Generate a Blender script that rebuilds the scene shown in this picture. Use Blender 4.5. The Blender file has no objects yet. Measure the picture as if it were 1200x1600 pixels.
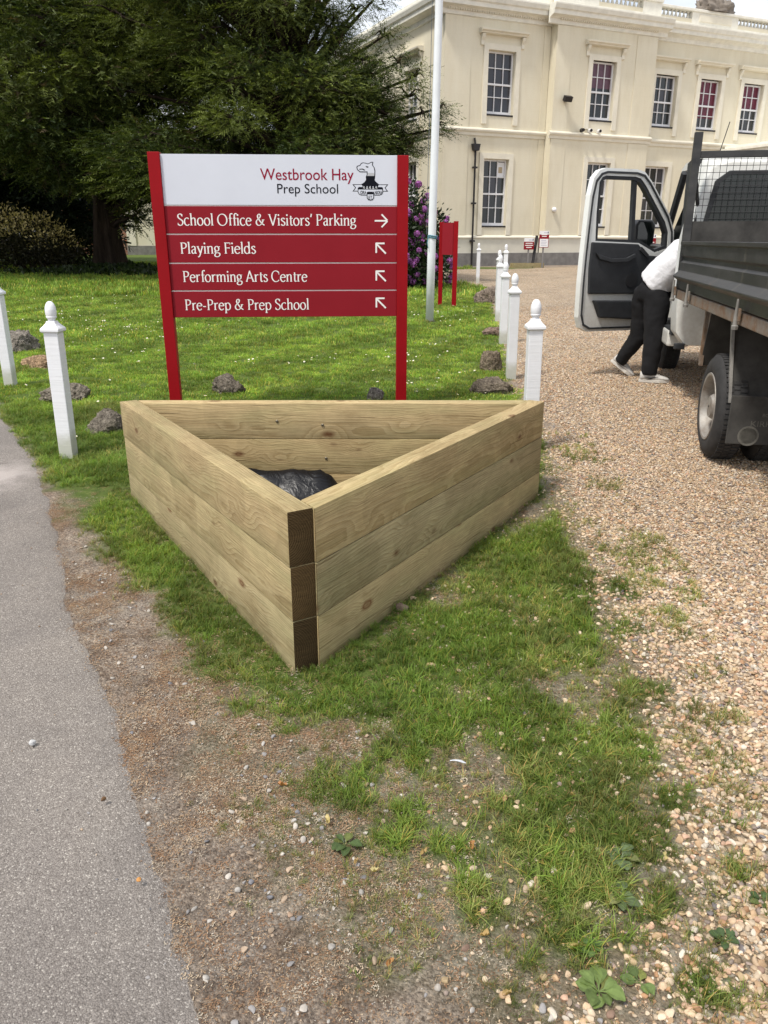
import bpy, bmesh, math, random
import numpy as np
from mathutils import Vector, Matrix

random.seed(11)
rng = np.random.default_rng(7)
SC = bpy.context.scene
COL = SC.collection
R = math.radians

# ------------------------------------------------------------------ camera
cam_d = bpy.data.cameras.new('camera')
cam_d.sensor_fit = 'VERTICAL'
cam_d.sensor_height = 24.0
cam_d.lens = 24.0 * 1210.0 / 1600.0
cam_d.clip_start = 0.05
cam_d.clip_end = 3000
cam = bpy.data.objects.new('camera', cam_d)
cam.location = (0, 0, 1.46)
cam.rotation_euler = (R(90 - 19.4), 0, 0)
COL.objects.link(cam)
SC.camera = cam

# ------------------------------------------------------------------ sky, sun, exposure
SUN_AZ = math.atan2(-0.72, -0.69)      # compass angle of the sun from +Y towards +X
SUN_EL = R(60)
world = bpy.data.worlds.new('World')
SC.world = world
world.use_nodes = True
wn = world.node_tree
for n_ in list(wn.nodes):
    wn.nodes.remove(n_)
w_out = wn.nodes.new('ShaderNodeOutputWorld')
w_bg = wn.nodes.new('ShaderNodeBackground')
w_bg.inputs['Strength'].default_value = 0.118
sky = wn.nodes.new('ShaderNodeTexSky')
sky.sky_type = 'NISHITA'
sky.sun_disc = False
sky.sun_elevation = SUN_EL
sky.sun_rotation = SUN_AZ % (2 * math.pi)
sky.air_density = 1.0
sky.dust_density = 2.0
w_tc = wn.nodes.new('ShaderNodeTexCoord')
w_map = wn.nodes.new('ShaderNodeMapping')
w_map.inputs['Scale'].default_value = (1.0, 1.0, 2.2)
w_noise = wn.nodes.new('ShaderNodeTexNoise')
w_noise.inputs['Scale'].default_value = 2.6
w_noise.inputs['Detail'].default_value = 7
w_noise.inputs['Roughness'].default_value = 0.55
w_ramp = wn.nodes.new('ShaderNodeValToRGB')
w_ramp.color_ramp.elements[0].position = 0.36
w_ramp.color_ramp.elements[0].color = (0.25, 0.25, 0.25, 1)
w_ramp.color_ramp.elements[1].position = 0.56
w_ramp.color_ramp.elements[1].color = (0.97, 0.97, 0.97, 1)
w_mix = wn.nodes.new('ShaderNodeMixRGB')
w_mix.inputs['Color2'].default_value = (7.6, 7.75, 8.0, 1)      # thin bright cloud
wn.links.new(w_tc.outputs['Generated'], w_map.inputs['Vector'])
wn.links.new(w_map.outputs['Vector'], w_noise.inputs['Vector'])
wn.links.new(w_noise.outputs['Fac'], w_ramp.inputs['Fac'])
wn.links.new(w_ramp.outputs['Color'], w_mix.inputs['Fac'])
wn.links.new(sky.outputs['Color'], w_mix.inputs['Color1'])
wn.links.new(w_mix.outputs['Color'], w_bg.inputs['Color'])
wn.links.new(w_bg.outputs['Background'], w_out.inputs['Surface'])

sun_d = bpy.data.lights.new('sun', 'SUN')
sun_d.energy = 2.8
sun_d.angle = R(7)
sun_d.color = (1.0, 0.95, 0.87)
sun = bpy.data.objects.new('sun', sun_d)
sdir = Vector((math.sin(SUN_AZ) * math.cos(SUN_EL), math.cos(SUN_AZ) * math.cos(SUN_EL), math.sin(SUN_EL)))
sun.rotation_euler = sdir.to_track_quat('Z', 'Y').to_euler()
sun.location = (-20, -20, 40)
COL.objects.link(sun)

SC.view_settings.view_transform = 'Standard'
SC.view_settings.look = 'None'
SC.view_settings.gamma = 1.0
SC.view_settings.use_curve_mapping = False
SC.view_settings.exposure = 0.43

# ------------------------------------------------------------------ helpers: objects
def tag(o, label=None, cat=None, group=None, kind=None):
    if label: o['label'] = label
    if cat: o['category'] = cat
    if group: o['group'] = group
    if kind: o['kind'] = kind
    return o

def empty(name, loc=(0, 0, 0), rz=0.0):
    o = bpy.data.objects.new(name, None)
    o.empty_display_size = 0.2
    o.location = loc
    o.rotation_euler = (0, 0, rz)
    COL.objects.link(o)
    return o

def link(name, mesh, parent=None, loc=None, rot=None):
    o = bpy.data.objects.new(name, mesh)
    COL.objects.link(o)
    if parent is not None: o.parent = parent
    if loc is not None: o.location = loc
    if rot is not None: o.rotation_euler = rot
    return o

def copy_tree(o, parent=None):
    c = o.copy()
    COL.objects.link(c)
    c.parent = parent
    for ch in [k for k in KIDS.get(o.name, [])]:
        copy_tree(ch, c)
    return c
KIDS = {}
def kids_index():
    KIDS.clear()
    for o in bpy.data.objects:
        if o.parent is not None:
            KIDS.setdefault(o.parent.name, []).append(o)

class MB:
    """collects shapes, builds one mesh"""
    def __init__(self):
        self.v = []; self.f = []; self.mi = []
    def add(self, verts, faces, mi=0):
        b = len(self.v)
        self.v += [tuple(p) for p in verts]
        self.f += [tuple(b + i for i in f) for f in faces]
        self.mi += [mi] * len(faces)
        return self
    def box(self, x0, x1, y0, y1, z0, z1, mi=0, M=None):
        vs = [(x0, y0, z0), (x1, y0, z0), (x1, y1, z0), (x0, y1, z0), (x0, y0, z1), (x1, y0, z1), (x1, y1, z1), (x0, y1, z1)]
        if M is not None: vs = [tuple(M @ Vector(p)) for p in vs]
        return self.add(vs, [(0, 3, 2, 1), (4, 5, 6, 7), (0, 1, 5, 4), (1, 2, 6, 5), (2, 3, 7, 6), (3, 0, 4, 7)], mi)
    def prism(self, poly, a, b, axis='z', mi=0):
        """poly: CCW 2D outline; extruded from a to b along axis. z:(x,y) y:(x,z) x:(y,z)"""
        n = len(poly)
        def P(p, h):
            return {'z': (p[0], p[1], h), 'y': (p[0], h, p[1]), 'x': (h, p[0], p[1])}[axis]
        vs = [P(p, a) for p in poly] + [P(p, b) for p in poly]
        fs = [tuple(range(n - 1, -1, -1)), tuple(range(n, 2 * n))]
        fs += [(i, (i + 1) % n, n + (i + 1) % n, n + i) for i in range(n)]
        if axis == 'y': fs = [tuple(reversed(f)) for f in fs]
        return self.add(vs, fs, mi)
    def tube(self, pts, rad, n=8, mi=0, cap=True):
        pts = [Vector(p) for p in pts]
        if not hasattr(rad, '__len__'): rad = [rad] * len(pts)
        vs = []; fs = []
        a = None
        for i, p in enumerate(pts):
            d = (pts[min(i + 1, len(pts) - 1)] - pts[max(i - 1, 0)])
            if d.length < 1e-9: d = Vector((0, 0, 1))
            d.normalize()
            if a is None:
                a = d.cross(Vector((0, 0, 1)))
                if a.length < 0.05: a = d.cross(Vector((0, 1, 0)))
            else:
                a = a - d * a.dot(d)
                if a.length < 1e-4: a = d.orthogonal()
            a.normalize(); b = a.cross(d)
            for k in range(n):
                t = 2 * math.pi * k / n
                vs.append(tuple(p + (a * math.cos(t) + b * math.sin(t)) * rad[i]))
        for i in range(len(pts) - 1):
            for k in range(n):
                fs.append((i * n + k, i * n + (k + 1) % n, (i + 1) * n + (k + 1) % n, (i + 1) * n + k))
        if cap:
            fs.append(tuple(range(n - 1, -1, -1)))
            fs.append(tuple(range((len(pts) - 1) * n, len(pts) * n)))
        return self.add(vs, fs, mi)
    def lathe(self, prof, n=20, center=(0, 0, 0), axis='z', mi=0, cap=True):
        vs = []; fs = []
        for (r, h) in prof:
            for k in range(n):
                t = 2 * math.pi * k / n
                a, b = r * math.cos(t), r * math.sin(t)
                p = {'z': (a, b, h), 'y': (a, h, b), 'x': (h, a, b)}[axis]
                vs.append((p[0] + center[0], p[1] + center[1], p[2] + center[2]))
        for i in range(len(prof) - 1):
            for k in range(n):
                fs.append((i * n + k, i * n + (k + 1) % n, (i + 1) * n + (k + 1) % n, (i + 1) * n + k))
        if cap:
            fs.append(tuple(range(n - 1, -1, -1)))
            fs.append(tuple(range((len(prof) - 1) * n, len(prof) * n)))
        return self.add(vs, fs, mi)
    def mesh(self, name, mats, smooth=False, bevel=0.0, seg=2, clean=False):
        me = bpy.data.meshes.new(name)
        me.from_pydata(self.v, [], self.f)
        if not isinstance(mats, (list, tuple)): mats = [mats]
        for m in mats: me.materials.append(m)
        if any(self.mi): me.polygons.foreach_set('material_index', self.mi)
        bm = bmesh.new(); bm.from_mesh(me)
        bmesh.ops.recalc_face_normals(bm, faces=bm.faces)
        if bevel > 0:
            es = [e for e in bm.edges if len(e.link_faces) == 2 and e.calc_face_angle(0) > 0.5]
            bmesh.ops.bevel(bm, geom=es, offset=bevel, segments=seg, affect='EDGES', profile=0.6, clamp_overlap=True)
        bm.to_mesh(me); bm.free()
        if smooth is True:
            me.polygons.foreach_set('use_smooth', [True] * len(me.polygons))
        elif smooth:
            me.polygons.foreach_set('use_smooth', [True] * len(me.polygons))
            try: me.set_sharp_from_angle(angle=R(smooth))
            except Exception: pass
        me.update()
        return me
    def build(self, name, mats, parent=None, loc=None, rot=None, **k):
        return link(name, self.mesh(name, mats, **k), parent, loc, rot)

def np_mesh(name, verts, faces, mat, col=None, smooth=False):
    """verts (n,3), faces (m,3|4) numpy arrays -> mesh; col (m,3) face colours"""
    me = bpy.data.meshes.new(name)
    verts = np.asarray(verts, dtype=np.float32); faces = np.asarray(faces, dtype=np.int32)
    k = faces.shape[1]
    me.vertices.add(len(verts)); me.vertices.foreach_set('co', verts.ravel())
    me.loops.add(faces.size); me.loops.foreach_set('vertex_index', faces.ravel())
    me.polygons.add(len(faces))
    me.polygons.foreach_set('loop_start', np.arange(0, faces.size, k, dtype=np.int32))
    me.polygons.foreach_set('loop_total', np.full(len(faces), k, dtype=np.int32))
    if smooth: me.polygons.foreach_set('use_smooth', np.ones(len(faces), dtype=bool))
    for m in (mat if isinstance(mat, (list, tuple)) else [mat]): me.materials.append(m)
    if col is not None:
        a = me.attributes.new('col', 'FLOAT_COLOR', 'FACE')
        c4 = np.ones((len(faces), 4), dtype=np.float32); c4[:, :3] = col
        a.data.foreach_set('color', c4.ravel())
    me.update(); me.validate()
    return me

# ------------------------------------------------------------------ helpers: noise
def _h(ix, iy, seed):
    n = (ix.astype(np.int64) * 374761393 + iy.astype(np.int64) * 668265263 + seed * 974634777) & 0xffffffff
    n = ((n ^ (n >> 13)) * 1274126177) & 0xffffffff
    return ((n ^ (n >> 16)) & 0xffffff) / float(0xffffff)
def vnoise(x, y, seed=0):
    x = np.asarray(x, float); y = np.asarray(y, float)
    ix = np.floor(x); iy = np.floor(y); fx = x - ix; fy = y - iy
    fx = fx * fx * (3 - 2 * fx); fy = fy * fy * (3 - 2 * fy)
    a = _h(ix, iy, seed); b = _h(ix + 1, iy, seed); c = _h(ix, iy + 1, seed); d = _h(ix + 1, iy + 1, seed)
    return (a * (1 - fx) + b * fx) * (1 - fy) + (c * (1 - fx) + d * fx) * fy
def fbm(x, y, seed=0, oct=4):
    s = 0; a = 0.5; t = 0
    for o in range(oct):
        s = s + a * vnoise(x * 2 ** o, y * 2 ** o, seed + 17 * o); t += a; a *= 0.5
    return s / t
def sstep(a, b, x):
    t = np.clip((x - a) / (b - a), 0, 1)
    return t * t * (3 - 2 * t)
def poly_sd(x, y, poly):
    """signed distance, positive inside"""
    P = np.array(poly, float); Q = np.roll(P, -1, axis=0)
    best = np.full(np.shape(x), 1e9); inside = np.zeros(np.shape(x), bool)
    for (ax, ay), (bx, by) in zip(P, Q):
        dx, dy = bx - ax, by - ay
        t = np.clip(((x - ax) * dx + (y - ay) * dy) / (dx * dx + dy * dy + 1e-12), 0, 1)
        best = np.minimum(best, np.hypot(x - ax - t * dx, y - ay - t * dy))
        c = ((ay > y) != (by > y))
        with np.errstate(divide='ignore', invalid='ignore'):
            xi = (bx - ax) * (y - ay) / (by - ay + 1e-15) + ax
        inside ^= (c & (x < xi))
    return np.where(inside, best, -best)

# ------------------------------------------------------------------ helpers: materials
class NT:
    def __init__(self, name):
        self.m = bpy.data.materials.new(name); self.m.use_nodes = True
        self.t = self.m.node_tree
        self.b = self.t.nodes['Principled BSDF']
        self.out = self.t.nodes['Material Output']
    def n(self, typ, props=None, **ins):
        nd = self.t.nodes.new('ShaderNode' + typ)
        for k, v in (props or {}).items(): setattr(nd, k, v)
        for k, v in ins.items():
            self.set(nd, k.replace('_', ' ') if k not in nd.inputs else k, v)
        return nd
    def set(self, nd, key, v):
        if isinstance(key, str) and key.startswith('i') and key[1:].isdigit(): s = nd.inputs[int(key[1:])]
        else: s = nd.inputs[key]
        if hasattr(v, 'is_linked') or isinstance(v, bpy.types.NodeSocket): self.t.links.new(v, s)
        else:
            if hasattr(s.default_value, '__len__') and not hasattr(v, '__len__'): v = (v,) * len(s.default_value)
            if hasattr(s.default_value, '__len__') and len(s.default_value) == 4 and len(v) == 3: v = tuple(v) + (1,)
            s.default_value = v
    def ramp(self, fac, stops, interp='LINEAR'):
        nd = self.t.nodes.new('ShaderNodeValToRGB'); cr = nd.color_ramp; cr.interpolation = interp
        while len(cr.elements) < len(stops): cr.elements.new(0.5)
        for e, (p, c) in zip(cr.elements, stops):
            e.position = p
            e.color = (c, c, c, 1) if not hasattr(c, '__len__') else tuple(c) + (1,)
        self.t.links.new(fac, nd.inputs['Fac'])
        return nd.outputs['Color']
    def mix(self, fac, a, b, mode='MIX'):
        nd = self.t.nodes.new('ShaderNodeMixRGB'); nd.blend_type = mode
        self.set(nd, 'Fac', fac); self.set(nd, 'Color1', a); self.set(nd, 'Color2', b)
        return nd.outputs['Color']
    def math(self, op, a, b=0.0, c=None, clamp=False):
        nd = self.t.nodes.new('ShaderNodeMath'); nd.operation = op; nd.use_clamp = clamp
        self.set(nd, 'i0', a); self.set(nd, 'i1', b)
        if c is not None: self.set(nd, 'i2', c)
        return nd.outputs[0]
    def coord(self, kind='Object', scale=(1, 1, 1), loc=(0, 0, 0)):
        tc = self.t.nodes.new('ShaderNodeTexCoord')
        mp = self.n('Mapping', Vector=tc.outputs[kind], Scale=scale, Location=loc)
        return mp.outputs['Vector']
    def noise(self, vec, scale, detail=4, rough=0.55, dist=0.0):
        return self.n('TexNoise', Vector=vec, Scale=scale, Detail=detail, Roughness=rough, Distortion=dist).outputs['Fac']
    def bump(self, h, strength=0.3, dist=0.01):
        nd = self.n('Bump', Height=h, Strength=strength, Distance=dist)
        self.t.links.new(nd.outputs['Normal'], self.b.inputs['Normal'])
    def base(self, c, rough=0.5, spec=None, metal=None):
        self.set(self.b, 'Base Color', c); self.set(self.b, 'Roughness', rough)
        if spec is not None: self.set(self.b, 'Specular IOR Level', spec)
        if metal is not None: self.set(self.b, 'Metallic', metal)
        return self

def simple(name, c, rough=0.5, var=0.12, scale=8.0, spec=0.4, metal=0.0, bump=0.0, bscale=60.0):
    k = NT(name)
    v = k.coord('Object')
    f = k.noise(v, scale, 5, 0.6)
    lo = tuple(x * (1 - var) for x in c); hi = tuple(min(1, x * (1 + var)) for x in c)
    k.base(k.ramp(f, [(0.3, lo), (0.7, hi)]), rough, spec, metal)
    if bump: k.bump(k.noise(v, bscale, 3), bump, 0.004)
    return k.m
# ================================================================== GROUND
def g_base(y):
    return np.interp(y, [2.5, 3.4, 4.3, 5, 6.5, 8, 14, 21, 31, 60, 400], [0, .028, .062, .095, .128, .15, .255, .37, .5, .7, .9])
def gz(x, y):
    x = np.asarray(x, float); y = np.asarray(y, float)
    near = 1 - sstep(6, 10, y)
    return g_base(y) + near * (0.022 * (fbm(x * 2.2, y * 2.2, 3) - 0.5) + 0.010 * (fbm(x * 11, y * 11, 5, 3) - 0.5)) \
        + sstep(8, 14, y) * 0.05 * (fbm(x * 0.5, y * 0.5, 9) - 0.5)
def gzf(x, y):
    return float(gz(np.array([x]), np.array([y]))[0])

DRIVE = [(-4.0, 24.0), (-0.5, 22.6), (1.54, 21.56), (2.34, 21.05), (2.44, 18.57), (2.09, 14.88), (1.73, 11.24), (1.47, 8.99), (1.31, 7.47), (1.28, 6.36),
         (1.16, 5.18), (1.07, 4.42), (1.03, 3.73), (1.06, 3.21), (1.03, 2.65), (0.96, 2.22), (0.88, 1.89), (0.84, 1.63), (0.74, 1.42), (0.64, 1.28),
         (0.52, 1.11), (0.3, 0.6), (0.2, -6), (30, -6), (60, 10), (60, 45), (14.8, 33.0), (2.6, 28.7), (-4.0, 28.6)]
EDGE = [(0.5, -3.0), (0.1, -0.6), (-0.16, 0.6), (-0.322, 1.105), (-0.442, 1.314), (-0.569, 1.541), (-0.731, 1.89), (-0.954, 2.298), (-1.284, 2.851),
        (-1.602, 3.567), (-2.281, 4.888), (-3.142, 6.247), (-4.9, 8.8), (-8.0, 12.6), (-14, 19), (-30, 33)]
LAWN = [(-30, 34.5), (-14, 20.5), (-8.0, 12.9), (-4.8, 8.9), (-3.06, 6.05), (-2.2, 4.74), (-1.79, 4.1), (-1.37, 3.42), (-1.13, 3.11), (-0.94, 2.85), (-0.74, 2.65),
        (-0.62, 2.42), (-0.42, 2.28), (-0.36, 2.18), (-0.17, 2.17), (0.04, 2.18), (0.18, 2.11), (0.08, 1.98), (0.16, 1.81), (0.15, 1.58), (0.21, 1.44), (0.37, 1.37),
        (0.5, 1.42), (0.63, 1.56), (0.73, 1.89), (0.77, 2.22), (0.82, 2.65), (0.90, 3.21), (0.96, 3.73), (0.95, 4.1), (1.02, 4.6), (1.1, 5.2), (1.2, 6.36), (1.24, 7.47),
        (1.4, 8.99), (1.66, 11.24), (2.02, 14.88), (2.36, 18.57), (2.25, 20.9), (1.5, 21.4), (-0.5, 22.4), (-4, 23.8), (-4, 60), (-60, 80)]
SPARSE = [(-0.80, 2.55), (-0.52, 1.85), (-0.30, 1.45), (-0.02, 1.18), (0.28, 1.05), (0.52, 0.98), (0.92, 1.05), (1.16, 1.89), (1.42, 2.91), (1.46, 4.21), (1.42, 5.6), (1.0, 5.6), (0.9, 4.42), (-0.3, 2.5)]
PLANTER = [(-0.321, 2.442), (-0.237, 2.480), (0.904, 4.318), (0.823, 4.37), (-1.404, 4.36), (-1.484, 4.318)]
TUFTS = [(-0.47, 2.19, .05), (-0.24, 1.98, .03), (-0.15, 1.82, .09), (-0.07, 1.87, .05), (0.03, 1.64, .07), (-0.02, 1.95, .06), (0.07, 1.68, .06), (-0.1, 1.76, .07), (-0.58, 2.44, .07),
         (-0.30, 2.08, .04), (0.55, 1.30, .05), (0.62, 1.36, .06), (0.40, 1.30, .06), (0.32, 1.24, .04), (0.22, 1.36, .06), (0.70, 1.60, .06), (0.80, 1.75, .05), (0.9, 2.3, .08), (0.98, 2.7, .09), (1.05, 3.1, .10), (0.86, 1.5, .04), (0.66, 1.18, .05)]

HSTRIP = [(2.2, 29.2), (2.3, 28.3), (3.6, 28.55), (5.5, 29.0), (5.4, 29.6), (3.5, 29.9)]
def masks(x, y):
    """returns gravel, grass, sparse in 0..1 (world space)"""
    n1 = fbm(x * 3.1, y * 3.1, 21) - 0.5; n2 = fbm(x * 9, y * 9, 22, 3) - 0.5
    far = sstep(5, 12, y)
    amp = 0.34 * (1 - far) + 0.5 * far
    sd_d = poly_sd(x, y, DRIVE) + n1 * amp + n2 * 0.16
    gravel = sstep(-0.24, 0.14, sd_d)
    sd_l = poly_sd(x, y, LAWN) + 0.02 + 0.075 * (1 - sstep(2.2, 3.0, y)) + n1 * 0.20 * (1 - far * 0.5) + n2 * 0.20
    grass = sstep(-0.05, 0.10, sd_l)
    bald = sstep(0.63, 0.76, fbm(x * 2.6 + 3.3, y * 2.6, 31)) * (1 - sstep(3.6, 5, y)) * (x > -0.3)
    grass = grass * (1 - 0.75 * bald)
    for tx, ty, tr in TUFTS:
        grass = np.maximum(grass, 0.9 * sstep(1.5, 0.3, np.hypot((x - tx), (y - ty)) / tr + n2 * 2.2 + n1 * 1.2))
    sd_s = poly_sd(x, y, SPARSE) + n1 * 0.3 + n2 * 0.2
    sparse = sstep(-0.05, 0.12, sd_s)
    grass = grass * (1 - 0.95 * np.exp(-(((x - 0.80) * 0.75 - (y - 3.98) * 0.45) ** 2 / 0.006 + ((x - 0.80) * 0.45 + (y - 3.98) * 0.75) ** 2 / 0.05)))
    grass = np.maximum(grass, sstep(-0.1, 0.1, poly_sd(x, y, HSTRIP)))
    return gravel, grass, sparse

# ground sheet: one graded grid, fine near the camera
def graded(segs):
    out = []
    for a, b, n in segs: out += list(np.linspace(a, b, n, endpoint=False))
    return np.array(out + [segs[-1][1]])
gx = graded([(-700, -100, 6), (-100, -30, 10), (-30, -8, 30), (-8, -2.6, 50), (-2.6, 2.2, 190), (2.2, 8, 50), (8, 30, 26), (30, 100, 8), (100, 700, 6)])
gy = graded([(-200, -10, 5), (-10, 0.7, 14), (0.7, 5.4, 190), (5.4, 9, 60), (9, 24, 80), (24, 40, 30), (40, 120, 12), (120, 1200, 8)])
GX, GY = np.meshgrid(gx, gy)
GZ = gz(GX, GY)
gm, gr, gs = masks(GX, GY)
hole = poly_sd(GX, GY, PLANTER)
GZ = GZ - 0.02 * sstep(-0.02, 0.02, hole) - 0.012 * sstep(-0.05, 0.0, hole)
nx, ny = len(gx), len(gy)
idx = np.arange(nx * ny).reshape(ny, nx)
gf = np.stack([idx[:-1, :-1].ravel(), idx[:-1, 1:].ravel(), idx[1:, 1:].ravel(), idx[1:, :-1].ravel()], 1)

k = NT('ground_mix')
v = k.coord('Object')
att = k.n('Attribute', {'attribute_name': 'zone'})
sep = k.n('SeparateColor', Color=att.outputs['Color'])
n_soil = k.noise(v, 7, 8, 0.65)
n_fine = k.noise(v, 75, 8, 0.75)
n_mid = k.noise(v, 26, 4, 0.6)
soil = k.ramp(n_soil, [(0.30, (0.19, 0.155, 0.128)), (0.5, (0.33, 0.282, 0.243)), (0.72, (0.46, 0.41, 0.36))])
soil = k.mix(0.9, soil, k.ramp(n_fine, [(0.36, (0.30, 0.27, 0.25)), (0.52, (0.95, 0.93, 0.9)), (0.66, (1.55, 1.5, 1.42))]), 'MULTIPLY')
vc_ = k.n('TexVoronoi', {'feature': 'F1'}, Vector=v, Scale=160.0, Randomness=1.0)
wc_ = k.n('TexWhiteNoise', {'noise_dimensions': '3D'}, Vector=vc_.outputs['Position'])
soil = k.mix(0.75, soil, k.ramp(wc_.outputs['Value'], [(0.0, (0.45, 0.38, 0.33)), (0.3, (0.85, 0.80, 0.74)), (0.75, (1.05, 1.02, 0.98)), (0.95, (1.5, 1.42, 1.3))]), 'MULTIPLY')
soil = k.mix(k.ramp(k.noise(v, 2.1, 5, 0.6), [(0.5, 0.0), (0.66, 0.45)]), soil, (0.37, 0.335, 0.295))
rust = k.ramp(k.noise(v, 3.3, 6, 0.7, 0.5), [(0.48, 0.0), (0.62, 1.0)])
soil = k.mix(k.math('MULTIPLY', rust, 0.28), soil, k.ramp(n_mid, [(0.35, (0.10, 0.055, 0.03)), (0.65, (0.22, 0.125, 0.065))]))
# little stones pressed in the soil
vs_ = k.n('TexVoronoi', {'feature': 'F1'}, Vector=v, Scale=120.0)
spk = k.ramp(vs_.outputs['Distance'], [(0.16, 1.0), (0.24, 0.0)])
wn_ = k.n('TexWhiteNoise', {'noise_dimensions': '3D'}, Vector=vs_.outputs['Position'])
spk = k.math('MULTIPLY', spk, k.math('GREATER_THAN', wn_.outputs['Value'], 0.72))
soil = k.mix(spk, soil, k.mix(wn_.outputs['Value'], (0.10, 0.09, 0.08), (0.42, 0.38, 0.33)))
# grass ground
thatch = k.ramp(n_mid, [(0.3, (0.070, 0.115, 0.022)), (0.6, (0.125, 0.17, 0.038)), (0.8, (0.22, 0.21, 0.09))])
# gravel bed (beyond the loose pebbles the cells carry the look)
vg = k.n('TexVoronoi', {'feature': 'F1'}, Vector=v, Scale=55.0)
wg = k.n('TexWhiteNoise', {'noise_dimensions': '3D'}, Vector=vg.outputs['Position'])
peb = k.ramp(wg.outputs['Value'], [(0.0, (0.26, 0.20, 0.16)), (0.18, (0.58, 0.42, 0.28)), (0.45, (0.72, 0.55, 0.39)), (0.75, (0.78, 0.64, 0.49)), (1.0, (0.88, 0.82, 0.72))])
gap = k.ramp(vg.outputs['Distance'], [(0.30, 1.0), (0.75, 0.45)])
peb = k.mix(1.0, peb, gap, 'MULTIPLY')
peb = k.mix(1.0, peb, k.ramp(k.noise(v, 1.1, 5, 0.6), [(0.3, (0.82, 0.80, 0.78)), (0.7, (1.08, 1.05, 1.0))]), 'MULTIPLY')
c1 = k.mix(sep.outputs[0], soil, peb)
c2 = k.mix(sep.outputs[1], c1, thatch)
k.base(c2, 0.9, 0.2)
hgt = k.math('ADD', k.math('ADD', k.math('MULTIPLY', n_fine, 0.8), k.math('MULTIPLY', vc_.outputs['Distance'], -0.35)), k.math('MULTIPLY', vg.outputs['Distance'], k.math('MULTIPLY', sep.outputs[0], -1.2)))
k.bump(hgt, 1.0, 0.022)
M_ground = k.m
me = np_mesh('ground', np.stack([GX.ravel(), GY.ravel(), GZ.ravel()], 1), gf, M_ground, smooth=True)
a = me.attributes.new('zone', 'FLOAT_COLOR', 'POINT')
zc = np.ones((nx * ny, 4), np.float32)
zc[:, 0] = np.maximum(gm, 0.0).ravel(); zc[:, 1] = (np.maximum(gr, gs * 0.22) * (1 - 0.6 * gm * (gr < 0.5))).ravel(); zc[:, 2] = gs.ravel()
a.data.foreach_set('color', zc.ravel())
tag(link('ground', me), kind='structure')

# ---------------------------------------------------------------- asphalt path
k = NT('asphalt')
v = k.coord('Object')
big = k.noise(v, 1.4, 6, 0.6)
va = k.n('TexVoronoi', {'feature': 'F1'}, Vector=v, Scale=270.0)
wa = k.n('TexWhiteNoise', {'noise_dimensions': '3D'}, Vector=va.outputs['Position'])
ac = k.ramp(wa.outputs['Value'], [(0.0, (0.165, 0.147, 0.133)), (0.45, (0.240, 0.217, 0.198)), (0.90, (0.292, 0.266, 0.244)), (0.985, (0.46, 0.43, 0.39))])
ac = k.mix(0.6, ac, k.ramp(va.outputs['Distance'], [(0.2, (1.1, 1.1, 1.1)), (0.8, (0.55, 0.54, 0.55))]), 'MULTIPLY')
ac = k.mix(1.0, ac, k.ramp(big, [(0.25, (0.72, 0.71, 0.71)), (0.5, (1.0, 0.99, 0.98)), (0.75, (1.24, 1.22, 1.18))]), 'MULTIPLY')
ac = k.mix(k.ramp(k.noise(v, 9, 5, 0.6), [(0.62, 0.0), (0.78, 0.45)]), ac, (0.30, 0.275, 0.25))
dv_ = k.n('VectorMath', {'operation': 'DISTANCE'}, i0=v, i1=(-2.42, 4.55, 0.1)).outputs['Value']
ac = k.mix(k.math('MULTIPLY', k.ramp(k.math('ADD', dv_, k.math('MULTIPLY', k.noise(v, 5, 6, 0.7), 0.55)), [(0.35, 1.0), (0.62, 0.0)]), 0.75), ac, (0.46, 0.41, 0.385))
ac = k.mix(k.ramp(k.noise(v, 3.2, 6, 0.7, 0.6), [(0.58, 0.0), (0.70, 0.35)]), ac, (0.13, 0.115, 0.11))
k.base(ac, 0.85, 0.3)
k.bump(k.math('ADD', k.math('MULTIPLY', va.outputs['Distance'], -1.0), k.noise(v, 150, 5, 0.7)), 0.8, 0.004)
M_asphalt = k.m
ep = np.array(EDGE)
seg = np.hypot(*np.diff(ep, axis=0).T); cum = np.concatenate([[0], np.cumsum(seg)])
samp = np.concatenate([np.linspace(0, cum[2], 8, endpoint=False), np.linspace(cum[2], cum[11], 330, endpoint=False), np.linspace(cum[11], cum[-1], 60)])
ex = np.interp(samp, cum, ep[:, 0]); ey = np.interp(samp, cum, ep[:, 1])
tx = np.gradient(ex); ty = np.gradient(ey); tl = np.hypot(tx, ty); tx /= tl; ty /= tl
lx, ly = -ty, tx                                     # left normal
jag = 0.05 * (fbm(samp * 3.0, samp * 0 + 2.2, 41) - 0.5) + 0.034 * (fbm(samp * 17.0, samp * 0 + 7.7, 42, 3) - 0.5)
offs = [-0.012, 0.0, 0.012, 0.05, 0.12, 0.3, 0.7, 1.2, 2.0, 3.2]
hts = [-0.03, -0.004, 0.002, 0.007, 0.012, 0.018, 0.024, 0.026, 0.026, 0.024]
rows = []
for o_, h_ in zip(offs, hts):
    px = ex + lx * (o_ + jag * max(0, 1 - o_ / 0.6)); py = ey + ly * (o_ + jag * max(0, 1 - o_ / 0.6))
    hz = gz(px, py) * 0.3 + g_base(py) * 0.7 if o_ < 0.3 else g_base(py)
    rows.append(np.stack([px, py, hz + h_], 1))
PV = np.stack(rows, 1); ns, no = PV.shape[:2]
pi = np.arange(ns * no).reshape(ns, no)
pf = np.stack([pi[:-1, :-1].ravel(), pi[1:, :-1].ravel(), pi[1:, 1:].ravel(), pi[:-1, 1:].ravel()], 1)
tag(link('path', np_mesh('path', PV.reshape(-1, 3), pf[:, ::-1], M_asphalt, smooth=True)), kind='structure')
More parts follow.
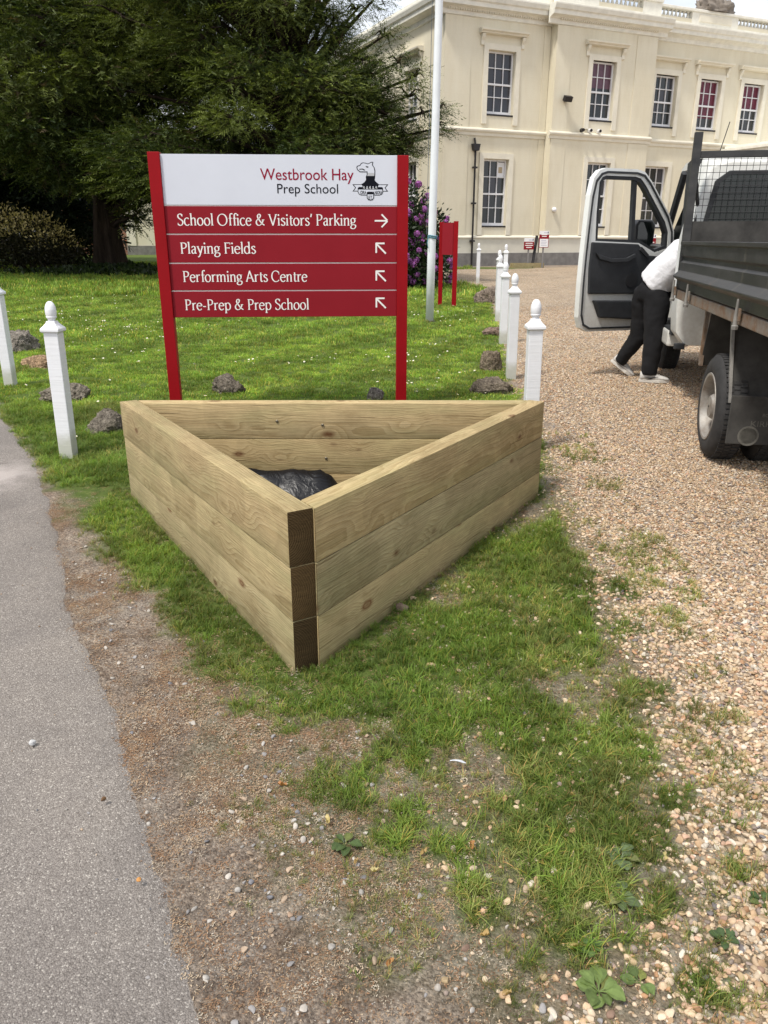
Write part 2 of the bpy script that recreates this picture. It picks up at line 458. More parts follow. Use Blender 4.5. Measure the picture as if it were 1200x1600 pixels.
# a pale strip of gravel path behind the lawn, far left
def strip(name, pts, w, mat, dz=0.012):
    b = MB()
    P = np.array(pts, float); T = np.gradient(P, axis=0); T /= np.linalg.norm(T, axis=1)[:, None]
    L = np.stack([-T[:, 1], T[:, 0]], 1) * w / 2
    vs = []
    for p, l_ in zip(P, L):
        for q in (p - l_, p + l_): vs.append((q[0], q[1], gzf(q[0], q[1]) + dz))
    b.add(vs, [(2 * i, 2 * i + 2, 2 * i + 3, 2 * i + 1) for i in range(len(pts) - 1)])
    return tag(b.build(name, mat), kind='structure')
M_farpath = simple('pale_gravel', (0.42, 0.36, 0.28), 0.95, 0.3, 30)
strip('far_path', [(-24, 28.3), (-20, 27.9), (-16, 27.5), (-12.8, 27.1), (-10.7, 27.1), (-9.4, 27.3)], 0.5, M_farpath, 0.03)

# ================================================================== SCATTER (stuff: pebbles, grass, litter)
def gn_scatter(name, pts, rot, scl, idx_, tint, variants, label, cat):
    """one object whose points carry instances of the variant meshes"""
    me = bpy.data.meshes.new(name)
    n = len(pts)
    me.vertices.add(n); me.vertices.foreach_set('co', np.asarray(pts, np.float32).ravel())
    for nm, typ, arr, key in (('rot', 'FLOAT_VECTOR', rot, 'vector'), ('scl', 'FLOAT_VECTOR', scl, 'vector'), ('tint', 'FLOAT_VECTOR', tint, 'vector')):
        at = me.attributes.new(nm, typ, 'POINT'); at.data.foreach_set(key, np.asarray(arr, np.float32).ravel())
    at = me.attributes.new('idx', 'INT', 'POINT'); at.data.foreach_set('value', np.asarray(idx_, np.int32))
    me.update()
    o = link(name, me)
    cl = bpy.data.collections.new(name + '_kinds')
    for q, vm in enumerate(variants):
        vo = bpy.data.objects.new('%s_kind_%02d' % (name, q), vm); cl.objects.link(vo)
    t = bpy.data.node_groups.new(name + '_scatter', 'GeometryNodeTree')
    t.interface.new_socket('Geometry', in_out='INPUT', socket_type='NodeSocketGeometry')
    t.interface.new_socket('Geometry', in_out='OUTPUT', socket_type='NodeSocketGeometry')
    gi = t.nodes.new('NodeGroupInput'); go = t.nodes.new('NodeGroupOutput')
    iop = t.nodes.new('GeometryNodeInstanceOnPoints')
    ci = t.nodes.new('GeometryNodeCollectionInfo')
    ci.inputs['Collection'].default_value = cl
    ci.inputs['Separate Children'].default_value = True
    ci.inputs['Reset Children'].default_value = True
    def na(nm, typ):
        nd = t.nodes.new('GeometryNodeInputNamedAttribute'); nd.data_type = typ; nd.inputs['Name'].default_value = nm
        return nd.outputs['Attribute']
    t.links.new(gi.outputs[0], iop.inputs['Points'])
    t.links.new(ci.outputs[0], iop.inputs['Instance'])
    iop.inputs['Pick Instance'].default_value = True
    t.links.new(na('idx', 'INT'), iop.inputs['Instance Index'])
    t.links.new(na('rot', 'FLOAT_VECTOR'), iop.inputs['Rotation'])
    t.links.new(na('scl', 'FLOAT_VECTOR'), iop.inputs['Scale'])
    t.links.new(iop.outputs[0], go.inputs[0])
    md = o.modifiers.new('scatter', 'NODES'); md.node_group = t
    return tag(o, label, cat, kind='stuff')

def pts_in(x0, x1, y0, y1, n):
    return rng.uniform(x0, x1, n), rng.uniform(y0, y1, n)

# frustum test so that nothing is scattered far outside what can be seen
def seen(x, y, margin=0.35):
    d = y * math.cos(R(19.4)) + 1.4 * math.sin(R(19.4))
    return np.abs(x) < (0.52 * d + margin)

# --- pebble kinds
def pebble_mesh(seed, sub=2):
    bm = bmesh.new(); bmesh.ops.create_icosphere(bm, subdivisions=sub, radius=0.5)
    r = random.Random(seed)
    ax = [Vector((r.gauss(0, 1), r.gauss(0, 1), r.gauss(0, 1))).normalized() for _ in range(11)]
    am = [r.uniform(0.27, 0.44) for _ in range(11)]
    for v_ in bm.verts:
        for a_, m_ in zip(ax, am):
            d_ = v_.co.dot(a_)
            if d_ > m_: v_.co -= a_ * (d_ - m_) * 0.92
        v_.co.z *= 0.74; v_.co.x *= 1.12
    me_ = bpy.data.meshes.new('pebble'); bm.to_mesh(me_); bm.free()
    me_.polygons.foreach_set('use_smooth', [True] * len(me_.polygons))
    me_.set_sharp_from_angle(angle=R(38))
    me_.materials.append(M_pebble)
    return me_
k = NT('pebble')
at_ = k.n('Attribute', {'attribute_name': 'tint', 'attribute_type': 'INSTANCER'})
v = k.coord('Object', (1, 1, 1))
k.base(k.mix(0.6, at_.outputs['Vector'], k.ramp(k.noise(v, 3.5, 5, 0.65), [(0.3, (0.7, 0.66, 0.62)), (0.7, (1.15, 1.13, 1.1))]), 'MULTIPLY'), 0.72, 0.35)
k.bump(k.noise(v, 14, 3), 0.15, 0.05)
M_pebble = k.m
PEB = [pebble_mesh(s) for s in range(9)]
pal = np.array([(0.62, 0.47, 0.32), (0.52, 0.36, 0.22), (0.70, 0.57, 0.42), (0.46, 0.27, 0.15), (0.70, 0.63, 0.53), (0.36, 0.29, 0.25), (0.20, 0.18, 0.18), (0.64, 0.42, 0.30), (0.58, 0.44, 0.26), (0.30, 0.20, 0.15)])
palw = np.array([.25, .15, .20, .07, .08, .08, .03, .06, .07, .03]); palw /= palw.sum()

def in_planter(x, y, m=0.0): return poly_sd(x, y, PLANTER) > -m
def path_side(x, y):
    """positive to the left of the path edge (on the asphalt)"""
    xe = np.interp(y, ep[:, 1], ep[:, 0]); return xe - x

X_, Y_, S_, T_ = [], [], [], []
for (x0, x1, y0, y1, dens, smin, smax) in ((0.1, 1.9, 0.95, 3.2, 12500, 0.005, 0.021), (0.5, 3.6, 3.2, 5.6, 7000, 0.007, 0.019), (0.7, 5.4, 5.6, 9.0, 3000, 0.009, 0.020), (1.0, 9.0, 9.0, 15.0, 900, 0.011, 0.022)):
    n = int(dens * (x1 - x0) * (y1 - y0))
    x, y = pts_in(x0, x1, y0, y1, n)
    gmk, gss, gsp = masks(x, y)
    keep = (rng.random(n) < (gmk * (1 - 0.5 * gss) + 0.05 * gsp)) & seen(x, y) & ~in_planter(x, y, 0.01)
    x, y = x[keep], y[keep]
    s = smin + (smax - smin) * rng.random(len(x)) ** 2.3
    X_.append(x); Y_.append(y); S_.append(s); T_.append(pal[rng.choice(len(pal), len(x), p=palw)])
# stones loose on the soil verge by the path
n = 60000
x, y = pts_in(-1.5, 0.8, 0.95, 3.9, n)
ps = path_side(x, y)
gmk, gss, gsp = masks(x, y)
cl_ = sstep(0.48, 0.70, fbm(x * 3.4, y * 3.4, 77))
pr_ = np.where(ps > 0, 0.0, (0.06 + 0.75 * cl_ * np.exp(ps * 2.4) + 0.5 * np.exp(-((x + 0.02) ** 2 + (y - 1.15) ** 2) / 0.05) * cl_ + 0.35 * np.exp(-((x + 0.24) ** 2 + (y - 1.30) ** 2) / 0.03)) * (1 - gss)) * (1 - 0.6 * gmk)
keep = (rng.random(n) < pr_) & ~in_planter(x, y, 0.03) & seen(x, y)
x, y = x[keep], y[keep]
X_.append(x); Y_.append(y); S_.append(0.0025 + 0.0165 * rng.random(len(x)) ** 6.0)
pal2 = np.array([(0.44, 0.42, 0.39), (0.32, 0.31, 0.31), (0.20, 0.20, 0.22), (0.44, 0.34, 0.25), (0.55, 0.51, 0.46), (0.34, 0.24, 0.17)])
T_.append(pal2[rng.choice(len(pal2), len(x), p=[.24, .16, .10, .2, .2, .1])])
# grit on the asphalt
n = 2600
x, y = pts_in(-2.2, -0.2, 0.95, 4.6, n); keep = (path_side(x, y) > 0.02) & (rng.random(n) < np.exp(-np.abs(path_side(x, y)) * 9.0) * 0.9 + 0.03)
x, y = x[keep], y[keep]
X_.append(x); Y_.append(y); S_.append(rng.uniform(0.003, 0.008, len(x))); T_.append(pal2[rng.choice(len(pal2), len(x))])
on_path = np.concatenate([np.zeros(sum(len(q) for q in X_[:-1]), bool), np.ones(len(x), bool)])
X_ = np.concatenate(X_); Y_ = np.concatenate(Y_); S_ = np.concatenate(S_); T_ = np.concatenate(T_)
n = len(X_)
Z_ = np.where(on_path, g_base(Y_) + np.interp(path_side(X_, Y_) * 0.8, offs[1:], hts[1:]) + 0.001, gz(X_, Y_)) + S_ * rng.uniform(0.02, 0.28, n)
rot = np.stack([rng.normal(0, 0.35, n), rng.normal(0, 0.35, n), rng.uniform(0, 6.28, n)], 1)
scl = S_[:, None] * np.stack([rng.uniform(0.85, 1.35, n), rng.uniform(0.8, 1.1, n), rng.uniform(0.75, 1.15, n)], 1)
T_ = T_ * rng.uniform(0.62, 1.0, (n, 1))
gn_scatter('gravel', np.stack([X_, Y_, Z_], 1), rot, scl, rng.integers(0, len(PEB), n), np.clip(T_, 0, 0.9), PEB,
           'loose tan and white pebbles covering the drive and verge', 'gravel')

# --- grass kinds
k = NT('grass_blade')
at_ = k.n('Attribute', {'attribute_name': 'tint', 'attribute_type': 'INSTANCER'})
fa = k.n('Attribute', {'attribute_name': 'col'})
colr = k.mix(1.0, at_.outputs['Vector'], fa.outputs['Color'], 'MULTIPLY')
k.base(colr, 0.55, 0.25)
tr = k.n('BsdfTranslucent', Color=k.mix(1.0, colr, (1.25, 1.3, 0.7), 'MULTIPLY'))
mx = k.n('MixShader', Fac=0.32)
k.t.links.new(k.b.outputs[0], mx.inputs[1]); k.t.links.new(tr.outputs[0], mx.inputs[2]); k.t.links.new(mx.outputs[0], k.out.inputs['Surface'])
M_grass = k.m
def tuft_mesh(seed, nb, rad, hmin, hmax, w, lean):
    r = np.random.default_rng(seed); V = []; Fq = []; C = []
    for b_ in range(nb):
        a_ = r.uniform(0, 6.28); q = rad * math.sqrt(r.random()); bx_, by_ = q * math.cos(a_), q * math.sin(a_)
        h_ = r.uniform(hmin, hmax); az = r.uniform(0, 6.28); ln = r.uniform(0.15, 1.0) * lean
        dx, dy = math.cos(az), math.sin(az); sx, sy = -dy, dx
        tw = r.uniform(-0.6, 0.6); sx, sy = sx * math.cos(tw) + dx * math.sin(tw), sy * math.cos(tw) + dy * math.sin(tw)
        base_i = len(V); ww = w * r.uniform(0.7, 1.2)
        for j, t_ in enumerate((0, 0.4, 0.75, 1.0)):
            out = ln * h_ * t_ ** 1.8; zz = h_ * (t_ - 0.42 * min(ln, 1.3) * t_ ** 2.4)
            wj = ww * (1.0, 0.95, 0.65, 0.12)[j]
            for sgn in (-1, 1): V.append((bx_ + dx * out + sx * wj * sgn, by_ + dy * out + sy * wj * sgn, zz))
        cc = r.uniform(0.75, 1.25); cy = np.array((1.0, 1.0, 1.0)) * cc
        if r.random() < 0.13: cy = np.array((2.2, 1.25, 1.6))
        for j in range(3):
            Fq.append((base_i + 2 * j, base_i + 2 * j + 1, base_i + 2 * j + 3, base_i + 2 * j + 2)); C.append(cy * (0.85, 1.0, 1.1)[j])
    return np_mesh('grass_tuft', np.array(V), np.array(Fq), M_grass, np.clip(np.array(C), 0, 3))
GR = [tuft_mesh(s, 16, 0.018, 0.022, 0.055, 0.0011, 0.9) for s in range(4)] + [tuft_mesh(10 + s, 13, 0.016, 0.04, 0.085, 0.0013, 1.15) for s in range(3)] \
    + [tuft_mesh(20 + s, 26, 0.09, 0.03, 0.06, 0.0035, 0.7) for s in range(3)]
X_, Y_, S_, I_, T_ = [], [], [], [], []
def tint_for(x, y, yellow):
    n = len(x)
    m_ = fbm(x * 1.7, y * 1.7, 61)[:, None]
    g1 = np.array((0.108, 0.205, 0.028)); g2 = np.array((0.215, 0.318, 0.042)); yl = np.array((0.40, 0.37, 0.15))
    c = g1 * (1 - m_) + g2 * m_
    yv = np.clip(yellow, 0, 1)[:, None] * rng.random((n, 1))
    cl2 = (0.72 + 0.56 * sstep(0.3, 0.7, fbm(x * 6, y * 6, 63, 3)))[:, None]
    return (c * (1 - yv) + yl * yv) * rng.uniform(0.72, 1.2, (n, 1)) * cl2
for (x0, x1, y0, y1, dens, kinds, sc) in ((-1.6, 1.4, 0.95, 4.4, 4300, (0, 7), 1.0), (-3.2, 1.6, 4.4, 6.6, 3000, (0, 7), 0.85), (-5.2, 2.2, 6.6, 10.0, 560, (7, 10), 0.62), (-8.4, 2.8, 10.0, 17.0, 200, (7, 10), 0.95), (-17.0, 3.0, 17.0, 34.0, 36, (7, 10), 2.2)):
    n = int(dens * (x1 - x0) * (y1 - y0))
    x, y = pts_in(x0, x1, y0, y1, n)
    gmk, gss, gsp = masks(x, y)
    clump = sstep(0.38, 0.6, fbm(x * 7, y * 7, 91, 3))
    pr_ = np.maximum(gss * (0.5 + 0.5 * clump), 0.60 * gsp * clump ** 1.2 * (1 - 0.30 * gmk))
    keep = (rng.random(n) < pr_) & seen(x, y, 0.5) & ~in_planter(x, y, 0.015) & (path_side(x, y) < 0.03)
    keep &= ~((y > 24) & (rng.random(n) < 0.5))
    x, y, gs_, gm_ = x[keep], y[keep], gss[keep], gmk[keep]
    m = len(x)
    long_ = sstep(0.48, 0.66, fbm(x * 2.3, y * 2.3, 95)) * (0.55 + 0.45 * (x < -0.3)) if y1 < 7 else np.zeros(m)
    lo, hi = kinds
    ii = rng.integers(lo, hi, m) if lo >= 7 else np.where(rng.random(m) < 0.15 + 0.6 * long_, rng.integers(4, 7, m), rng.integers(0, 4, m))
    near_box = np.exp(-np.maximum(0, -poly_sd(x, y, PLANTER)) * 7) if y1 < 7 else 0
    s = sc * rng.uniform(0.55, 1.2, m) * np.maximum(0.45 + 0.55 * gs_, 0.85 * gm_) * (1 - 0.50 * near_box) * (0.85 if y1 < 5 else 1.0)
    X_.append(x); Y_.append(y); S_.append(s); I_.append(ii)
    yl = (1 - gs_) * 1.0 + 0.45 * sstep(0.5, 0.72, fbm(x * 3.3, y * 3.3, 66)) * (1 if y1 < 7 else 0.45) + 0.10
    stripe = 1 + 0.17 * np.sin(2 * math.pi * (x * 0.80 - y * 0.42) / 1.05)[:, None] * sstep(5.0, 6.5, y)[:, None] * (y < 20)[:, None]
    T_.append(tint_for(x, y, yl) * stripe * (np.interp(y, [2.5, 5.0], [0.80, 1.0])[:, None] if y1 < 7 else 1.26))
X_ = np.concatenate(X_); Y_ = np.concatenate(Y_); S_ = np.concatenate(S_); I_ = np.concatenate(I_); T_ = np.concatenate(T_)
n = len(X_)
rot = np.stack([rng.normal(0, 0.12, n), rng.normal(0, 0.12, n), rng.uniform(0, 6.28, n)], 1)
gn_scatter('grass', np.stack([X_, Y_, gz(X_, Y_) - 0.002], 1), rot, S_[:, None] * np.ones((1, 3)), I_, T_, GR, 'green grass of the lawn and the worn patch before the planter', 'grass')
print('grass tufts', n)

# --- brown litter: yew needles, bud scales and straw on the soil
k = NT('litter')
at_ = k.n('Attribute', {'attribute_name': 'tint', 'attribute_type': 'INSTANCER'})
k.base(at_.outputs['Vector'], 0.85, 0.15)
M_litter = k.m
def litter_mesh(seed):
    r = np.random.default_rng(seed); V = []; Fq = []
    for i in range(26):
        a_ = r.uniform(0, 6.28); c = np.array((r.normal(0, 0.017), r.normal(0, 0.017), r.uniform(0.001, 0.005)))
        L = r.uniform(0.0012, 0.0045); w = r.uniform(0.0006, 0.0017)
        d = np.array((math.cos(a_), math.sin(a_), r.uniform(-0.25, 0.35))); s = np.array((-d[1], d[0], 0)); b_ = len(V)
        V += [c - d * L - s * w, c - d * L + s * w, c + d * L + s * w * .5, c + d * L - s * w * .5]; Fq.append((b_, b_ + 1, b_ + 2, b_ + 3))
    return np_mesh('litter_bits', np.array(V), np.array(Fq), M_litter)
LT = [litter_mesh(s) for s in range(5)]
n = 60000
x, y = pts_in(-1.9, 1.1, 0.95, 4.4, n)
gmk, gss, gsp = masks(x, y); ps = path_side(x, y)
lp = sstep(0.42, 0.62, fbm(x * 3.3, y * 3.3, 55)) * (1 - 0.75 * gss) * (1 - 0.8 * gmk) * np.exp(np.minimum(ps, 0) * 1.2) * 0.85 + 0.16 * (1 - gmk) * (1 - 0.6 * gss)
keep = (rng.random(n) < lp) & (ps < 0.03) & ~in_planter(x, y, 0.02) & seen(x, y)
x, y = x[keep], y[keep]; n = len(x)
lpal = np.array([(0.20, 0.118, 0.068), (0.27, 0.185, 0.115), (0.34, 0.27, 0.19), (0.12, 0.08, 0.055), (0.37, 0.32, 0.25)])
gn_scatter('litter', np.stack([x, y, gz(x, y)], 1), np.stack([np.zeros(n), np.zeros(n), rng.uniform(0, 6.28, n)], 1), (rng.uniform(0.45, 1.15, (n, 1)) * np.interp(y, [1.1, 2.2], [0.8, 1.0])[:, None]) * np.ones((1, 3)), rng.integers(0, 5, n),
           1.2 * lpal[rng.choice(5, n, p=[.33, .29, .12, .20, .06])] * rng.uniform(0.8, 1.2, (n, 1)), LT, 'reddish brown needle litter and straw on the bare soil', 'litter')

# --- daisies dotted over the lawn
k = NT('daisy_petal'); k.base((0.85, 0.85, 0.8), 0.6); M_daisy = k.m
M_yolk = simple('daisy_centre', (0.75, 0.5, 0.05), 0.7)
b = MB()
for i in range(9):
    a_ = i * 2 * math.pi / 9; d = (math.cos(a_), math.sin(a_)); s = (-d[1], d[0])
    b.add([(d[0] * .003 - s[0] * .002, d[1] * .003 - s[1] * .002, 0.05), (d[0] * .012 - s[0] * .003, d[1] * .012 - s[1] * .003, 0.053), (d[0] * .012 + s[0] * .003, d[1] * .012 + s[1] * .003, 0.053), (d[0] * .003 + s[0] * .002, d[1] * .003 + s[1] * .002, 0.05)], [(0, 1, 2, 3)])
b.lathe([(0.004, 0.050), (0.0035, 0.054), (0.001, 0.0555)], 7, mi=1)
DAISY = [b.mesh('daisy', [M_daisy, M_yolk])]
n = 8000
x = rng.uniform(-7.5, 2.2, n); y = rng.uniform(5.2, 17, n)
dc = sstep(0.50, 0.66, fbm(x * 0.8, y * 0.8, 201)) * sstep(0.40, 0.62, fbm(x * 3, y * 3, 202))
keep = (rng.random(n) < dc * 0.9 + 0.02) & (poly_sd(x, y, LAWN) > 0.3) & seen(x, y)
x, y = x[keep], y[keep]; n = len(x)
gn_scatter('daisies', np.stack([x, y, gz(x, y)], 1), np.stack([rng.normal(-0.25, 0.3, n), rng.normal(0, 0.3, n), rng.uniform(0, 6.28, n)], 1), rng.uniform(0.55, 1.0, (n, 1)) * np.ones((1, 3)), np.zeros(n), np.ones((n, 3)), DAISY,
           'small white daisies dotted over the lawn', 'daisies')
# ================================================================== PLANTER
def wood_mat(name, tintv, seed, kmax=0.12):
    k = NT(name)
    tc = k.t.nodes.new('ShaderNodeTexCoord'); oi = k.n('ObjectInfo')
    off = k.n('VectorMath', {'operation': 'MULTIPLY_ADD'}, i0=oi.outputs['Random'], i1=(17.3, 3.1, 5.7), i2=tc.outputs['Object'])
    p = off.outputs['Vector']
    sp = k.n('SeparateXYZ', Vector=tc.outputs['Object'])
    # knots
    pk = k.n('Mapping', Vector=p, Scale=(3.6, 7.5, 7.5)).outputs['Vector']
    vk = k.n('TexVoronoi', {'feature': 'F1'}, Vector=pk, Scale=1.0)
    kn = k.n('TexWhiteNoise', {'noise_dimensions': '3D'}, Vector=vk.outputs['Position'])
    ksize = k.math('MULTIPLY_ADD', kn.outputs['Value'], kmax + 0.06, -0.045)
    kd = k.math('SUBTRACT', k.math('ADD', vk.outputs['Distance'], k.math('MULTIPLY', k.noise(p, 45, 3), 0.05)), ksize)
    knot = k.ramp(k.math('ADD', kd, 0.2), [(0.0, 0.55), (0.10, 0.8), (0.16, 0.55), (0.20, 1.0), (0.225, 0.55), (0.29, 0.0)])
    pull = k.ramp(kd, [(0.0, 1.0), (0.45, 0.0)], 'EASE')
    # growth rings around a wandering pith
    wob = k.noise(k.n('Mapping', Vector=p, Scale=(0.9, 3.5, 3.5)).outputs['Vector'], 1.0, 3, 0.5)
    wob2 = k.noise(k.n('Mapping', Vector=p, Scale=(2.6, 14, 14)).outputs['Vector'], 1.0, 4, 0.6)
    cy = k.math('ADD', sp.outputs['Y'], k.math('MULTIPLY_ADD', oi.outputs['Random'], 0.10, -0.13))
    cz = k.math('ADD', sp.outputs['Z'], k.math('MULTIPLY_ADD', wob, 0.16, -0.12))
    rr = k.math('SQRT', k.math('ADD', k.math('MULTIPLY', cy, cy), k.math('MULTIPLY', cz, cz)))
    rr = k.math('ADD', rr, k.math('ADD', k.math('MULTIPLY', wob2, 0.018), k.math('MULTIPLY', pull, 0.022)))
    ring = k.math('FRACT', k.math('MULTIPLY', rr, 105.0))
    ringc = k.ramp(ring, [(0.0, 0.25), (0.55, 0.62), (0.86, 1.0), (0.94, 0.92), (1.0, 0.25)])
    fib = k.noise(k.n('Mapping', Vector=p, Scale=(5, 260, 260)).outputs['Vector'], 1.0, 4, 0.6)
    broad = k.noise(k.n('Mapping', Vector=p, Scale=(1.6, 7, 7)).outputs['Vector'], 1.0, 5, 0.6)
    light = tuple(c * 1.0 for c in tintv); dark = (tintv[0] * 0.60, tintv[1] * 0.54, tintv[2] * 0.44)
    c = k.mix(k.math('MULTIPLY', ringc, 0.66), light, dark)
    c = k.mix(1.0, c, k.ramp(fib, [(0.3, (0.72, 0.71, 0.69)), (0.7, (1.18, 1.18, 1.18))]), 'MULTIPLY')
    # preservative blotches: greener, and paler planer bands across the board
    c = k.mix(k.ramp(broad, [(0.42, 0.0), (0.66, 0.7)]), c, k.mix(1.0, c, (0.80, 0.90, 0.84), 'MULTIPLY'))
    bands = k.noise(k.n('Mapping', Vector=p, Scale=(2.3, 1.1, 3.0)).outputs['Vector'], 1.0, 0, 0.3)
    c = k.mix(1.0, c, k.ramp(bands, [(0.30, (0.90, 0.89, 0.87)), (0.44, (0.90, 0.89, 0.87)), (0.455, (1.0, 1.0, 1.0)), (0.60, (1.06, 1.06, 1.05)), (0.61, (0.97, 0.97, 0.96))]), 'MULTIPLY')
    stain = k.noise(k.n('Mapping', Vector=p, Scale=(3.0, 9, 9)).outputs['Vector'], 1.0, 6, 0.7)
    c = k.mix(k.ramp(stain, [(0.55, 0.0), (0.74, 0.6)]), c, k.mix(1.0, c, (0.55, 0.47, 0.38), 'MULTIPLY'))
    c = k.mix(k.math('MULTIPLY', knot, 0.95), c, k.mix(kn.outputs['Value'], (0.050, 0.022, 0.010), (0.16, 0.070, 0.028)))
    chk = k.noise(k.n('Mapping', Vector=p, Scale=(2.2, 95, 95)).outputs['Vector'], 1.0, 3, 0.5)
    chkm = k.ramp(chk, [(0.66, 0.0), (0.73, 1.0)])
    c = k.mix(k.math('MULTIPLY', chkm, 0.55), c, k.mix(1.0, c, (0.38, 0.31, 0.24), 'MULTIPLY'))
    dent = k.noise(k.n('Mapping', Vector=p, Scale=(9, 13, 13)).outputs['Vector'], 1.0, 6, 0.7)
    c = k.mix(1.0, c, k.ramp(dent, [(0.3, (0.86, 0.85, 0.84)), (0.6, (1.04, 1.04, 1.04))]), 'MULTIPLY')
    rn = k.n('TexWhiteNoise', {'noise_dimensions': '1D'}, W=oi.outputs['Random'])
    c = k.mix(1.0, c, k.mix(rn.outputs['Value'], (0.86, 0.90, 0.98), (1.07, 1.05, 1.06)), 'MULTIPLY')
    k.base(c, 0.75, 0.2)
    k.bump(k.math('ADD', k.math('ADD', k.math('MULTIPLY', fib, 0.5), k.math('MULTIPLY', ringc, -0.4)), k.math('ADD', k.math('MULTIPLY', chkm, -1.2), k.math('MULTIPLY', dent, 1.0))), 0.45, 0.004)
    return k.m
M_wood = wood_mat('timber', (0.55, 0.415, 0.215), 1)
M_wood_brown = wood_mat('timber_brown', (0.50, 0.385, 0.205), 4)
M_wood_green = wood_mat('timber_green', (0.49, 0.395, 0.215), 2)
M_wood_pale = wood_mat('timber_pale', (0.54, 0.42, 0.23), 3, 0.17)
k = NT('end_grain')
tc = k.t.nodes.new('ShaderNodeTexCoord'); sp = k.n('SeparateXYZ', Vector=tc.outputs['Object']); oi = k.n('ObjectInfo')
ey_ = k.math('SUBTRACT', sp.outputs['Y'], k.math('MULTIPLY_ADD', oi.outputs['Random'], 0.05, 0.02)); ez_ = k.math('SUBTRACT', sp.outputs['Z'], 0.11)
rr = k.math('SQRT', k.math('ADD', k.math('MULTIPLY', ey_, ey_), k.math('MULTIPLY', ez_, ez_)))
rr = k.math('ADD', rr, k.math('MULTIPLY', k.noise(tc.outputs['Object'], 22, 4), 0.014))
ring = k.ramp(k.math('FRACT', k.math('MULTIPLY', rr, 120)), [(0.0, 0.0), (0.8, 1.0), (1.0, 0.1)])
sawn = k.noise(k.n('Mapping', Vector=tc.outputs['Object'], Scale=(60, 14, 150)).outputs['Vector'], 1.0, 4, 0.7)
c = k.mix(ring, (0.085, 0.058, 0.026), (0.028, 0.017, 0.008))
c = k.mix(k.ramp(sawn, [(0.35, 0.0), (0.75, 0.8)]), c, (0.10, 0.066, 0.030))
c = k.mix(k.ramp(k.noise(tc.outputs['Object'], 11, 5, 0.7), [(0.58, 0.0), (0.75, 0.65)]), c, (0.16, 0.085, 0.035))
rn = k.n('TexWhiteNoise', {'noise_dimensions': '1D'}, W=oi.outputs['Random'])
c = k.mix(1.0, c, k.mix(rn.outputs['Value'], (0.7, 0.7, 0.72), (1.7, 1.6, 1.5)), 'MULTIPLY')
k.base(c, 0.9, 0.1); k.bump(k.math('ADD', sawn, ring), 0.7, 0.003)
M_end = k.m

def isect(p, d, q, e):
    """2D line intersection"""
    t = ((q[0] - p[0]) * e[1] - (q[1] - p[1]) * e[0]) / (d[0] * e[1] - d[1] * e[0])
    return (p[0] + d[0] * t, p[1] + d[1] * t)
planter = empty('planter', (-0.28, 3.6, 0.0))
tag(planter, 'triangular raised planter of new timber sleepers, three courses high', 'planter')
PL = Vector((-0.28, 3.6, 0.0))
dl = Vector((-0.527, 0.85)).normalized(); nl = Vector((dl.y, -dl.x))        # inward normal of the left side is +x
dr_ = Vector((0.5275, 0.8496)).normalized(); nr = Vector((-dr_.y, dr_.x))
TH_ = 0.095
A0 = Vector((-0.321, 2.442)); N0 = A0 + nl * TH_ if nl.x > 0 else A0 - nl * TH_
Lend = A0 + dl * 2.209; Lin = N0 + dl * 2.209
Rend = Vector((0.904, 4.318)); Rin = Rend + nr * TH_
Rs_out = Vector(isect(tuple(Rend), tuple(dr_), tuple(N0), tuple(dl)))
Rs_in = Vector(isect(tuple(Rin), tuple(dr_), tuple(N0), tuple(dl)))
yb0, yb1 = 4.262, 4.357
def bk(y):
    return Vector(isect(tuple(N0), tuple(dl), (0, y), (1, 0))), Vector(isect(tuple(Rin), tuple(dr_), (0, y), (1, 0)))
bl0, br0 = bk(yb0); bl1, br1 = bk(yb1)
SIDES = {'left': ([A0, N0, Lin, Lend], A0, dl), 'right': ([Rs_out, Rend, Rin, Rs_in], Rs_out, dr_), 'back': ([bl0, br0, br1, bl1], bl0, Vector((1, 0)))}
ZS = [-0.045, 0.188, 0.396, 0.600]
for side, (poly, org, dx) in SIDES.items():
    for c_ in range(3):
        jit = random.uniform(-0.004, 0.004)
        z0, z1 = ZS[c_] + 0.0012, ZS[c_ + 1] - 0.0012
        ang = math.atan2(dx.y, dx.x)
        ca, sa = math.cos(-ang), math.sin(-ang)
        loc2 = []
        nrm = Vector((-dx.y, dx.x))
        for p in poly:
            q = p - org
            loc2.append((q.x * ca - q.y * sa, q.x * sa + q.y * ca + jit))
        area = sum(loc2[i][0] * loc2[(i + 1) % 4][1] - loc2[(i + 1) % 4][0] * loc2[i][1] for i in range(4))
        if area < 0: loc2 = loc2[::-1]
        b = MB(); b.prism(loc2, 0, z1 - z0)
        m1 = {'left': M_wood_brown, 'right': M_wood, 'back': M_wood_pale}[side] if c_ == 2 else (M_wood_green if side != 'back' else M_wood)
        me = b.mesh('sleeper', [m1, M_end], bevel=0.0035, seg=2, smooth=40)
        if side != 'back':
            L_ = max(q[0] for q in loc2)
            for p_ in me.polygons:
                if abs(p_.normal.x) > 0.75 and (p_.center.x < 0.02 or p_.center.x > L_ - 0.12): p_.material_index = 1
        link('sleeper', me, planter, (org.x - PL.x, org.y - PL.y, z0), (0, 0, ang))
M_zinc = simple('zinc', (0.22, 0.19, 0.14), 0.5, 0.2, 60, metal=0.7)
for (bx_, bz_) in ((-0.345, 0.478), (-0.33, 0.285), (-0.60, 0.50)):
    b = MB(); b.lathe([(0.008, 0.0), (0.008, -0.003), (0.005, -0.005), (0.002, -0.006)], 12, axis='y')
    b.build('bolt', M_zinc, planter, (bx_ - PL.x, yb0 - PL.y - 0.001, bz_))
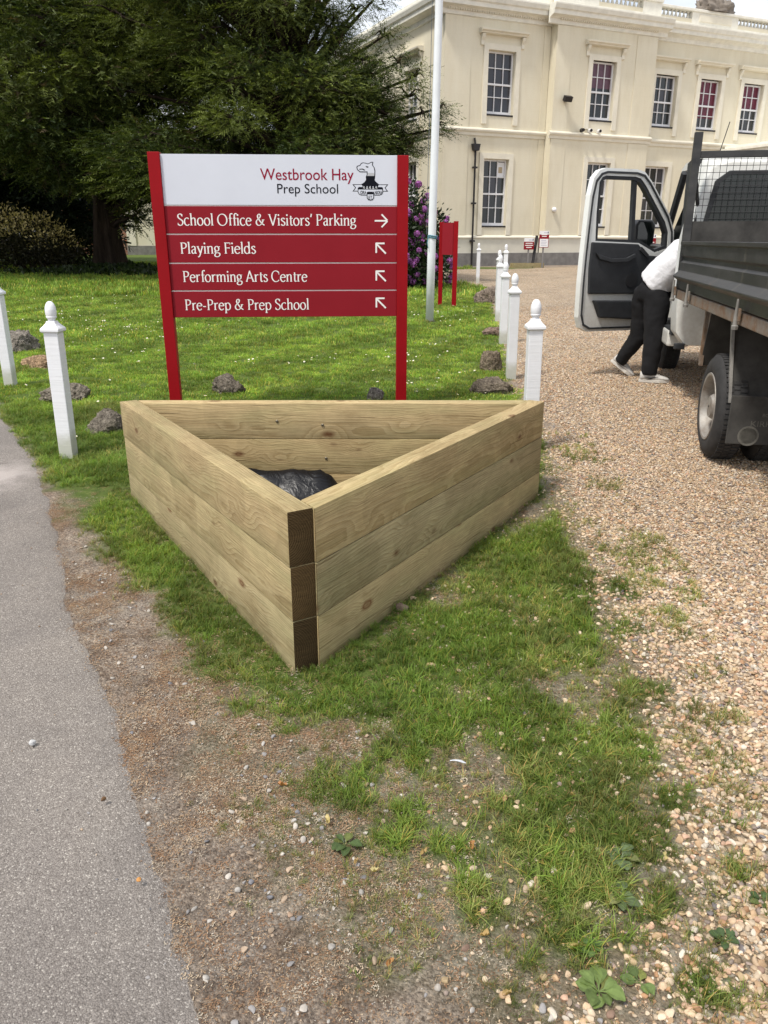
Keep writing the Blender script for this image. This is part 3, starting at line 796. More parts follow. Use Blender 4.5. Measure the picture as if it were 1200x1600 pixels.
# black lining sheet heaped in the planter
k = NT('black_polythene'); v = k.coord('Object')
k.base((0.004, 0.0045, 0.007), 0.36, 0.3); k.bump(k.noise(v, 11, 4, 0.5, 1.8), 0.35, 0.03); M_poly = k.m
nu = 60
us = np.linspace(0, 1, nu); Uu, Vv = np.meshgrid(us, us)
apex = np.array((-0.245, 2.74)); lft = np.array((-1.19, 4.235)); rgt = np.array((0.62, 4.235))
PX = apex[0] + Vv * ((lft[0] - apex[0]) * (1 - Uu) + (rgt[0] - apex[0]) * Uu)
PY = apex[1] + Vv * ((lft[1] - apex[1]) * (1 - Uu) + (rgt[1] - apex[1]) * Uu)
PZ = 0.085 + 0.045 * (fbm(PX * 3, PY * 3, 301) - 0.4) + 0.04 * np.abs(fbm(PX * 9, PY * 9, 302) - 0.5)
PZ = PZ + 0.13 * sstep(0.86, 1.0, Vv) * sstep(0.62, 0.50, Uu + 0.12 * fbm(PX * 6, PY * 0, 303)) + 0.012 * (fbm(PX * 26, PY * 2, 305) - .5) * sstep(.8, 1, Vv)
ii = np.arange(nu * nu).reshape(nu, nu)
ff = np.stack([ii[:-1, :-1].ravel(), ii[:-1, 1:].ravel(), ii[1:, 1:].ravel(), ii[1:, :-1].ravel()], 1)
o = link('lining_sheet', np_mesh('lining_sheet', np.stack([PX.ravel(), PY.ravel(), PZ.ravel()], 1), ff, M_poly, smooth=True))
tag(o, 'crumpled black plastic lining sheet lying inside the timber planter', 'plastic sheet')

# ================================================================== STROKE FONT (serif) for the sign
def catmull(P, n=7):
    P = [np.array(p, float) for p in P]
    if len(P) < 3: return P
    Q = [2 * P[0] - P[1]] + P + [2 * P[-1] - P[-2]]; out = []
    for i in range(1, len(Q) - 2):
        for t in np.linspace(0, 1, n, endpoint=False):
            p0, p1, p2, p3 = Q[i - 1:i + 3]
            out.append(0.5 * (2 * p1 + (p2 - p0) * t + (2 * p0 - 5 * p1 + 4 * p2 - p3) * t * t + (3 * p1 - p0 - 3 * p2 + p3) * t ** 3))
    out.append(P[-1]); return out
def arc(cx, cy, rx, ry, a0, a1, n=26):
    return [np.array((cx + rx * math.cos(R(a)), cy + ry * math.sin(R(a)))) for a in np.linspace(a0, a1, n)]
def stem(x, y0, y1, b_=1, t_=1):
    s = [('k', [(x, y0), (x, y1)])]
    if b_: s.append(('s', [(x - 82, y0 + 13), (x + 82, y0 + 13)]))
    if t_ == 1: s.append(('s', [(x - 88, y1 - 34), (x + 20, y1 - 10)]))
    if t_ == 2: s.append(('s', [(x - 82, y1 - 13), (x + 82, y1 - 13)]))
    return s
G = {}
G['l'] = (225, stem(112, 0, 740)); G['i'] = (225, stem(112, 0, 460) + [('d', (106, 640))])
G['h'] = (500, stem(110, 0, 740) + [('k', catmull([(110, 320), (190, 425), (290, 455), (368, 400), (382, 300), (382, 0)])), ('s', [(310, 13), (456, 13)])])
G['n'] = (500, stem(110, 0, 460) + [('k', catmull([(110, 320), (190, 425), (290, 455), (368, 400), (382, 300), (382, 0)])), ('s', [(310, 13), (456, 13)])])
G['m'] = (760, stem(110, 0, 460) + [('k', catmull([(110, 320), (185, 425), (275, 455), (348, 400), (362, 300), (362, 0)])), ('s', [(295, 13), (430, 13)]), ('k', catmull([(365, 320), (440, 425), (535, 455), (618, 400), (634, 300), (634, 0)])), ('s', [(565, 13), (708, 13)])])
G['r'] = (350, stem(110, 0, 460) + [('k', catmull([(110, 300), (180, 410), (260, 450), (318, 425)]))])
G['o'] = (480, [('k', arc(238, 225, 182, 232, 0, 360, 40))])
G['c'] = (415, [('k', arc(235, 225, 182, 232, 48, 318))])
G['e'] = (435, [('k', arc(228, 225, 178, 232, 12, 322)), ('k', [(62, 268), (398, 268)])])
G['a'] = (415, [('k', catmull([(78, 375), (135, 440), (225, 455), (292, 410), (303, 320), (303, 100), (330, 18), (392, 22)])), ('k', catmull([(303, 278), (185, 250), (90, 185), (82, 90), (145, 8), (235, 25), (303, 110)]))])
G['d'] = (490, [('k', arc(225, 225, 172, 232, 20, 350)), ('k', [(382, 0), (382, 740)]), ('s', [(295, 706), (400, 730)]), ('s', [(382, 13), (462, 20)])])
G['p'] = (490, stem(110, -220, 460) + [('k', arc(265, 225, 172, 232, 160, -160))])
G['f'] = (300, [('k', catmull([(338, 690), (275, 738), (205, 705), (172, 610), (168, 480)]) + [np.array((168, 0))]), ('s', [(90, 13), (255, 13)]), ('s', [(72, 440), (305, 440)])])
G['t'] = (300, [('k', catmull([(150, 590), (150, 300), (150, 90), (195, 8), (290, 35)])), ('s', [(62, 440), (290, 440)])])
G['s'] = (370, [('k', catmull([(300, 385), (225, 455), (120, 440), (84, 355), (155, 272), (265, 205), (312, 110), (245, 8), (135, 2), (62, 75)]))])
G['g'] = (440, [('k', arc(205, 305, 138, 150, 0, 360, 34)), ('s', [(310, 415), (430, 440)]), ('k', catmull([(120, 185), (82, 115), (130, 60), (260, 48), (372, 15), (392, -85), (300, -190), (180, -205), (70, -160), (52, -80), (110, 0), (170, 48)]))])
G['k'] = (460, stem(110, 0, 740) + [('k', [(110, 215), (365, 440)]), ('k', [(195, 285), (410, 10)]), ('s', [(290, 447), (430, 447)]), ('s', [(340, 13), (470, 13)])])
G['y'] = (450, [('k', [(70, 445), (240, 20)]), ('k', catmull([(400, 445), (300, 180), (215, -60), (130, -205), (50, -195)])), ('s', [(10, 447), (160, 447)]), ('s', [(325, 447), (450, 447)])])
G['A'] = (620, [('k', [(310, 700), (60, 0)]), ('k', [(300, 700), (560, 0)]), ('k', [(140, 235), (460, 235)]), ('s', [(0, 13), (140, 13)]), ('s', [(470, 13), (640, 13)])])
G['C'] = (640, [('k', arc(345, 345, 295, 352, 42, 318)), ('s2', [(572, 460), (572, 610)])])
G['F'] = (500, stem(140, 0, 690, 1, 2) + [('k', [(120, 668), (460, 668)]), ('k', [(140, 355), (390, 355)]), ('s2', [(460, 560), (460, 680)]), ('s2', [(390, 300), (390, 410)])])
G['O'] = (760, [('k', arc(375, 345, 318, 352, 0, 360, 48))])
G['P'] = (520, stem(140, 0, 690, 1, 2) + [('k', catmull([(140, 662), (290, 672), (420, 615), (450, 500), (395, 380), (270, 325), (140, 335)]))])
G['S'] = (480, [('k', catmull([(392, 590), (320, 685), (205, 695), (112, 625), (105, 510), (190, 415), (320, 335), (408, 235), (398, 105), (295, 8), (180, 0), (78, 80)])), ('s2', [(395, 540), (395, 690)]), ('s2', [(75, 10), (75, 150)])])
G['V'] = (620, [('k', [(70, 690), (315, 0)]), ('k', [(555, 690), (310, 0)]), ('s', [(-10, 677), (160, 677)]), ('s', [(470, 677), (630, 677)])])
G['&'] = (720, [('k', catmull([(660, 10), (500, 110), (340, 290), (215, 480), (200, 590), (260, 685), (350, 685), (400, 600), (345, 480), (190, 365), (95, 240), (115, 90), (240, 2), (390, 40), (520, 180), (570, 340)])), ('s', [(490, 345), (670, 345)])])
G['\u2019'] = (170, [('k', [(125, 720), (70, 520)])]); G['-'] = (310, [('k2', [(45, 225), (265, 225)])]); G[' '] = (235, [])
def stroke_text(b, text, x0, x1, z, cap, y):
    """lays text between x0 and x1, baseline z, on the plane y (facing -y)"""
    adv = 0; items = []
    for ch in text:
        w, st = G[ch]; items.append((adv, st)); adv += w
    sx = (x1 - x0) / adv; sz = cap / 690.0; cnt = 0
    T, t_ = 92.0, 44.0
    for ox, st in items:
        for kind, pts in st:
            yy = y - 0.00012 * (cnt % 9); cnt += 1
            if kind == 'd':
                c = pts; vs = [((x0 + (ox + c[0] + 58 * math.cos(a)) * sx), yy, z + (c[1] + 58 * math.sin(a)) * sz) for a in np.linspace(0, 2 * math.pi, 12, endpoint=False)]
                b.add(vs, [tuple(range(12))]); continue
            P = [np.array(p, float) for p in pts]; vs = []
            for i, p in enumerate(P):
                d = P[min(i + 1, len(P) - 1)] - P[max(i - 1, 0)]
                if np.allclose(P[0], P[-1]) and len(P) > 8 and i in (0, len(P) - 1): d = P[1] - P[-2]
                d = d / (np.linalg.norm(d) + 1e-9); nrm = np.array((-d[1], d[0]))
                ph = math.atan2(d[1], d[0]) - R(12)
                w = math.sqrt((T * math.sin(ph)) ** 2 + (t_ * math.cos(ph)) ** 2)
                if kind == 's': w = 36
                if kind == 's2': w = 40
                if kind == 'k2': w = 62
                for s in (1, -1):
                    q = p + nrm * w / 2 * s; vs.append((x0 + (ox + q[0]) * sx, yy, z + q[1] * sz))
            b.add(vs, [(2 * i, 2 * i + 1, 2 * i + 3, 2 * i + 2) for i in range(len(P) - 1)])
def flat_mesh(b, name, mat):
    me = bpy.data.meshes.new(name); me.from_pydata(b.v, [], b.f); me.materials.append(mat)
    bm = bmesh.new(); bm.from_mesh(me)
    for f in bm.faces:
        f.normal_update()
        if f.normal.y > 0: f.normal_flip()
    bm.to_mesh(me); bm.free(); me.update(); return me
def font_text(name, text, x0, x1, z, cap, y, mat, parent, weight=0.0):
    cu = bpy.data.curves.new(name, 'FONT'); cu.body = text; cu.size = 1.0; cu.offset = weight; cu.resolution_u = 4
    tmp = bpy.data.objects.new(name + '_tmp', cu); COL.objects.link(tmp)
    dg = bpy.context.evaluated_depsgraph_get(); me = bpy.data.meshes.new_from_object(tmp.evaluated_get(dg))
    bpy.data.objects.remove(tmp)
    co = np.zeros(len(me.vertices) * 3); me.vertices.foreach_get('co', co); co = co.reshape(-1, 3)
    caph = 0.729 if cap > 0 else 1
    xs = (x1 - x0) / (co[:, 0].max() - co[:, 0].min())
    new = np.stack([x0 + (co[:, 0] - co[:, 0].min()) * xs, np.full(len(co), y), z + co[:, 1] * cap / caph], 1)
    me.vertices.foreach_set('co', new.ravel()); me.materials.clear(); me.materials.append(mat); me.update()
    return link(name, me, parent)

# ================================================================== DIRECTION SIGN
k = NT('red_post_paint'); v = k.coord('Object')
k.base(k.ramp(k.noise(v, 5, 4), [(0.3, (0.25, 0.0015, 0.005)), (0.7, (0.29, 0.002, 0.007))]), 0.5, 0.18); M_redpost = k.m
k = NT('red_vinyl'); v = k.coord('Object')
k.base(k.ramp(k.noise(v, 2.5, 5, 0.6), [(0.3, (0.225, 0.007, 0.015)), (0.7, (0.25, 0.009, 0.018))]), 0.5, 0.18); M_redpanel = k.m
M_whitepanel = simple('white_panel', (0.62, 0.645, 0.72), 0.45, 0.03, 3, spec=0.2)
M_txtw = simple('white_lettering', (0.82, 0.80, 0.78), 0.5, 0.02)
M_txtb = simple('black_lettering', (0.006, 0.007, 0.012), 0.6, 0.1, spec=0.1)
M_txtr = simple('crimson_lettering', (0.26, 0.004, 0.03), 0.6, 0.05, spec=0.1)
M_grey = simple('crest_grey', (0.45, 0.46, 0.48), 0.5, 0.05)
sgn = empty('direction_sign', (-1.72, 6.24, gzf(-0.8, 6.3)), math.atan2(0.12, 1.85))
tag(sgn, 'large red and white direction sign with arrows between two red posts', 'sign')
zb = gzf(-0.8, 6.3)
def Z(z): return z - zb
for (x0, x1, zt) in ((-0.018, 0.070, 2.066), (1.824, 1.908, 2.053)):
    MB().box(x0, x1, -0.018, 0.062, -0.1, Z(zt)).build('post', M_redpost, sgn, bevel=0.004)
MB().box(0.0705, 1.8235, 0.0, 0.028, Z(1.7035), Z(2.053)).build('header_panel', M_whitepanel, sgn, bevel=0.002)
pz = [1.7, 1.4965, 1.2865, 1.081, 0.876]
pans = []
for i in range(4):
    o = MB().box(0.0705, 1.8235, 0.0, 0.028, Z(pz[i + 1] + 0.0045), Z(pz[i] - 0.0045)).build('panel', M_redpanel, sgn, bevel=0.002)
    pans.append(o)
MB().box(0.0705, 1.8235, 0.006, 0.022, Z(0.90), Z(1.702)).build('backing_rail', M_txtw, sgn)
TX = [('School Office & Visitors\u2019 Parking', 0.155, 1.51, 1.560), ('Playing Fields', 0.160, 0.738, 1.357), ('Performing Arts Centre', 0.162, 1.124, 1.149), ('Pre-Prep & Prep School', 0.160, 1.132, 0.937)]
for i, (t_, x0, x1, z) in enumerate(TX):
    b = MB(); stroke_text(b, t_, x0, x1, Z(z), 0.079, -0.0012)
    link('lettering', flat_mesh(b, 'lettering', M_txtw), pans[i])
def arrow(pan, segs, w=0.0115):
    b = MB()
    for j, ((x0, z0), (x1, z1)) in enumerate(segs):
        d = Vector((x1 - x0, z1 - z0)).normalized(); nn = Vector((-d.y, d.x)) * w / 2; yy = -0.0012 - 0.0002 * j
        b.add([(x0 + nn.x, yy, z0 + nn.y), (x0 - nn.x, yy, z0 - nn.y), (x1 - nn.x, yy, z1 - nn.y), (x1 + nn.x, yy, z1 + nn.y)], [(0, 1, 2, 3)])
    link('arrow', flat_mesh(b, 'arrow', M_txtw), pan)
zc_ = Z(1.594); arrow(pans[0], [((1.652, zc_), (1.748, zc_)), ((1.750, zc_ + .002), (1.705, zc_ + .046)), ((1.750, zc_ - .002), (1.705, zc_ - .046))])
for i, zt in ((1, 1.430), (2, 1.224), (3, 1.019)):
    arrow(pans[i], [((1.664, Z(zt) - .003), (1.738, Z(zt) - 0.075)), ((1.660, Z(zt)), (1.728, Z(zt))), ((1.663, Z(zt) + .004), (1.663, Z(zt) - .070))], 0.0125)
hdr = [o for o in sgn.children if o.name.startswith('header_panel')][0]
font_text('school_name', 'Westbrook Hay', 0.797, 1.494, Z(1.880), 0.083, -0.0012, M_txtr, hdr, 0.004)
font_text('school_kind', 'Prep School', 0.919, 1.376, Z(1.787), 0.070, -0.0012, M_txtb, hdr, 0.002)
# crest: bird head rising from a collar over a ribbon
def cpt(px, py):                                                  # crest grid (0..1200) -> sign plane
    return (1.484 + (px - 150) / 840.0 * 0.272, Z(2.010) - (py - 180) / 915.0 * 0.272)
def cshape(name, mat, polys, y):
    for j, pl in enumerate(polys):
        b = MB(); q = [cpt(*p) for p in pl]; b.add([(a_, y - 0.00008 * j, c_) for a_, c_ in q], [tuple(range(len(q)))])
        link(name, flat_mesh(b, name, mat), hdr)
head = [(250, 320), (260, 285), (330, 265), (355, 220), (400, 203), (460, 212), (520, 230), (590, 190), (640, 188), (630, 262), (670, 320), (688, 400), (682, 535), (465, 535), (490, 490), (488, 430), (330, 430), (262, 370)]
inner = [(270, 322), (280, 300), (340, 283), (368, 236), (405, 220), (460, 229), (520, 248), (592, 208), (618, 206), (610, 266), (652, 325), (668, 402), (664, 516), (500, 516), (508, 480), (506, 412), (338, 412), (280, 365)]
ribbon = [(150, 712), (990, 712), (925, 795), (990, 880), (150, 880), (215, 795)]
ribi = [(185, 728), (955, 728), (902, 795), (955, 864), (185, 864), (238, 795)]
scroll = [(275, 800), (300, 775), (845, 775), (868, 800), (868, 905), (840, 950), (790, 972), (350, 972), (300, 945), (275, 900)]
scri = [(290, 836), (850, 836), (850, 903), (828, 938), (786, 956), (354, 956), (312, 935), (290, 898)]
tab = [(485, 900), (520, 885), (620, 885), (655, 900), (655, 1030), (620, 1080), (570, 1092), (520, 1080), (485, 1030)]
tabi = [(502, 950), (638, 950), (638, 1025), (610, 1062), (570, 1074), (530, 1062), (502, 1025)]
neck = [(465, 530), (685, 530), (670, 610), (700, 650), (775, 715), (750, 760), (735, 800), (705, 745), (672, 800), (632, 748), (598, 800), (565, 745), (530, 800), (495, 748), (455, 800), (420, 745), (395, 790), (380, 740), (360, 710), (430, 665), (470, 610)]
cshape('crest_outline', M_txtb, [ribbon], -0.0006)
cshape('crest_ribbon', M_whitepanel, [ribi], -0.0009)
cshape('crest_scroll', M_txtb, [scroll, head, neck], -0.0012)
cshape('crest_fill', M_whitepanel, [scri, inner], -0.0016)
cshape('crest_shade', M_grey, [[(512, 445), (660, 445), (664, 516), (500, 516)], [(395, 800), (420, 760), (445, 820)], [(460, 822), (492, 765), (525, 822)], [(535, 800), (565, 755), (590, 830)], [(610, 822), (635, 765), (668, 822)], [(680, 800), (705, 762), (738, 815)]], -0.0019)
cshape('crest_lines', M_txtb, [tab, [(460, 285), (530, 300), (520, 325), (480, 318)], [(310, 352), (395, 345), (455, 380), (430, 392), (380, 365), (320, 372)]], -0.0022)
cshape('crest_tab', M_whitepanel, [tabi], -0.0026)
def ctext(t_, px0, px1, pyb, capx):
    (x0, z) = cpt(px0, pyb); x1 = cpt(px1, pyb)[0]
    font_text('crest_motto', t_, x0, x1, z, capx / 915 * 0.272, -0.0030, M_txtb, hdr, 0.01)
ctext('ORA', 335, 470, 940, 80); ctext('LABORA', 650, 846, 940, 80); ctext('ET', 528, 612, 1060, 82)

# second, smaller red sign seen from behind near the flagpole
s2 = empty('small_red_sign', (1.055, 15.2, gzf(1.2, 15.2)), 0.0); z2 = gzf(1.2, 15.2)
tag(s2, 'narrow plain red sign on two red posts beside the purple rhododendron', 'sign')
MB().box(-0.03, 0.045, -0.03, 0.04, -0.1, 1.758 - z2).build('post', M_redpost, s2, bevel=0.004)
MB().box(0.205, 0.285, -0.35, -0.28, -0.1, 1.768 - z2).build('post', M_redpost, s2, bevel=0.004)
M_ = Matrix.Rotation(math.atan2(-0.31, 0.24), 4, 'Z')
MB().box(0.045, 0.34, -0.012, 0.012, 1.19 - z2, 1.745 - z2, M=M_).build('panel', M_redpanel, s2)

# ================================================================== FLAGPOLE
M_polewhite = simple('pole_white', (0.72, 0.75, 0.78), 0.35, 0.06, 4, bump=0.05)
fp = empty('flagpole', (0.719, 12.55, gzf(0.719, 12.55)))
tag(fp, 'tall white tapered flagpole standing on the lawn', 'flagpole')
MB().tube([(0, 0, -0.1), (0.01, 0, 1.0), (0.05, 0, 4.4), (0.10, 0, 8.5)], [0.064, 0.062, 0.054, 0.040], 20).build('pole', M_polewhite, fp, smooth=True)
M_soilring = simple('dark_collar', (0.06, 0.05, 0.04), 0.95, 0.3, 20)
MB().lathe([(0.10, -0.02), (0.095, 0.012), (0.066, 0.02)], 20).build('base_collar', M_soilring, fp, smooth=40)
M_rope = simple('blue_rope', (0.07, 0.20, 0.25), 0.8)
M_cord = simple('grey_cord', (0.10, 0.12, 0.15), 0.8)
b = MB()
for i in range(2): b.tube([(0.02 + 0.068 * math.cos(t), 0.068 * math.sin(t), 1.25 + 0.025 * i + 0.008 * math.sin(t * 2)) for t in np.linspace(0, 2 * math.pi, 16)], 0.010, 6)
b.tube([(-0.04, -0.05, 1.27), (-0.06, -0.07, 1.18), (-0.05, -0.07, 1.10)], 0.007, 6)
b.build('rope', M_rope, fp, smooth=True)
MB().tube([(-0.07, -0.01, 1.3), (-0.045, -0.01, 4.4), (0.0, -0.01, 8.4)], 0.004, 5).build('halyard', M_cord, fp)
for zz in (1.22, 1.40): MB().box(-0.085, -0.055, -0.016, 0.016, zz, zz + 0.022).build('cleat', M_zinc, fp)

# ================================================================== BOLLARDS
k = NT('white_gloss_wood'); v = k.coord('Object')
lines = k.noise(k.n('Mapping', Vector=v, Scale=(3, 3, 70)).outputs['Vector'], 1.0, 3, 0.6)
grime = k.noise(v, 7, 6, 0.65)
sp = k.n('SeparateXYZ', Vector=v)
foot = k.ramp(k.math('ADD', sp.outputs['Z'], k.math('MULTIPLY', grime, -0.22)), [(0.0, 1.0), (0.10, 0.0)])
c = k.mix(k.ramp(grime, [(0.45, 0.0), (0.8, 0.35)]), (0.76, 0.77, 0.80), (0.60, 0.61, 0.60))
c = k.mix(k.math('MULTIPLY', foot, 0.6), c, (0.33, 0.33, 0.22))
k.base(c, 0.45, 0.4); k.bump(k.math('ADD', lines, k.math('MULTIPLY', grime, 0.4)), 0.28, 0.006); M_bollard = k.m
b = MB(); b.box(-0.045, 0.045, -0.045, 0.045, -0.15, 0.815); me_post = b.mesh('post', M_bollard, bevel=0.005)
b = MB()
def sq(b, prof):                                            # square-plan mouldings
    vs = []; fs = []
    for h_, z_ in prof: vs += [(-h_, -h_, z_), (h_, -h_, z_), (h_, h_, z_), (-h_, h_, z_)]
    for i in range(len(prof) - 1):
        for q in range(4): fs.append((4 * i + q, 4 * i + (q + 1) % 4, 4 * i + 4 + (q + 1) % 4, 4 * i + 4 + q))
    fs.append((3, 2, 1, 0)); n_ = 4 * (len(prof) - 1); fs.append((n_, n_ + 1, n_ + 2, n_ + 3)); b.add(vs, fs)
sq(b, [(0.049, 0.813), (0.059, 0.822), (0.059, 0.838), (0.052, 0.846), (0.040, 0.858), (0.030, 0.872), (0.026, 0.884)]); me_cap = b.mesh('cap', M_bollard, bevel=0.003)
b = MB(); b.lathe([(0.024, 0.878), (0.021, 0.888), (0.025, 0.897), (0.032, 0.905), (0.0325, 0.911), (0.030, 0.914), (0.0335, 0.925), (0.0345, 0.945), (0.032, 0.968), (0.024, 0.988), (0.014, 1.0), (0.003, 1.004)], 24)
me_fin = b.mesh('finial', M_bollard, smooth=50)
BOL = [(-3.56, 7.374, 1.03, 0.02, 0.03, 'white wooden bollard at the left picture edge beside the path'),
       (-2.099, 4.993, 1.0, 0.012, 0.0, 'white wooden bollard nearest the asphalt path, left of the planter'),
       (0.985, 5.1, 1.0, -0.018, 0.02, 'tallest looking white bollard right behind the planter corner'),
       (1.265, 7.734, 1.0, -0.008, -0.01, 'second white bollard from the planter along the drive edge'),
       (1.535, 10.169, 1.0, -0.008, 0.0, 'third white bollard from the planter along the drive edge'),
       (1.82, 12.7, 1.0, 0.0, 0.0, 'fourth white bollard along the drive edge, mostly hidden by the third'),
       (2.17, 15.3, 1.0, 0.0, 0.0, 'fifth white bollard along the drive edge, only its finial showing'),
       (2.75, 18.4, 1.02, 0.0, 0.0, 'sixth white bollard along the drive edge, nearest the house'),
       (2.47, 21.3, 1.0, 0.0, 0.0, 'lone white bollard at the far lawn corner before the rhododendron')]
for (x, y, h_, tx_, ty_, lb) in BOL:
    e_ = empty('bollard', (x, y, gzf(x, y)), random.uniform(-0.12, 0.12)); e_.rotation_euler = (ty_, tx_, random.uniform(-0.05, 0.05)); e_.scale = (1, 1, h_)
    tag(e_, lb, 'bollard', 'white bollards along the lawn edges')
    link('post', me_post, e_); c_ = link('cap', me_cap, e_); link('finial', me_fin, c_)

# ================================================================== ROCKS
k = NT('rock'); v = k.coord('Object'); oi = k.n('ObjectInfo')
n1 = k.noise(v, 14, 8, 0.75); n2 = k.noise(v, 45, 6, 0.7)
c = k.mix(k.ramp(n1, [(0.35, 0.0), (0.65, 1.0)]), (0.10, 0.088, 0.075), (0.42, 0.375, 0.32))
c = k.mix(k.ramp(n2, [(0.5, 0.0), (0.66, 0.9)]), c, (0.58, 0.52, 0.44))
c = k.mix(k.ramp(k.noise(v, 9, 5, 0.6), [(0.55, 0.0), (0.72, 0.6)]), c, (0.10, 0.095, 0.05))
c = k.mix(1.0, c, oi.outputs['Color'], 'MULTIPLY')
k.base(c, 0.95, 0.15); k.bump(k.math('ADD', n1, n2), 1.0, 0.05); M_rock = k.m
def rock_mesh(seed, sx, sy, sz):
    bm = bmesh.new(); bmesh.ops.create_icosphere(bm, subdivisions=5, radius=1.0)
    r = random.Random(seed); o1 = Vector((r.uniform(0, 50), r.uniform(0, 50), r.uniform(0, 50)))
    from mathutils import noise as mn
    cut = [(Vector((r.gauss(0, 1), r.gauss(0, 1), r.gauss(0, 0.8))).normalized(), r.uniform(0.55, 0.85)) for _ in range(9)]
    for v_ in bm.verts:
        p = v_.co.normalized()
        for a_, m_ in cut:
            d_ = p.dot(a_)
            if d_ > m_: p = p - a_ * (d_ - m_)
        f = 1.12 + 0.20 * (mn.fractal(p * 1.3 + o1, 1.0, 2.0, 3)) - 0.16 * abs(mn.noise(p * 5 + o1)) - 0.16 * abs(mn.noise(p * 11 + o1)) + 0.10 * mn.noise(p * 20 + o1) + 0.07 * mn.noise(p * 38 + o1)
        v_.co = Vector((p.x * sx * f, p.y * sy * f, max(-0.3, p.z) * sz * f))
    me_ = bpy.data.meshes.new('rock'); bm.to_mesh(me_); bm.free(); me_.materials.append(M_rock)
    me_.polygons.foreach_set('use_smooth', [True] * len(me_.polygons)); return me_
ROCKS = [(-4.52, 9.6, 0.30, 0.24, 0.20, (1, 1, 1), 'grey rock half hidden behind the leftmost bollard'),
         (-3.74, 8.5, 0.22, 0.17, 0.09, (1.5, 1.15, 0.85), 'low flat brownish rock left of the nearest left bollard'),
         (-2.76, 6.78, 0.23, 0.18, 0.10, (1.0, 0.98, 0.92), 'flat grey rock behind the bollard nearest the path'),
         (-2.07, 5.66, 0.155, 0.13, 0.155, (0.9, 0.88, 0.84), 'rounded dark grey rock just left of the planter corner'),
         (-1.45, 7.1, 0.165, 0.13, 0.125, (0.85, 0.82, 0.78), 'dark rock on the lawn right of the left sign post'),
         (-0.08, 6.72, 0.09, 0.08, 0.085, (1.1, 1.1, 1.15), 'small grey rock behind the planter left of the right sign post'),
         (1.0, 7.1, 0.20, 0.16, 0.125, (0.9, 0.83, 0.75), 'dark rough rock behind the planter beside the drive bollards'),
         (1.13, 8.25, 0.13, 0.14, 0.23, (0.95, 0.85, 0.72), 'upright brown rock behind the second drive bollard'),
         (1.50, 10.95, 0.16, 0.15, 0.13, (1.05, 0.85, 0.78), 'reddish brown rock behind the third drive bollard'),
         (2.08, 15.9, 0.28, 0.24, 0.26, (1.0, 0.9, 0.85), 'brown rock on the lawn edge left of the far drive bollards')]
for i, (x, y, sx, sy, sz, tc_, lb) in enumerate(ROCKS):
    o = link('rock', rock_mesh(i + 3, sx, sy, sz), None, (x, y, gzf(x, y) + 0.02), (0, 0, random.uniform(-0.4, 0.4)))
    o.color = tuple(tc_) + (1,)
    tag(o, lb, 'rock', 'rocks set along the lawn edges')
# ================================================================== HOUSE
k = NT('cream_stucco'); v = k.coord('Object')
st = k.noise(k.n('Mapping', Vector=v, Scale=(1.0, 1.0, 0.28)).outputs['Vector'], 1.3, 7, 0.65)
fine = k.noise(v, 30, 5, 0.6)
c = k.ramp(st, [(0.25, (0.64, 0.58, 0.44)), (0.5, (0.715, 0.66, 0.52)), (0.75, (0.755, 0.71, 0.58))])
c = k.mix(0.5, c, k.ramp(fine, [(0.3, (0.94, 0.94, 0.93)), (0.7, (1.04, 1.04, 1.04))]), 'MULTIPLY')
brk = k.n('TexBrick', {'offset': 0.5}, Vector=k.n('Mapping', Vector=v, Rotation=(R(90), 0, 0)).outputs['Vector'], Scale=1.0, Color1=(1, 1, 1, 1), Color2=(0.985, 0.983, 0.98, 1), Mortar=(0.97, 0.965, 0.955, 1), Mortar_Size=0.006, Brick_Width=0.85, Row_Height=0.36)
c = k.mix(1.0, c, brk.outputs['Color'], 'MULTIPLY')
sp = k.n('SeparateXYZ', Vector=v)
strk = k.noise(k.n('Mapping', Vector=v, Scale=(7, 7, 0.35)).outputs['Vector'], 1.0, 5, 0.65)
wet = k.ramp(k.math('FRACT', k.math('MULTIPLY', sp.outputs['Z'], 0.243)), [(0.0, 0.25), (0.7, 0.0), (1.0, 1.0)])
c = k.mix(k.math('MULTIPLY', k.math('MULTIPLY', k.ramp(strk, [(0.5, 0.0), (0.7, 1.0)]), wet), 0.16), c, (0.42, 0.39, 0.30))
k.base(c, 0.85, 0.2); k.bump(fine, 0.15, 0.01); M_stucco = k.m
M_trim = simple('cream_trim', (0.74, 0.695, 0.58), 0.7, 0.07, 3, bump=0.05)
M_trimpale = simple('pale_stone_trim', (0.76, 0.74, 0.66), 0.75, 0.10, 4, bump=0.08)
M_lowwall = simple('pale_plinth', (0.66, 0.63, 0.54), 0.8, 0.08, 2)
M_plinth = simple('grey_plinth', (0.20, 0.19, 0.18), 0.85, 0.22, 5, bump=0.2)
M_winwhite = simple('window_white', (0.78, 0.78, 0.80), 0.4, 0.03, 3)
k = NT('window_glass'); k.base((0.020, 0.024, 0.028), 0.04, 0.6); M_glass = k.m
k = NT('window_glass_grey'); k.base((0.045, 0.046, 0.058), 0.05, 0.5); M_glassg = k.m
M_blind_r = simple('red_blind', (0.115, 0.014, 0.034), 0.25, 0.25, 6)
M_blind_p = simple('mauve_blind', (0.115, 0.055, 0.08), 0.25, 0.2, 6)
M_iron = simple('black_iron', (0.018, 0.016, 0.018), 0.5, 0.3, 10)
M_dark = simple('dark_interior', (0.015, 0.014, 0.014), 0.9, 0.2)
HA = math.atan2(0.411, 0.911)
H0 = Vector((2.05, 30.0, 0.47))
house = empty('mansion', H0, HA)
tag(house, 'two storey cream stucco mansion with sash windows and parapet balustrade', 'building')
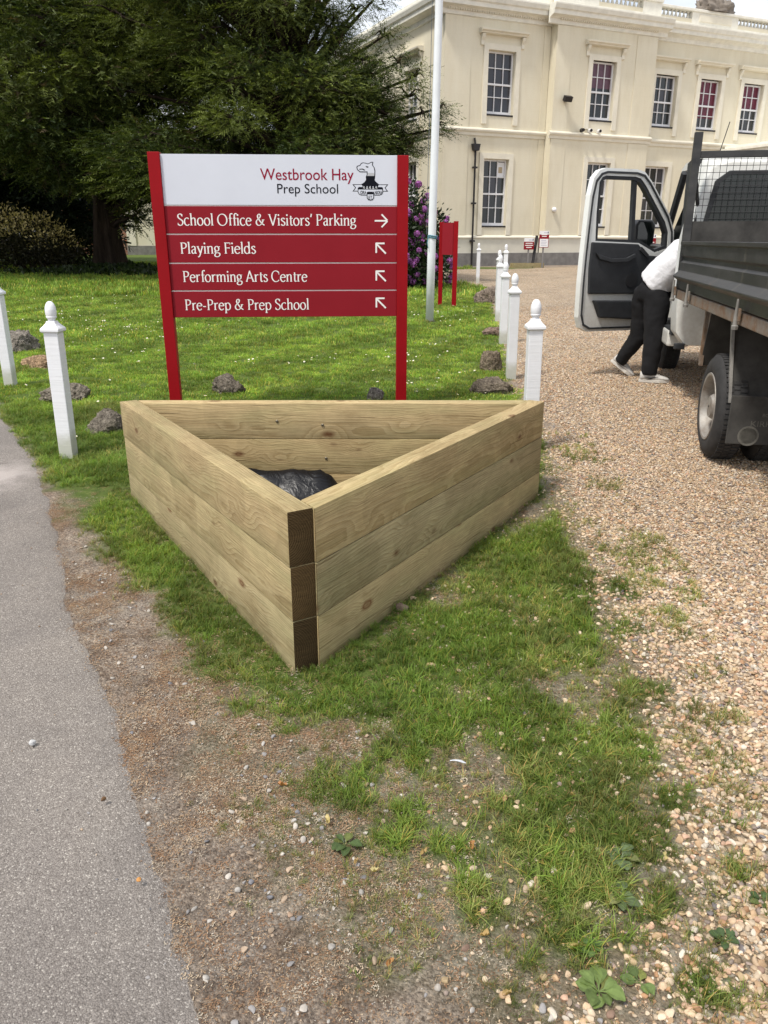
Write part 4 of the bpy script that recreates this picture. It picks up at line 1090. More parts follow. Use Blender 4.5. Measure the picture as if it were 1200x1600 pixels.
# local frame: x along the front, -y outward, z up
WIN = []            # (x0,x1,z0,z1, front y)
class Wall:
    pass
def wall_with_holes(name, x0, x1, z0, z1, y, holes, depth=0.3, parent=house, mat=None, axis='f'):
    """a wall slab (front face at y, going back by depth) with rectangular openings"""
    xs = sorted(set([x0, x1] + [h[0] for h in holes] + [h[1] for h in holes])); zs = sorted(set([z0, z1] + [h[2] for h in holes] + [h[3] for h in holes]))
    b = MB()
    def inhole(a, c): return any(h[0] < a < h[1] and h[2] < c < h[3] for h in holes)
    vid = {}
    def V(x, yy, z):
        key = (round(x, 4), round(yy, 4), round(z, 4))
        if key not in vid:
            vid[key] = len(b.v); b.v.append((x, yy, z))
        return vid[key]
    def F(*p):
        b.f.append(tuple(V(*q) for q in p)); b.mi.append(0)
    for i in range(len(xs) - 1):
        for j in range(len(zs) - 1):
            if inhole((xs[i] + xs[i + 1]) / 2, (zs[j] + zs[j + 1]) / 2): continue
            F((xs[i], y, zs[j]), (xs[i + 1], y, zs[j]), (xs[i + 1], y, zs[j + 1]), (xs[i], y, zs[j + 1]))
    for (a, c, e, f) in holes:
        F((a, y, e), (a, y, f), (a, y + depth, f), (a, y + depth, e)); F((c, y, e), (c, y + depth, e), (c, y + depth, f), (c, y, f))
        F((a, y, f), (c, y, f), (c, y + depth, f), (a, y + depth, f)); F((a, y, e), (a, y + depth, e), (c, y + depth, e), (c, y, e))
    me = bpy.data.meshes.new(name); me.from_pydata(b.v, [], b.f); me.materials.append(mat or M_stucco); me.update()
    return link(name, me, parent)
UPZ = (5.16, 7.20); LOZ = (1.42, 3.74)
ZB1, ZS1, ZC0, ZC1 = 1.08, 4.62, 8.12, 8.72          # plinth, string course, cornice
PJ = 0.38                                            # forward break of the middle bay
XB0, XB1 = 4.30, 8.86
UW = {'A': [(1.74, 2.84)], 'B': [(5.94, 7.00)], 'C': [(9.28, 10.36), (11.58, 12.66), (13.92, 15.02), (16.3, 17.4)]}
LW = {'A': [(1.72, 2.76)], 'B': [(6.06, 7.12)], 'C': [(9.2, 10.36), (18.5, 19.5)]}
XEND = 24.0
SEC = {'A': (0.0, XB0, 0.0), 'B': (XB0, XB1, -PJ), 'C': (XB1, XEND, 0.0)}
for s_, (x0, x1, y) in SEC.items():
    hl = [(a, c, LOZ[0], LOZ[1]) for a, c in LW[s_]]; hu = [(a, c, UPZ[0], UPZ[1]) for a, c in UW[s_]]
    wall_with_holes('front_wall', x0, x1, ZB1, 9.0, y, hl + hu)
    b = MB(); b.box(x0 + (0.0 if s_ != 'A' else -0.02), x1, y - 0.03, y + 0.3, 0.5, ZB1); b.build('lower_wall', M_lowwall, house)
    b = MB(); b.box(x0 - (0.05 if s_ != 'C' else 0), x1 + (0.02 if s_ == 'B' else 0), y - 0.07, y + 0.3, -0.5, 0.5); b.build('plinth', M_plinth, house)
    for nm, prof in (('plinth_moulding', [(0, ZB1 - .06), (-.075, ZB1 - .05), (-.075, ZB1 - .01), (-.03, ZB1 + .04), (0, ZB1 + .05)]),
                     ('string_course', [(0, ZS1 - .14), (-.04, ZS1 - .13), (-.05, ZS1 - .04), (-.10, ZS1), (-.115, ZS1 + .05), (-.10, ZS1 + .09), (-.03, ZS1 + .12), (0, ZS1 + .12)]),
                     ('cornice', [(0, ZC0), (-.05, ZC0 + .02), (-.06, ZC0 + .16), (-.16, ZC0 + .22), (-.30, ZC0 + .26), (-.31, ZC0 + .38), (-.36, ZC0 + .42), (-.40, ZC0 + .54), (-.40, ZC0 + .58), (0, ZC0 + .62)])):
        b = MB(); e_ = 0.0
        o0 = x0 - (0.40 if nm == 'cornice' else 0.11 if nm == 'string_course' else 0.07) * (s_ != 'C'); o1 = x1 + (0.40 if nm == 'cornice' else 0.11 if nm == 'string_course' else 0.07) * (s_ == 'B')
        if s_ == 'A': o1 = x1
        if s_ == 'B' : o0 -= 0
        dz_ = 0.003 if s_ == 'B' else 0
        b.prism([(y + a_, z_ + dz_) for a_, z_ in prof][::-1], o0, o1, 'x'); b.build(nm, M_trim if nm != 'cornice' else M_trimpale, house)
# dentils under the cornice
den = MB()
for s_, (x0, x1, y) in SEC.items():
    if s_ == 'C': continue
    x = x0 + 0.05
    while x < x1 - 0.05:
        den.box(x, x + 0.05, y - 0.13, y - 0.02, ZC0 + 0.145, ZC0 + 0.215); x += 0.095
tag(den.build('dentils', M_trim, house), kind='stuff')
# returns of the bay and the left flank wall
MB().box(XB0, XB0 + 0.25, -PJ + 0.001, 0.05, ZB1, 9.0).build('bay_return', M_stucco, house)
MB().box(XB1 - 0.25, XB1, -PJ + 0.001, 0.05, ZB1, 9.0).build('bay_return', M_stucco, house)
flank = empty('flank', (0, 0, 0), R(-90))           # not used as a thing: removed below, walls are parented to the house
bpy.data.objects.remove(flank)
FL = 15.0
def side_box(b, y0, y1, x0, x1, z0, z1): return b.box(x0, x1, y0, y1, z0, z1)
# flank wall with two window openings (made in a rotated frame, then parented to the house)
fw = wall_with_holes('flank_wall', -FL, 0.0, ZB1, 9.0, 0.0, [(-3.0, -1.95, 4.9 + .26, 6.85), (-2.95, -1.95, 1.42, 3.74), (-7.6, -6.5, 5.16, 7.1)])
fw.rotation_euler = (0, 0, R(-90)); fw.location = (0, 0, 0)
b = MB(); side_box(b, 0.3, FL, -0.03, 0.3, 0.5, ZB1); b.build('lower_wall', M_lowwall, house)
b = MB(); side_box(b, 0.3, FL, -0.07, 0.3, -0.5, 0.5); b.build('plinth', M_plinth, house)
for nm, prof, mt in (('string_course', [(0, ZS1 - .14), (-.04, ZS1 - .13), (-.05, ZS1 - .04), (-.10, ZS1), (-.115, ZS1 + .05), (-.10, ZS1 + .09), (-.03, ZS1 + .12), (0, ZS1 + .12)], M_trim),
                     ('cornice', [(0, ZC0), (-.05, ZC0 + .02), (-.06, ZC0 + .16), (-.16, ZC0 + .22), (-.30, ZC0 + .26), (-.31, ZC0 + .38), (-.36, ZC0 + .42), (-.40, ZC0 + .54), (-.40, ZC0 + .58), (0, ZC0 + .62)], M_trimpale)):
    b = MB(); b.prism([(a_, z_ - 0.002) for a_, z_ in prof], -0.02, FL, 'y'); b.build(nm, mt, house)
# body behind the walls, roof
MB().box(0.33, XEND, 0.33, 14.5, 0.0, 8.9).build('core', M_dark, house)
# parapet: solid blocking course, piers, balusters, coping
b = MB(); b.box(0.0, XB0 - 0.02, -0.02, 0.32, 8.74, 9.33); b.build('parapet', M_trimpale, house)
b = MB(); b.box(-0.02, 0.3, 0.32, FL, 8.74, 9.0); b.build('parapet', M_trimpale, house)
b = MB(); b.box(XB0 - 0.02, XB1 + 0.02, -PJ - 0.02, 0.3, 8.742, 8.86); b.build('parapet_base', M_trimpale, house)
b = MB(); b.box(XB1 + 0.02, XEND, -0.02, 0.3, 8.74, 8.86); b.build('parapet_base', M_trimpale, house)
bal = MB(); bal.lathe([(0.07, 0.0), (0.07, 0.03), (0.035, 0.045), (0.03, 0.08), (0.06, 0.13), (0.068, 0.18), (0.05, 0.235), (0.032, 0.29), (0.03, 0.325), (0.05, 0.345), (0.065, 0.355), (0.065, 0.379)], 10)
me_bal = bal.mesh('baluster', M_trimpale, smooth=40)
def balus(x0, x1, y, n):
    for i in range(n): link('baluster', me_bal, house, (x0 + (i + 0.5) * (x1 - x0) / n, y + 0.14, 8.861))
balus(6.0, 8.0, -PJ, 10); balus(8.98, 10.75, 0, 9); balus(13.15, 16.0, 0, 15)
for (x0, x1, y) in ((XB0 - 0.02, 6.0, -PJ), (8.0, XB1 + 0.02, -PJ), (10.75, 13.15, 0), (16.0, 16.6, 0)):
    MB().box(x0, x1, y - 0.02, y + 0.3, 8.862, 9.24).build('parapet_pier', M_trimpale, house)
for (x0, x1, y) in ((XB0 - 0.06, XB1 + 0.06, -PJ), (XB1 + 0.06, XEND, 0)):
    MB().box(x0, x1, y - 0.07, y + 0.35, 9.242, 9.34).build('coping', M_trimpale, house, bevel=0.02)
b = MB(); b.box(11.1, 12.8, -0.045, 0.02, 8.92, 9.18); b.build('parapet_panel', M_trim, house, bevel=0.03)
# window surrounds, hoods, brackets, sashes, panes
WINDOWS = []
def window(x0, x1, z0, z1, y, upper, glass, blind=None, nrow=4, hood=True, M=None, parent=house, arch=True):
    w = x1 - x0
    def put(b, nm, mat, par=parent, **kw):
        o = b.build(nm, mat, par, **kw)
        if M is not None and par is parent: o.matrix_local = M
        return o
    if arch:
        b = MB()
        for (a, c) in ((x0 - 0.20, x0 - 0.012), (x1 + 0.012, x1 + 0.20)): b.box(a, c, y - 0.05, y + 0.01, z0 - 0.28 if upper else ZB1 + 0.06, z1 + 0.20)
        put(b, 'architrave', M_trim)
        put(MB().box(x0 - 0.012, x1 + 0.012, y - 0.052, y + 0.01, z1 + 0.012, z1 + 0.20), 'architrave_head', M_trim)
        if upper and hood:
            b = MB(); hz = z1 + 0.46
            b.prism([(y + 0.01, hz), (y - 0.16, hz + 0.02), (y - 0.18, hz + 0.06), (y - 0.25, hz + 0.09), (y - 0.26, hz + 0.14), (y + 0.01, hz + 0.18)][::-1], x0 - 0.40, x1 + 0.40, 'x')
            put(b, 'hood', M_trim)
            for xb in (x0 - 0.33, x1 + 0.21):
                b = MB(); b.prism([(y + 0.01, hz - 0.36), (y - 0.06, hz - 0.33), (y - 0.05, hz - 0.20), (y - 0.12, hz - 0.10), (y - 0.15, hz - 0.001), (y + 0.01, hz - 0.001)][::-1], xb, xb + 0.12, 'x')
                put(b, 'hood_bracket', M_trim)
    yf = y + 0.13
    b = MB(); fr = 0.055
    b.box(x0, x0 + fr, yf, yf + 0.08, z0 + 0.05, z1); b.box(x1 - fr, x1, yf, yf + 0.08, z0 + 0.05, z1)
    b.box(x0 + fr, x1 - fr, yf, yf + 0.08, z1 - fr, z1); b.box(x0 + fr, x1 - fr, yf, yf + 0.08, z0 + 0.05, z0 + 0.15)
    zm = (z0 + z1) / 2
    b.box(x0 + fr, x1 - fr, yf - 0.012, yf + 0.06, zm - 0.035, zm + 0.025)
    xs = [x0 + fr + (w - 2 * fr) * i / 3 for i in range(4)]; zz = [z0 + 0.15 + (z1 - fr - z0 - 0.15) * i / nrow for i in range(nrow + 1)]
    for x in xs[1:-1]: b.box(x - 0.013, x + 0.013, yf + 0.004, yf + 0.05, z0 + 0.15, z1 - fr)
    for j in range(1, nrow):
        if abs(zz[j] - zm) > 0.1:
            for i in range(3): b.box(xs[i] + 0.014 * (i > 0), xs[i + 1] - 0.014 * (i < 2), yf + 0.006, yf + 0.048, zz[j] - 0.013, zz[j] + 0.013)
    win = put(b, 'window', M_winwhite)
    for i in range(3):
        for j in range(nrow):
            g_ = glass if (i * 7 + j * 3 + int(x0 * 10)) % 5 else M_glassg
            pb = MB().box(xs[i] + 0.001, xs[i + 1] - 0.001, yf + 0.054, yf + 0.062, zz[j] + 0.001, zz[j + 1] - 0.001)
            tl_, tz_ = random.uniform(-0.0022, 0.0022), random.uniform(-0.0022, 0.0022)          # old glass: every pane sits a little askew
            pb.v = [(a_, q_ + (tl_ if a_ > (xs[i] + xs[i + 1]) / 2 else -tl_) + (tz_ if c_ > (zz[j] + zz[j + 1]) / 2 else -tz_), c_) for a_, q_, c_ in pb.v]
            pb.build('pane', g_, win)
    if blind:
        mat_, frac = blind
        bz0 = z1 - fr - (z1 - z0 - fr - .15) * frac
        # blind hung just inside the glass: here read through the panes, so set in front plane of the room
        MB().box(x0 + fr + .001, x1 - fr - .001, yf + 0.0485, yf + 0.0492, bz0, z1 - fr - .001).build('blind', mat_, win)
    sill = put(MB().box(x0 - 0.02, x1 + 0.02, y - 0.02, yf + 0.05, z0 - 0.005, z0 + 0.049), 'sill', M_iron)
    return win
window(1.74, 2.84, *UPZ, 0.0, True, M_glassg)
window(5.94, 7.00, UPZ[0] - .0, UPZ[1] - 0.06, -PJ, True, M_glass, (M_blind_p, 0.45))
for i, (a, c) in enumerate(UW['C']): window(a, c, UPZ[0] - 0.001, UPZ[1] - 0.2 + 0.0, 0.0, True, M_glass, [None, (M_blind_r, 0.80), (M_blind_r, 0.55), None][i])
window(1.72, 2.76, *LOZ, 0.0, False, M_glass)
window(6.06, 7.12, *LOZ, -PJ, False, M_glass)
window(9.2, 10.36, *LOZ, 0.0, False, M_glass)
MS = Matrix.Rotation(R(-90), 4, 'Z')
window(-3.0, -1.95, 5.16, 6.85, 0.0, True, M_stucco, M=MS)
window(-7.6, -6.5, 5.16, 7.10, 0.0, True, M_glass, M=MS)
window(-2.95, -1.95, *LOZ, 0.0, False, M_glass, M=MS)
# a white notice behind one pane of the lower left window
MB().box(2.38, 2.70, 0.170, 0.178, 3.13, 3.66).build('notice', M_winwhite, house)
MB().box(2.46, 2.62, 0.166, 0.1695, 3.30, 3.50).build('notice_print', simple('notice_tan', (0.45, 0.36, 0.24), 0.6), house)
# shallow pilaster strips on the bay and left front
for (x0, x1, y) in ((0.0, 1.02, 0.0), (4.02, 4.28, 0.0), (XB0 + 0.0, 4.95, -PJ), (7.9, XB1 - 0.001, -PJ)):
    MB().box(x0, x1, y - 0.022, y + 0.005, ZS1 + 0.125, ZC0 - 0.001).build('pilaster', M_stucco, house)
    MB().box(x0, x1, y - 0.022, y + 0.005, ZB1 + 0.052, ZS1 - 0.142).build('pilaster', M_stucco, house)
# downpipe
b = MB(); b.tube([(1.30, -0.10, 0.05), (1.30, -0.10, 4.02)], 0.036, 10); b.build('downpipe', M_iron, house, smooth=40)
b = MB(); b.prism([(1.20, 3.98), (1.40, 3.98), (1.45, 4.20), (1.15, 4.20)], -0.2, -0.04, 'y'); b.tube([(1.30, -0.08, 4.2), (1.27, -0.06, 4.40)], 0.035, 8); b.build('rainwater_head', M_iron, house)
for zz in (0.9, 2.2, 3.4): MB().box(1.22, 1.38, -0.16, -0.0305, zz, zz + 0.06).build('pipe_bracket', M_iron, house)
# porch at the right
b = MB(); b.box(13.4, 20.0, -5.2, -0.05, 0.0, 4.0); b.build('porch_wall', M_stucco, house)
b = MB()
for (o_, z0, z1) in ((0.10, 4.0, 4.14), (0.22, 4.14, 4.24), (0.36, 4.24, 4.40), (0.42, 4.40, 4.50), (0.20, 4.50, 4.62)): b.box(13.4 - o_, 20.0, -5.2 - o_, -0.12, z0 + 0.001, z1)
b.build('porch_cornice', M_trimpale, house)
# stone figure group on the parapet
b = MB()
from mathutils import noise as mnoise
bm = bmesh.new(); bmesh.ops.create_icosphere(bm, subdivisions=4, radius=1.0)
for v_ in bm.verts:
    p = v_.co.copy(); f = 1 + 0.5 * mnoise.turbulence(p * 2.2 + Vector((4, 1, 9)), 4, False) - 0.2
    v_.co = Vector((p.x * 1.05 * f, p.y * 0.3 * f, max(-0.2, p.z) * 0.55 * f))
me = bpy.data.meshes.new('urn_carving'); bm.to_mesh(me); bm.free(); me.materials.append(simple('weathered_stone', (0.22, 0.19, 0.16), 0.9, 0.35, 6, bump=0.5, bscale=20))
me.polygons.foreach_set('use_smooth', [True] * len(me.polygons))
link('stone_carving', me, house, (12.0, 0.12, 9.44))
# fittings on the wall: things of their own
def hpt(x, y, z): return house.matrix_basis @ Vector((x, y, z))
house_rz = HA
fl = empty('floodlight', Vector((H0.x, H0.y, H0.z)) + Matrix.Rotation(HA, 3, 'Z') @ Vector((4.78, -PJ, 5.82)), HA)
tag(fl, 'small black floodlight on the upper cream wall left of the bay window', 'floodlight')
MB().box(-0.04, 0.04, -0.10, -0.023, -0.10, 0.06).build('bracket', M_iron, fl)
MB().box(-0.16, 0.16, -0.30, -0.14, -0.02, 0.16, M=Matrix.Rotation(R(25), 4, 'X')).build('lamp_housing', M_iron, fl, bevel=0.01)
for i, (x, lb, mt) in enumerate(((5.62, 'black wall camera on the string course, left of the pair', M_iron), (5.98, 'white wall camera on the string course beside the black one', M_winwhite), (6.4, 'white wall camera with dark lens, rightmost on the string course', M_winwhite))):
    cmo = empty('wall_camera', Vector(H0) + Matrix.Rotation(HA, 3, 'Z') @ Vector((x, -PJ, 4.78)), HA); tag(cmo, lb, 'camera', 'cameras on the string course')
    MB().box(-0.05, 0.05, -0.08, -0.023, -0.02, 0.08).build('mount', mt, cmo)
    MB().tube([(-0.02, -0.08, 0.06), (-0.10, -0.30, 0.02)], [0.05, 0.06], 10).build('camera_body', mt, cmo, smooth=40)
    MB().tube([(-0.101, -0.302, 0.02), (-0.104, -0.312, 0.018)], [0.05, 0.05], 10).build('lens', M_iron, cmo)
wl = empty('wall_lamp', Vector(H0) + Matrix.Rotation(HA, 3, 'Z') @ Vector((4.62, -PJ - 0.02, 2.05)), HA)
tag(wl, 'small round white wall lamp low on the cream bay corner', 'lamp')
MB().lathe([(0.07, 0), (0.09, -0.03), (0.085, -0.09), (0.05, -0.13), (0.01, -0.14)], 14, axis='y').build('globe', M_winwhite, wl, smooth=True)
MB().lathe([(0.045, 0.015), (0.045, 0.0)], 14, axis='y').build('backplate', M_iron, wl)

# small notice signs on stakes before the house
def stake_sign(x, y, w, zb_, zt, label, white_bottom=False, zhead=0.12):
    e_ = empty('parking_sign', (x, y, gzf(x, y)), R(8)); z = gzf(x, y); tag(e_, label, 'sign', 'small signs in front of the house')
    MB().box(-0.025, 0.025, 0.012, 0.05, -0.1, zt - z).build('stake', M_stake, e_)
    MB().box(-w / 2, w / 2, -0.008, 0.011, zb_ - z, zt - zhead - z - 0.001).build('panel', M_redpanel, e_)
    hd_ = MB().box(-w / 2, w / 2, -0.008, 0.011, zt - zhead - z, zt - z).build('header', M_winwhite, e_)
    MB().box(-w * 0.05, w * 0.30, -0.0105, -0.0085, zt - zhead * 0.62 - z, zt - zhead * 0.45 - z).build('name_print', M_crestgrey, hd_)
    MB().box(w * 0.34, w * 0.42, -0.0105, -0.0085, zt - zhead * 0.75 - z, zt - zhead * 0.2 - z).build('crest_mark', M_txtb, hd_)
    if white_bottom:
        MB().box(-w * 0.44, w * 0.44, -0.0105, -0.0085, zb_ + 0.02 - z, zb_ + 0.30 - z).build('white_notice', M_winwhite, e_)
        lines_ = ((0.62, zb_ + 0.43), (0.5, zb_ + 0.37))
        for j in range(4): MB().box(-w * 0.3, w * (0.3 - 0.08 * (j % 2)), -0.012, -0.0108, zb_ + 0.07 + 0.055 * j - z, zb_ + 0.085 + 0.055 * j - z).build('print_line', M_crestgrey, e_)
    else:
        lines_ = ((0.7, zb_ + 0.20), (0.8, zb_ + 0.13), (0.55, zb_ + 0.06))
    for f_, zz in lines_:
        MB().box(-w * f_ / 2, w * f_ / 2, -0.0105, -0.0085, zz - z, zz + 0.028 - z).build('print_line', M_txtw, e_)
M_stake = simple('grey_stake', (0.22, 0.21, 0.21), 0.7, 0.1)
M_crestgrey = simple('grey_print', (0.42, 0.40, 0.52), 0.6, 0.05)
stake_sign(5.22, 29.5, 0.37, 1.11, 1.50, 'small red sign with a white header, lower and left of the two by the wall')
stake_sign(5.75, 29.5, 0.36, 1.175, 1.745, 'small red sign with white notice below, taller of the two by the wall', True)
stake_sign(8.95, 27.5, 0.34, 1.15, 1.62, 'small red sign seen through the open truck door beside the mirror')
stake_sign(6.98, 27.8, 0.30, 1.10, 1.60, 'small red sign seen at the left edge of the truck door window')
stake_sign(9.75, 26.5, 0.40, 1.05, 2.1, 'taller red sign between the truck door and the cab', True)
po = empty('leaning_post', (5.48, 29.62, gzf(5.5, 29.6)), 0); tag(po, 'black pole leaning on the wall behind the small red signs', 'pole')
MB().tube([(-0.10, -0.1, 0.0), (0.06, 0.15, 1.10)], 0.055, 8).build('pole', M_iron, po, smooth=40)
kb = link('stone_trough', None) if False else empty('wooden_trough', (5.25, 29.42, gzf(5.2, 29.4)), R(14)); tag(kb, 'low timber trough at the foot of the cream wall', 'trough')
for (y0, y1) in ((0.02, 0.06), (0.28, 0.32)): MB().box(-0.6, 0.6, y0, y1, 0, 0.17).build('board', M_wood_green, kb)
for (x0, x1) in ((-0.6, -0.56), (0.56, 0.6)): MB().box(x0, x1, 0.061, 0.279, 0, 0.165).build('end_board', M_wood_green, kb)
MB().box(-0.55, 0.55, 0.07, 0.27, 0.02, 0.14).build('soil', M_soilring, kb)

# outbuilding seen between the yew trunk and the sign
ob = empty('outbuilding', (-14.7, 47.0, gzf(-14.7, 47)), R(6)); tag(ob, 'cream outbuilding with a brick end behind the yew trunk', 'building')
MB().box(0.0, 5.5, 0.0, 6.0, 0.5, 4.2).build('wall', M_stucco, ob)
MB().box(-0.03, 5.52, -0.05, 6.0, -0.5, 0.499).build('plinth', M_plinth, ob)
MB().box(0.0, 0.5, -0.07, -0.001, 0.5, 4.2).build('corner_pilaster', M_trim, ob)
k = NT('red_brick'); v = k.coord('Object')
br = k.n('TexBrick', Vector=k.n('Mapping', Vector=v, Rotation=(R(90), 0, 0)).outputs['Vector'], Scale=1.0, Color1=(0.32, 0.12, 0.06, 1), Color2=(0.24, 0.09, 0.05, 1), Mortar=(0.3, 0.26, 0.22, 1), Mortar_Size=0.01, Brick_Width=0.225, Row_Height=0.075)
k.base(br.outputs['Color'], 0.9); M_brick = k.m
MB().box(-3.6, -0.031, 0.2, 6.0, -0.5, 3.6).build('brick_end', M_brick, ob)
MB().prism([(-3.9, 3.6), (5.8, 4.25), (5.8, 4.5), (1.0, 6.0), (-3.9, 4.0)], -0.3, 6.4, 'y').build('roof', M_plinth, ob)
# ================================================================== TRUCK
TA = R(10.6)
TX0 = Vector((2.17, 5.0, 0.10))
truck = empty('dropside_truck', TX0, 0.0)
# local frame: +X = left side outwards?  use own axes: x' forward -> local Y, left -> local -X
truck.rotation_euler = (0, 0, -TA)
tag(truck, 'white cab tipper truck with black dropside body parked on the gravel', 'truck')
# local: Y forward, X to the right, Z up.  left tyre outer face at x = 0
def dirt(k, base, mud=(0.16, 0.12, 0.085), amt=0.5):
    v = k.coord('Object'); n1 = k.noise(v, 3.5, 7, 0.7); n2 = k.noise(v, 28, 5, 0.65)
    sp = k.n('SeparateXYZ', Vector=v)
    low = k.ramp(k.math('ADD', sp.outputs['Z'], k.math('MULTIPLY', n1, -0.7)), [(0.15, 1.0), (0.75, 0.0)])
    f = k.math('MULTIPLY', k.math('MAXIMUM', k.ramp(n1, [(0.5, 0.0), (0.75, 0.7)]), low), amt)
    f = k.math('MULTIPLY', f, k.ramp(n2, [(0.25, 0.4), (0.7, 1.0)]))
    return k.mix(f, base, mud), n1, n2
k = NT('cab_white'); c, n1, n2 = dirt(k, (0.74, 0.75, 0.73), (0.34, 0.29, 0.22), 0.5); k.base(c, 0.32, 0.5); k.bump(n2, 0.03, 0.01); M_cab = k.m
k = NT('body_black'); v = k.coord('Object')
dn = k.noise(k.n('Mapping', Vector=v, Scale=(2, 1.2, 7)).outputs['Vector'], 1.0, 7, 0.7); d2 = k.noise(v, 34, 6, 0.7)
c = k.mix(k.ramp(dn, [(0.35, 0.0), (0.72, 0.75)]), (0.013, 0.014, 0.016), (0.078, 0.076, 0.072))
c = k.mix(k.ramp(d2, [(0.60, 0.0), (0.74, 0.4)]), c, (0.12, 0.11, 0.10))
run = k.noise(k.n('Mapping', Vector=v, Scale=(3, 14, 1.2)).outputs['Vector'], 1.0, 4, 0.6)
c = k.mix(k.ramp(run, [(0.6, 0.0), (0.75, 0.45)]), c, (0.13, 0.115, 0.095))
rst = k.noise(k.n('Mapping', Vector=v, Scale=(2, 1.4, 5), Location=(3, 5, 1)).outputs['Vector'], 1.0, 6, 0.7)
c = k.mix(k.ramp(rst, [(0.64, 0.0), (0.74, 0.8)]), c, (0.14, 0.07, 0.03))
k.base(c, k.ramp(dn, [(0.3, 0.34), (0.7, 0.62)]), 0.5); k.bump(d2, 0.08, 0.006); M_body = k.m
k = NT('rusty_rail'); v = k.coord('Object'); n1 = k.noise(v, 7, 7, 0.7); n2 = k.noise(v, 40, 5, 0.7)
c = k.mix(k.ramp(n1, [(0.35, 0.0), (0.65, 1.0)]), (0.20, 0.19, 0.17), (0.17, 0.095, 0.05)); c = k.mix(k.ramp(n2, [(0.5, 0.0), (0.75, 0.7)]), c, (0.26, 0.22, 0.18))
k.base(c, 0.8, 0.3); k.bump(n2, 0.3, 0.01); M_rust = k.m
k = NT('mesh_black'); k.base((0.02, 0.02, 0.022), 0.5); M_mesh = k.m
M_rubber = simple('tyre_rubber', (0.030, 0.029, 0.029), 0.85, 0.3, 20, bump=0.1)
k = NT('rim_steel'); v = k.coord('Object'); n1 = k.noise(v, 9, 6, 0.7)
c = k.mix(k.ramp(n1, [(0.4, 0.0), (0.7, 0.8)]), (0.33, 0.315, 0.29), (0.15, 0.11, 0.08)); k.base(c, 0.55, 0.4, 0.25); k.bump(n1, 0.2, 0.01); M_rim = k.m
M_plastic = simple('grey_black_plastic', (0.030, 0.032, 0.036), 0.6, 0.2, 12, bump=0.08)
M_flap = simple('dusty_black_flap', (0.045, 0.043, 0.040), 0.8, 0.45, 7, bump=0.1)
M_strut = simple('grey_strut', (0.20, 0.19, 0.175), 0.6, 0.3, 15)
M_chassis = simple('chassis_dark', (0.035, 0.028, 0.022), 0.85, 0.5, 9)
k = NT('cab_glass'); k.base((0.010, 0.014, 0.013), 0.06, 0.6); M_cglass = k.m
M_mirror = NT('mirror_black').base((0.02, 0.021, 0.024), 0.35).m
XR = 2.05                                   # right side of the body
XL = -0.07                                  # left side of the body (outside)
YF, YR = 1.60, -2.1                         # front and rear of the load body
# --- left dropside: profiled panel
b = MB()
prof = [(0.0, 0.985), (0.0, 1.045), (-0.045, 1.075), (-0.045, 1.085), (0.0, 1.125), (0.0, 1.185), (0.018, 1.20), (0.018, 1.225), (0.0, 1.24), (0.0, 1.315), (-0.014, 1.32), (-0.014, 1.345), (0.035, 1.345), (0.035, 0.985)]
b.prism([(XL + a_, z) for a_, z in prof][::-1], YR, YF - 0.02, 'y'); b.build('left_dropside', M_body, truck, bevel=0.004)
MB().box(XR - 0.035, XR, YR, YF - 0.02, 0.985, 1.345).build('right_dropside', M_body, truck)
MB().box(XL + 0.036, XR - 0.036, YR, YR + 0.035, 0.985, 1.345).build('tailboard', M_body, truck)
MB().box(XL + 0.036, XR - 0.036, YR + 0.04, YF - 0.03, 0.965, 0.99).build('load_floor', M_rust, truck)
# side rail with drop-lock latches
b = MB(); b.box(XL - 0.005, XL + 0.06, YR, YF, 0.905, 0.975); b.build('side_rail', M_rust, truck, bevel=0.006)
MB().box(XR - 0.06, XR, YR, YF, 0.905, 0.975).build('side_rail', M_rust, truck)
for yy in (YF - 0.06, 0.92, -0.62, -1.7):
    o = MB().box(XL - 0.030, XL - 0.0155, yy - 0.022, yy + 0.022, 0.93, 1.0).build('latch', M_rust, truck, bevel=0.004)
    b = MB(); b.tube([(XL - 0.035, yy, 0.90), (XL - 0.038, yy, 0.96), (XL - 0.035, yy, 1.05)], [0.015, 0.009, 0.008], 8)
    b.lathe([(0.018, 0.0), (0.020, 0.02), (0.009, 0.03)], 8, (XL - 0.035, yy, 0.885)); b.build('latch_pin', M_strut, o)
# --- headboard: uprights, rails, solid lower sheet, mesh
for x in (XL + 0.0, XR - 0.06):
    MB().box(x, x + 0.06, YF, YF + 0.05, 0.93, 2.14).build('headboard_upright', M_body, truck, bevel=0.004)
MB().box(XL + 0.061, XR - 0.061, YF + 0.002, YF + 0.048, 1.955, 2.005).build('headboard_rail', M_body, truck, bevel=0.004)
MB().box(XL + 0.061, XR - 0.061, YF + 0.010, YF + 0.040, 1.0, 1.495).build('headboard_sheet', M_flap, truck)
b = MB(); s_ = 0.048; x = XL + 0.075
while x < XR - 0.07: b.tube([(x, YF + 0.022, 1.49), (x, YF + 0.022, 1.96)], 0.0021, 4, cap=False); x += s_
z = 1.515
while z < 1.95: b.tube([(XL + 0.06, YF + 0.018, z), (XR - 0.06, YF + 0.018, z)], 0.0021, 4, cap=False); z += s_
b.build('wire_guard', M_mesh, truck)
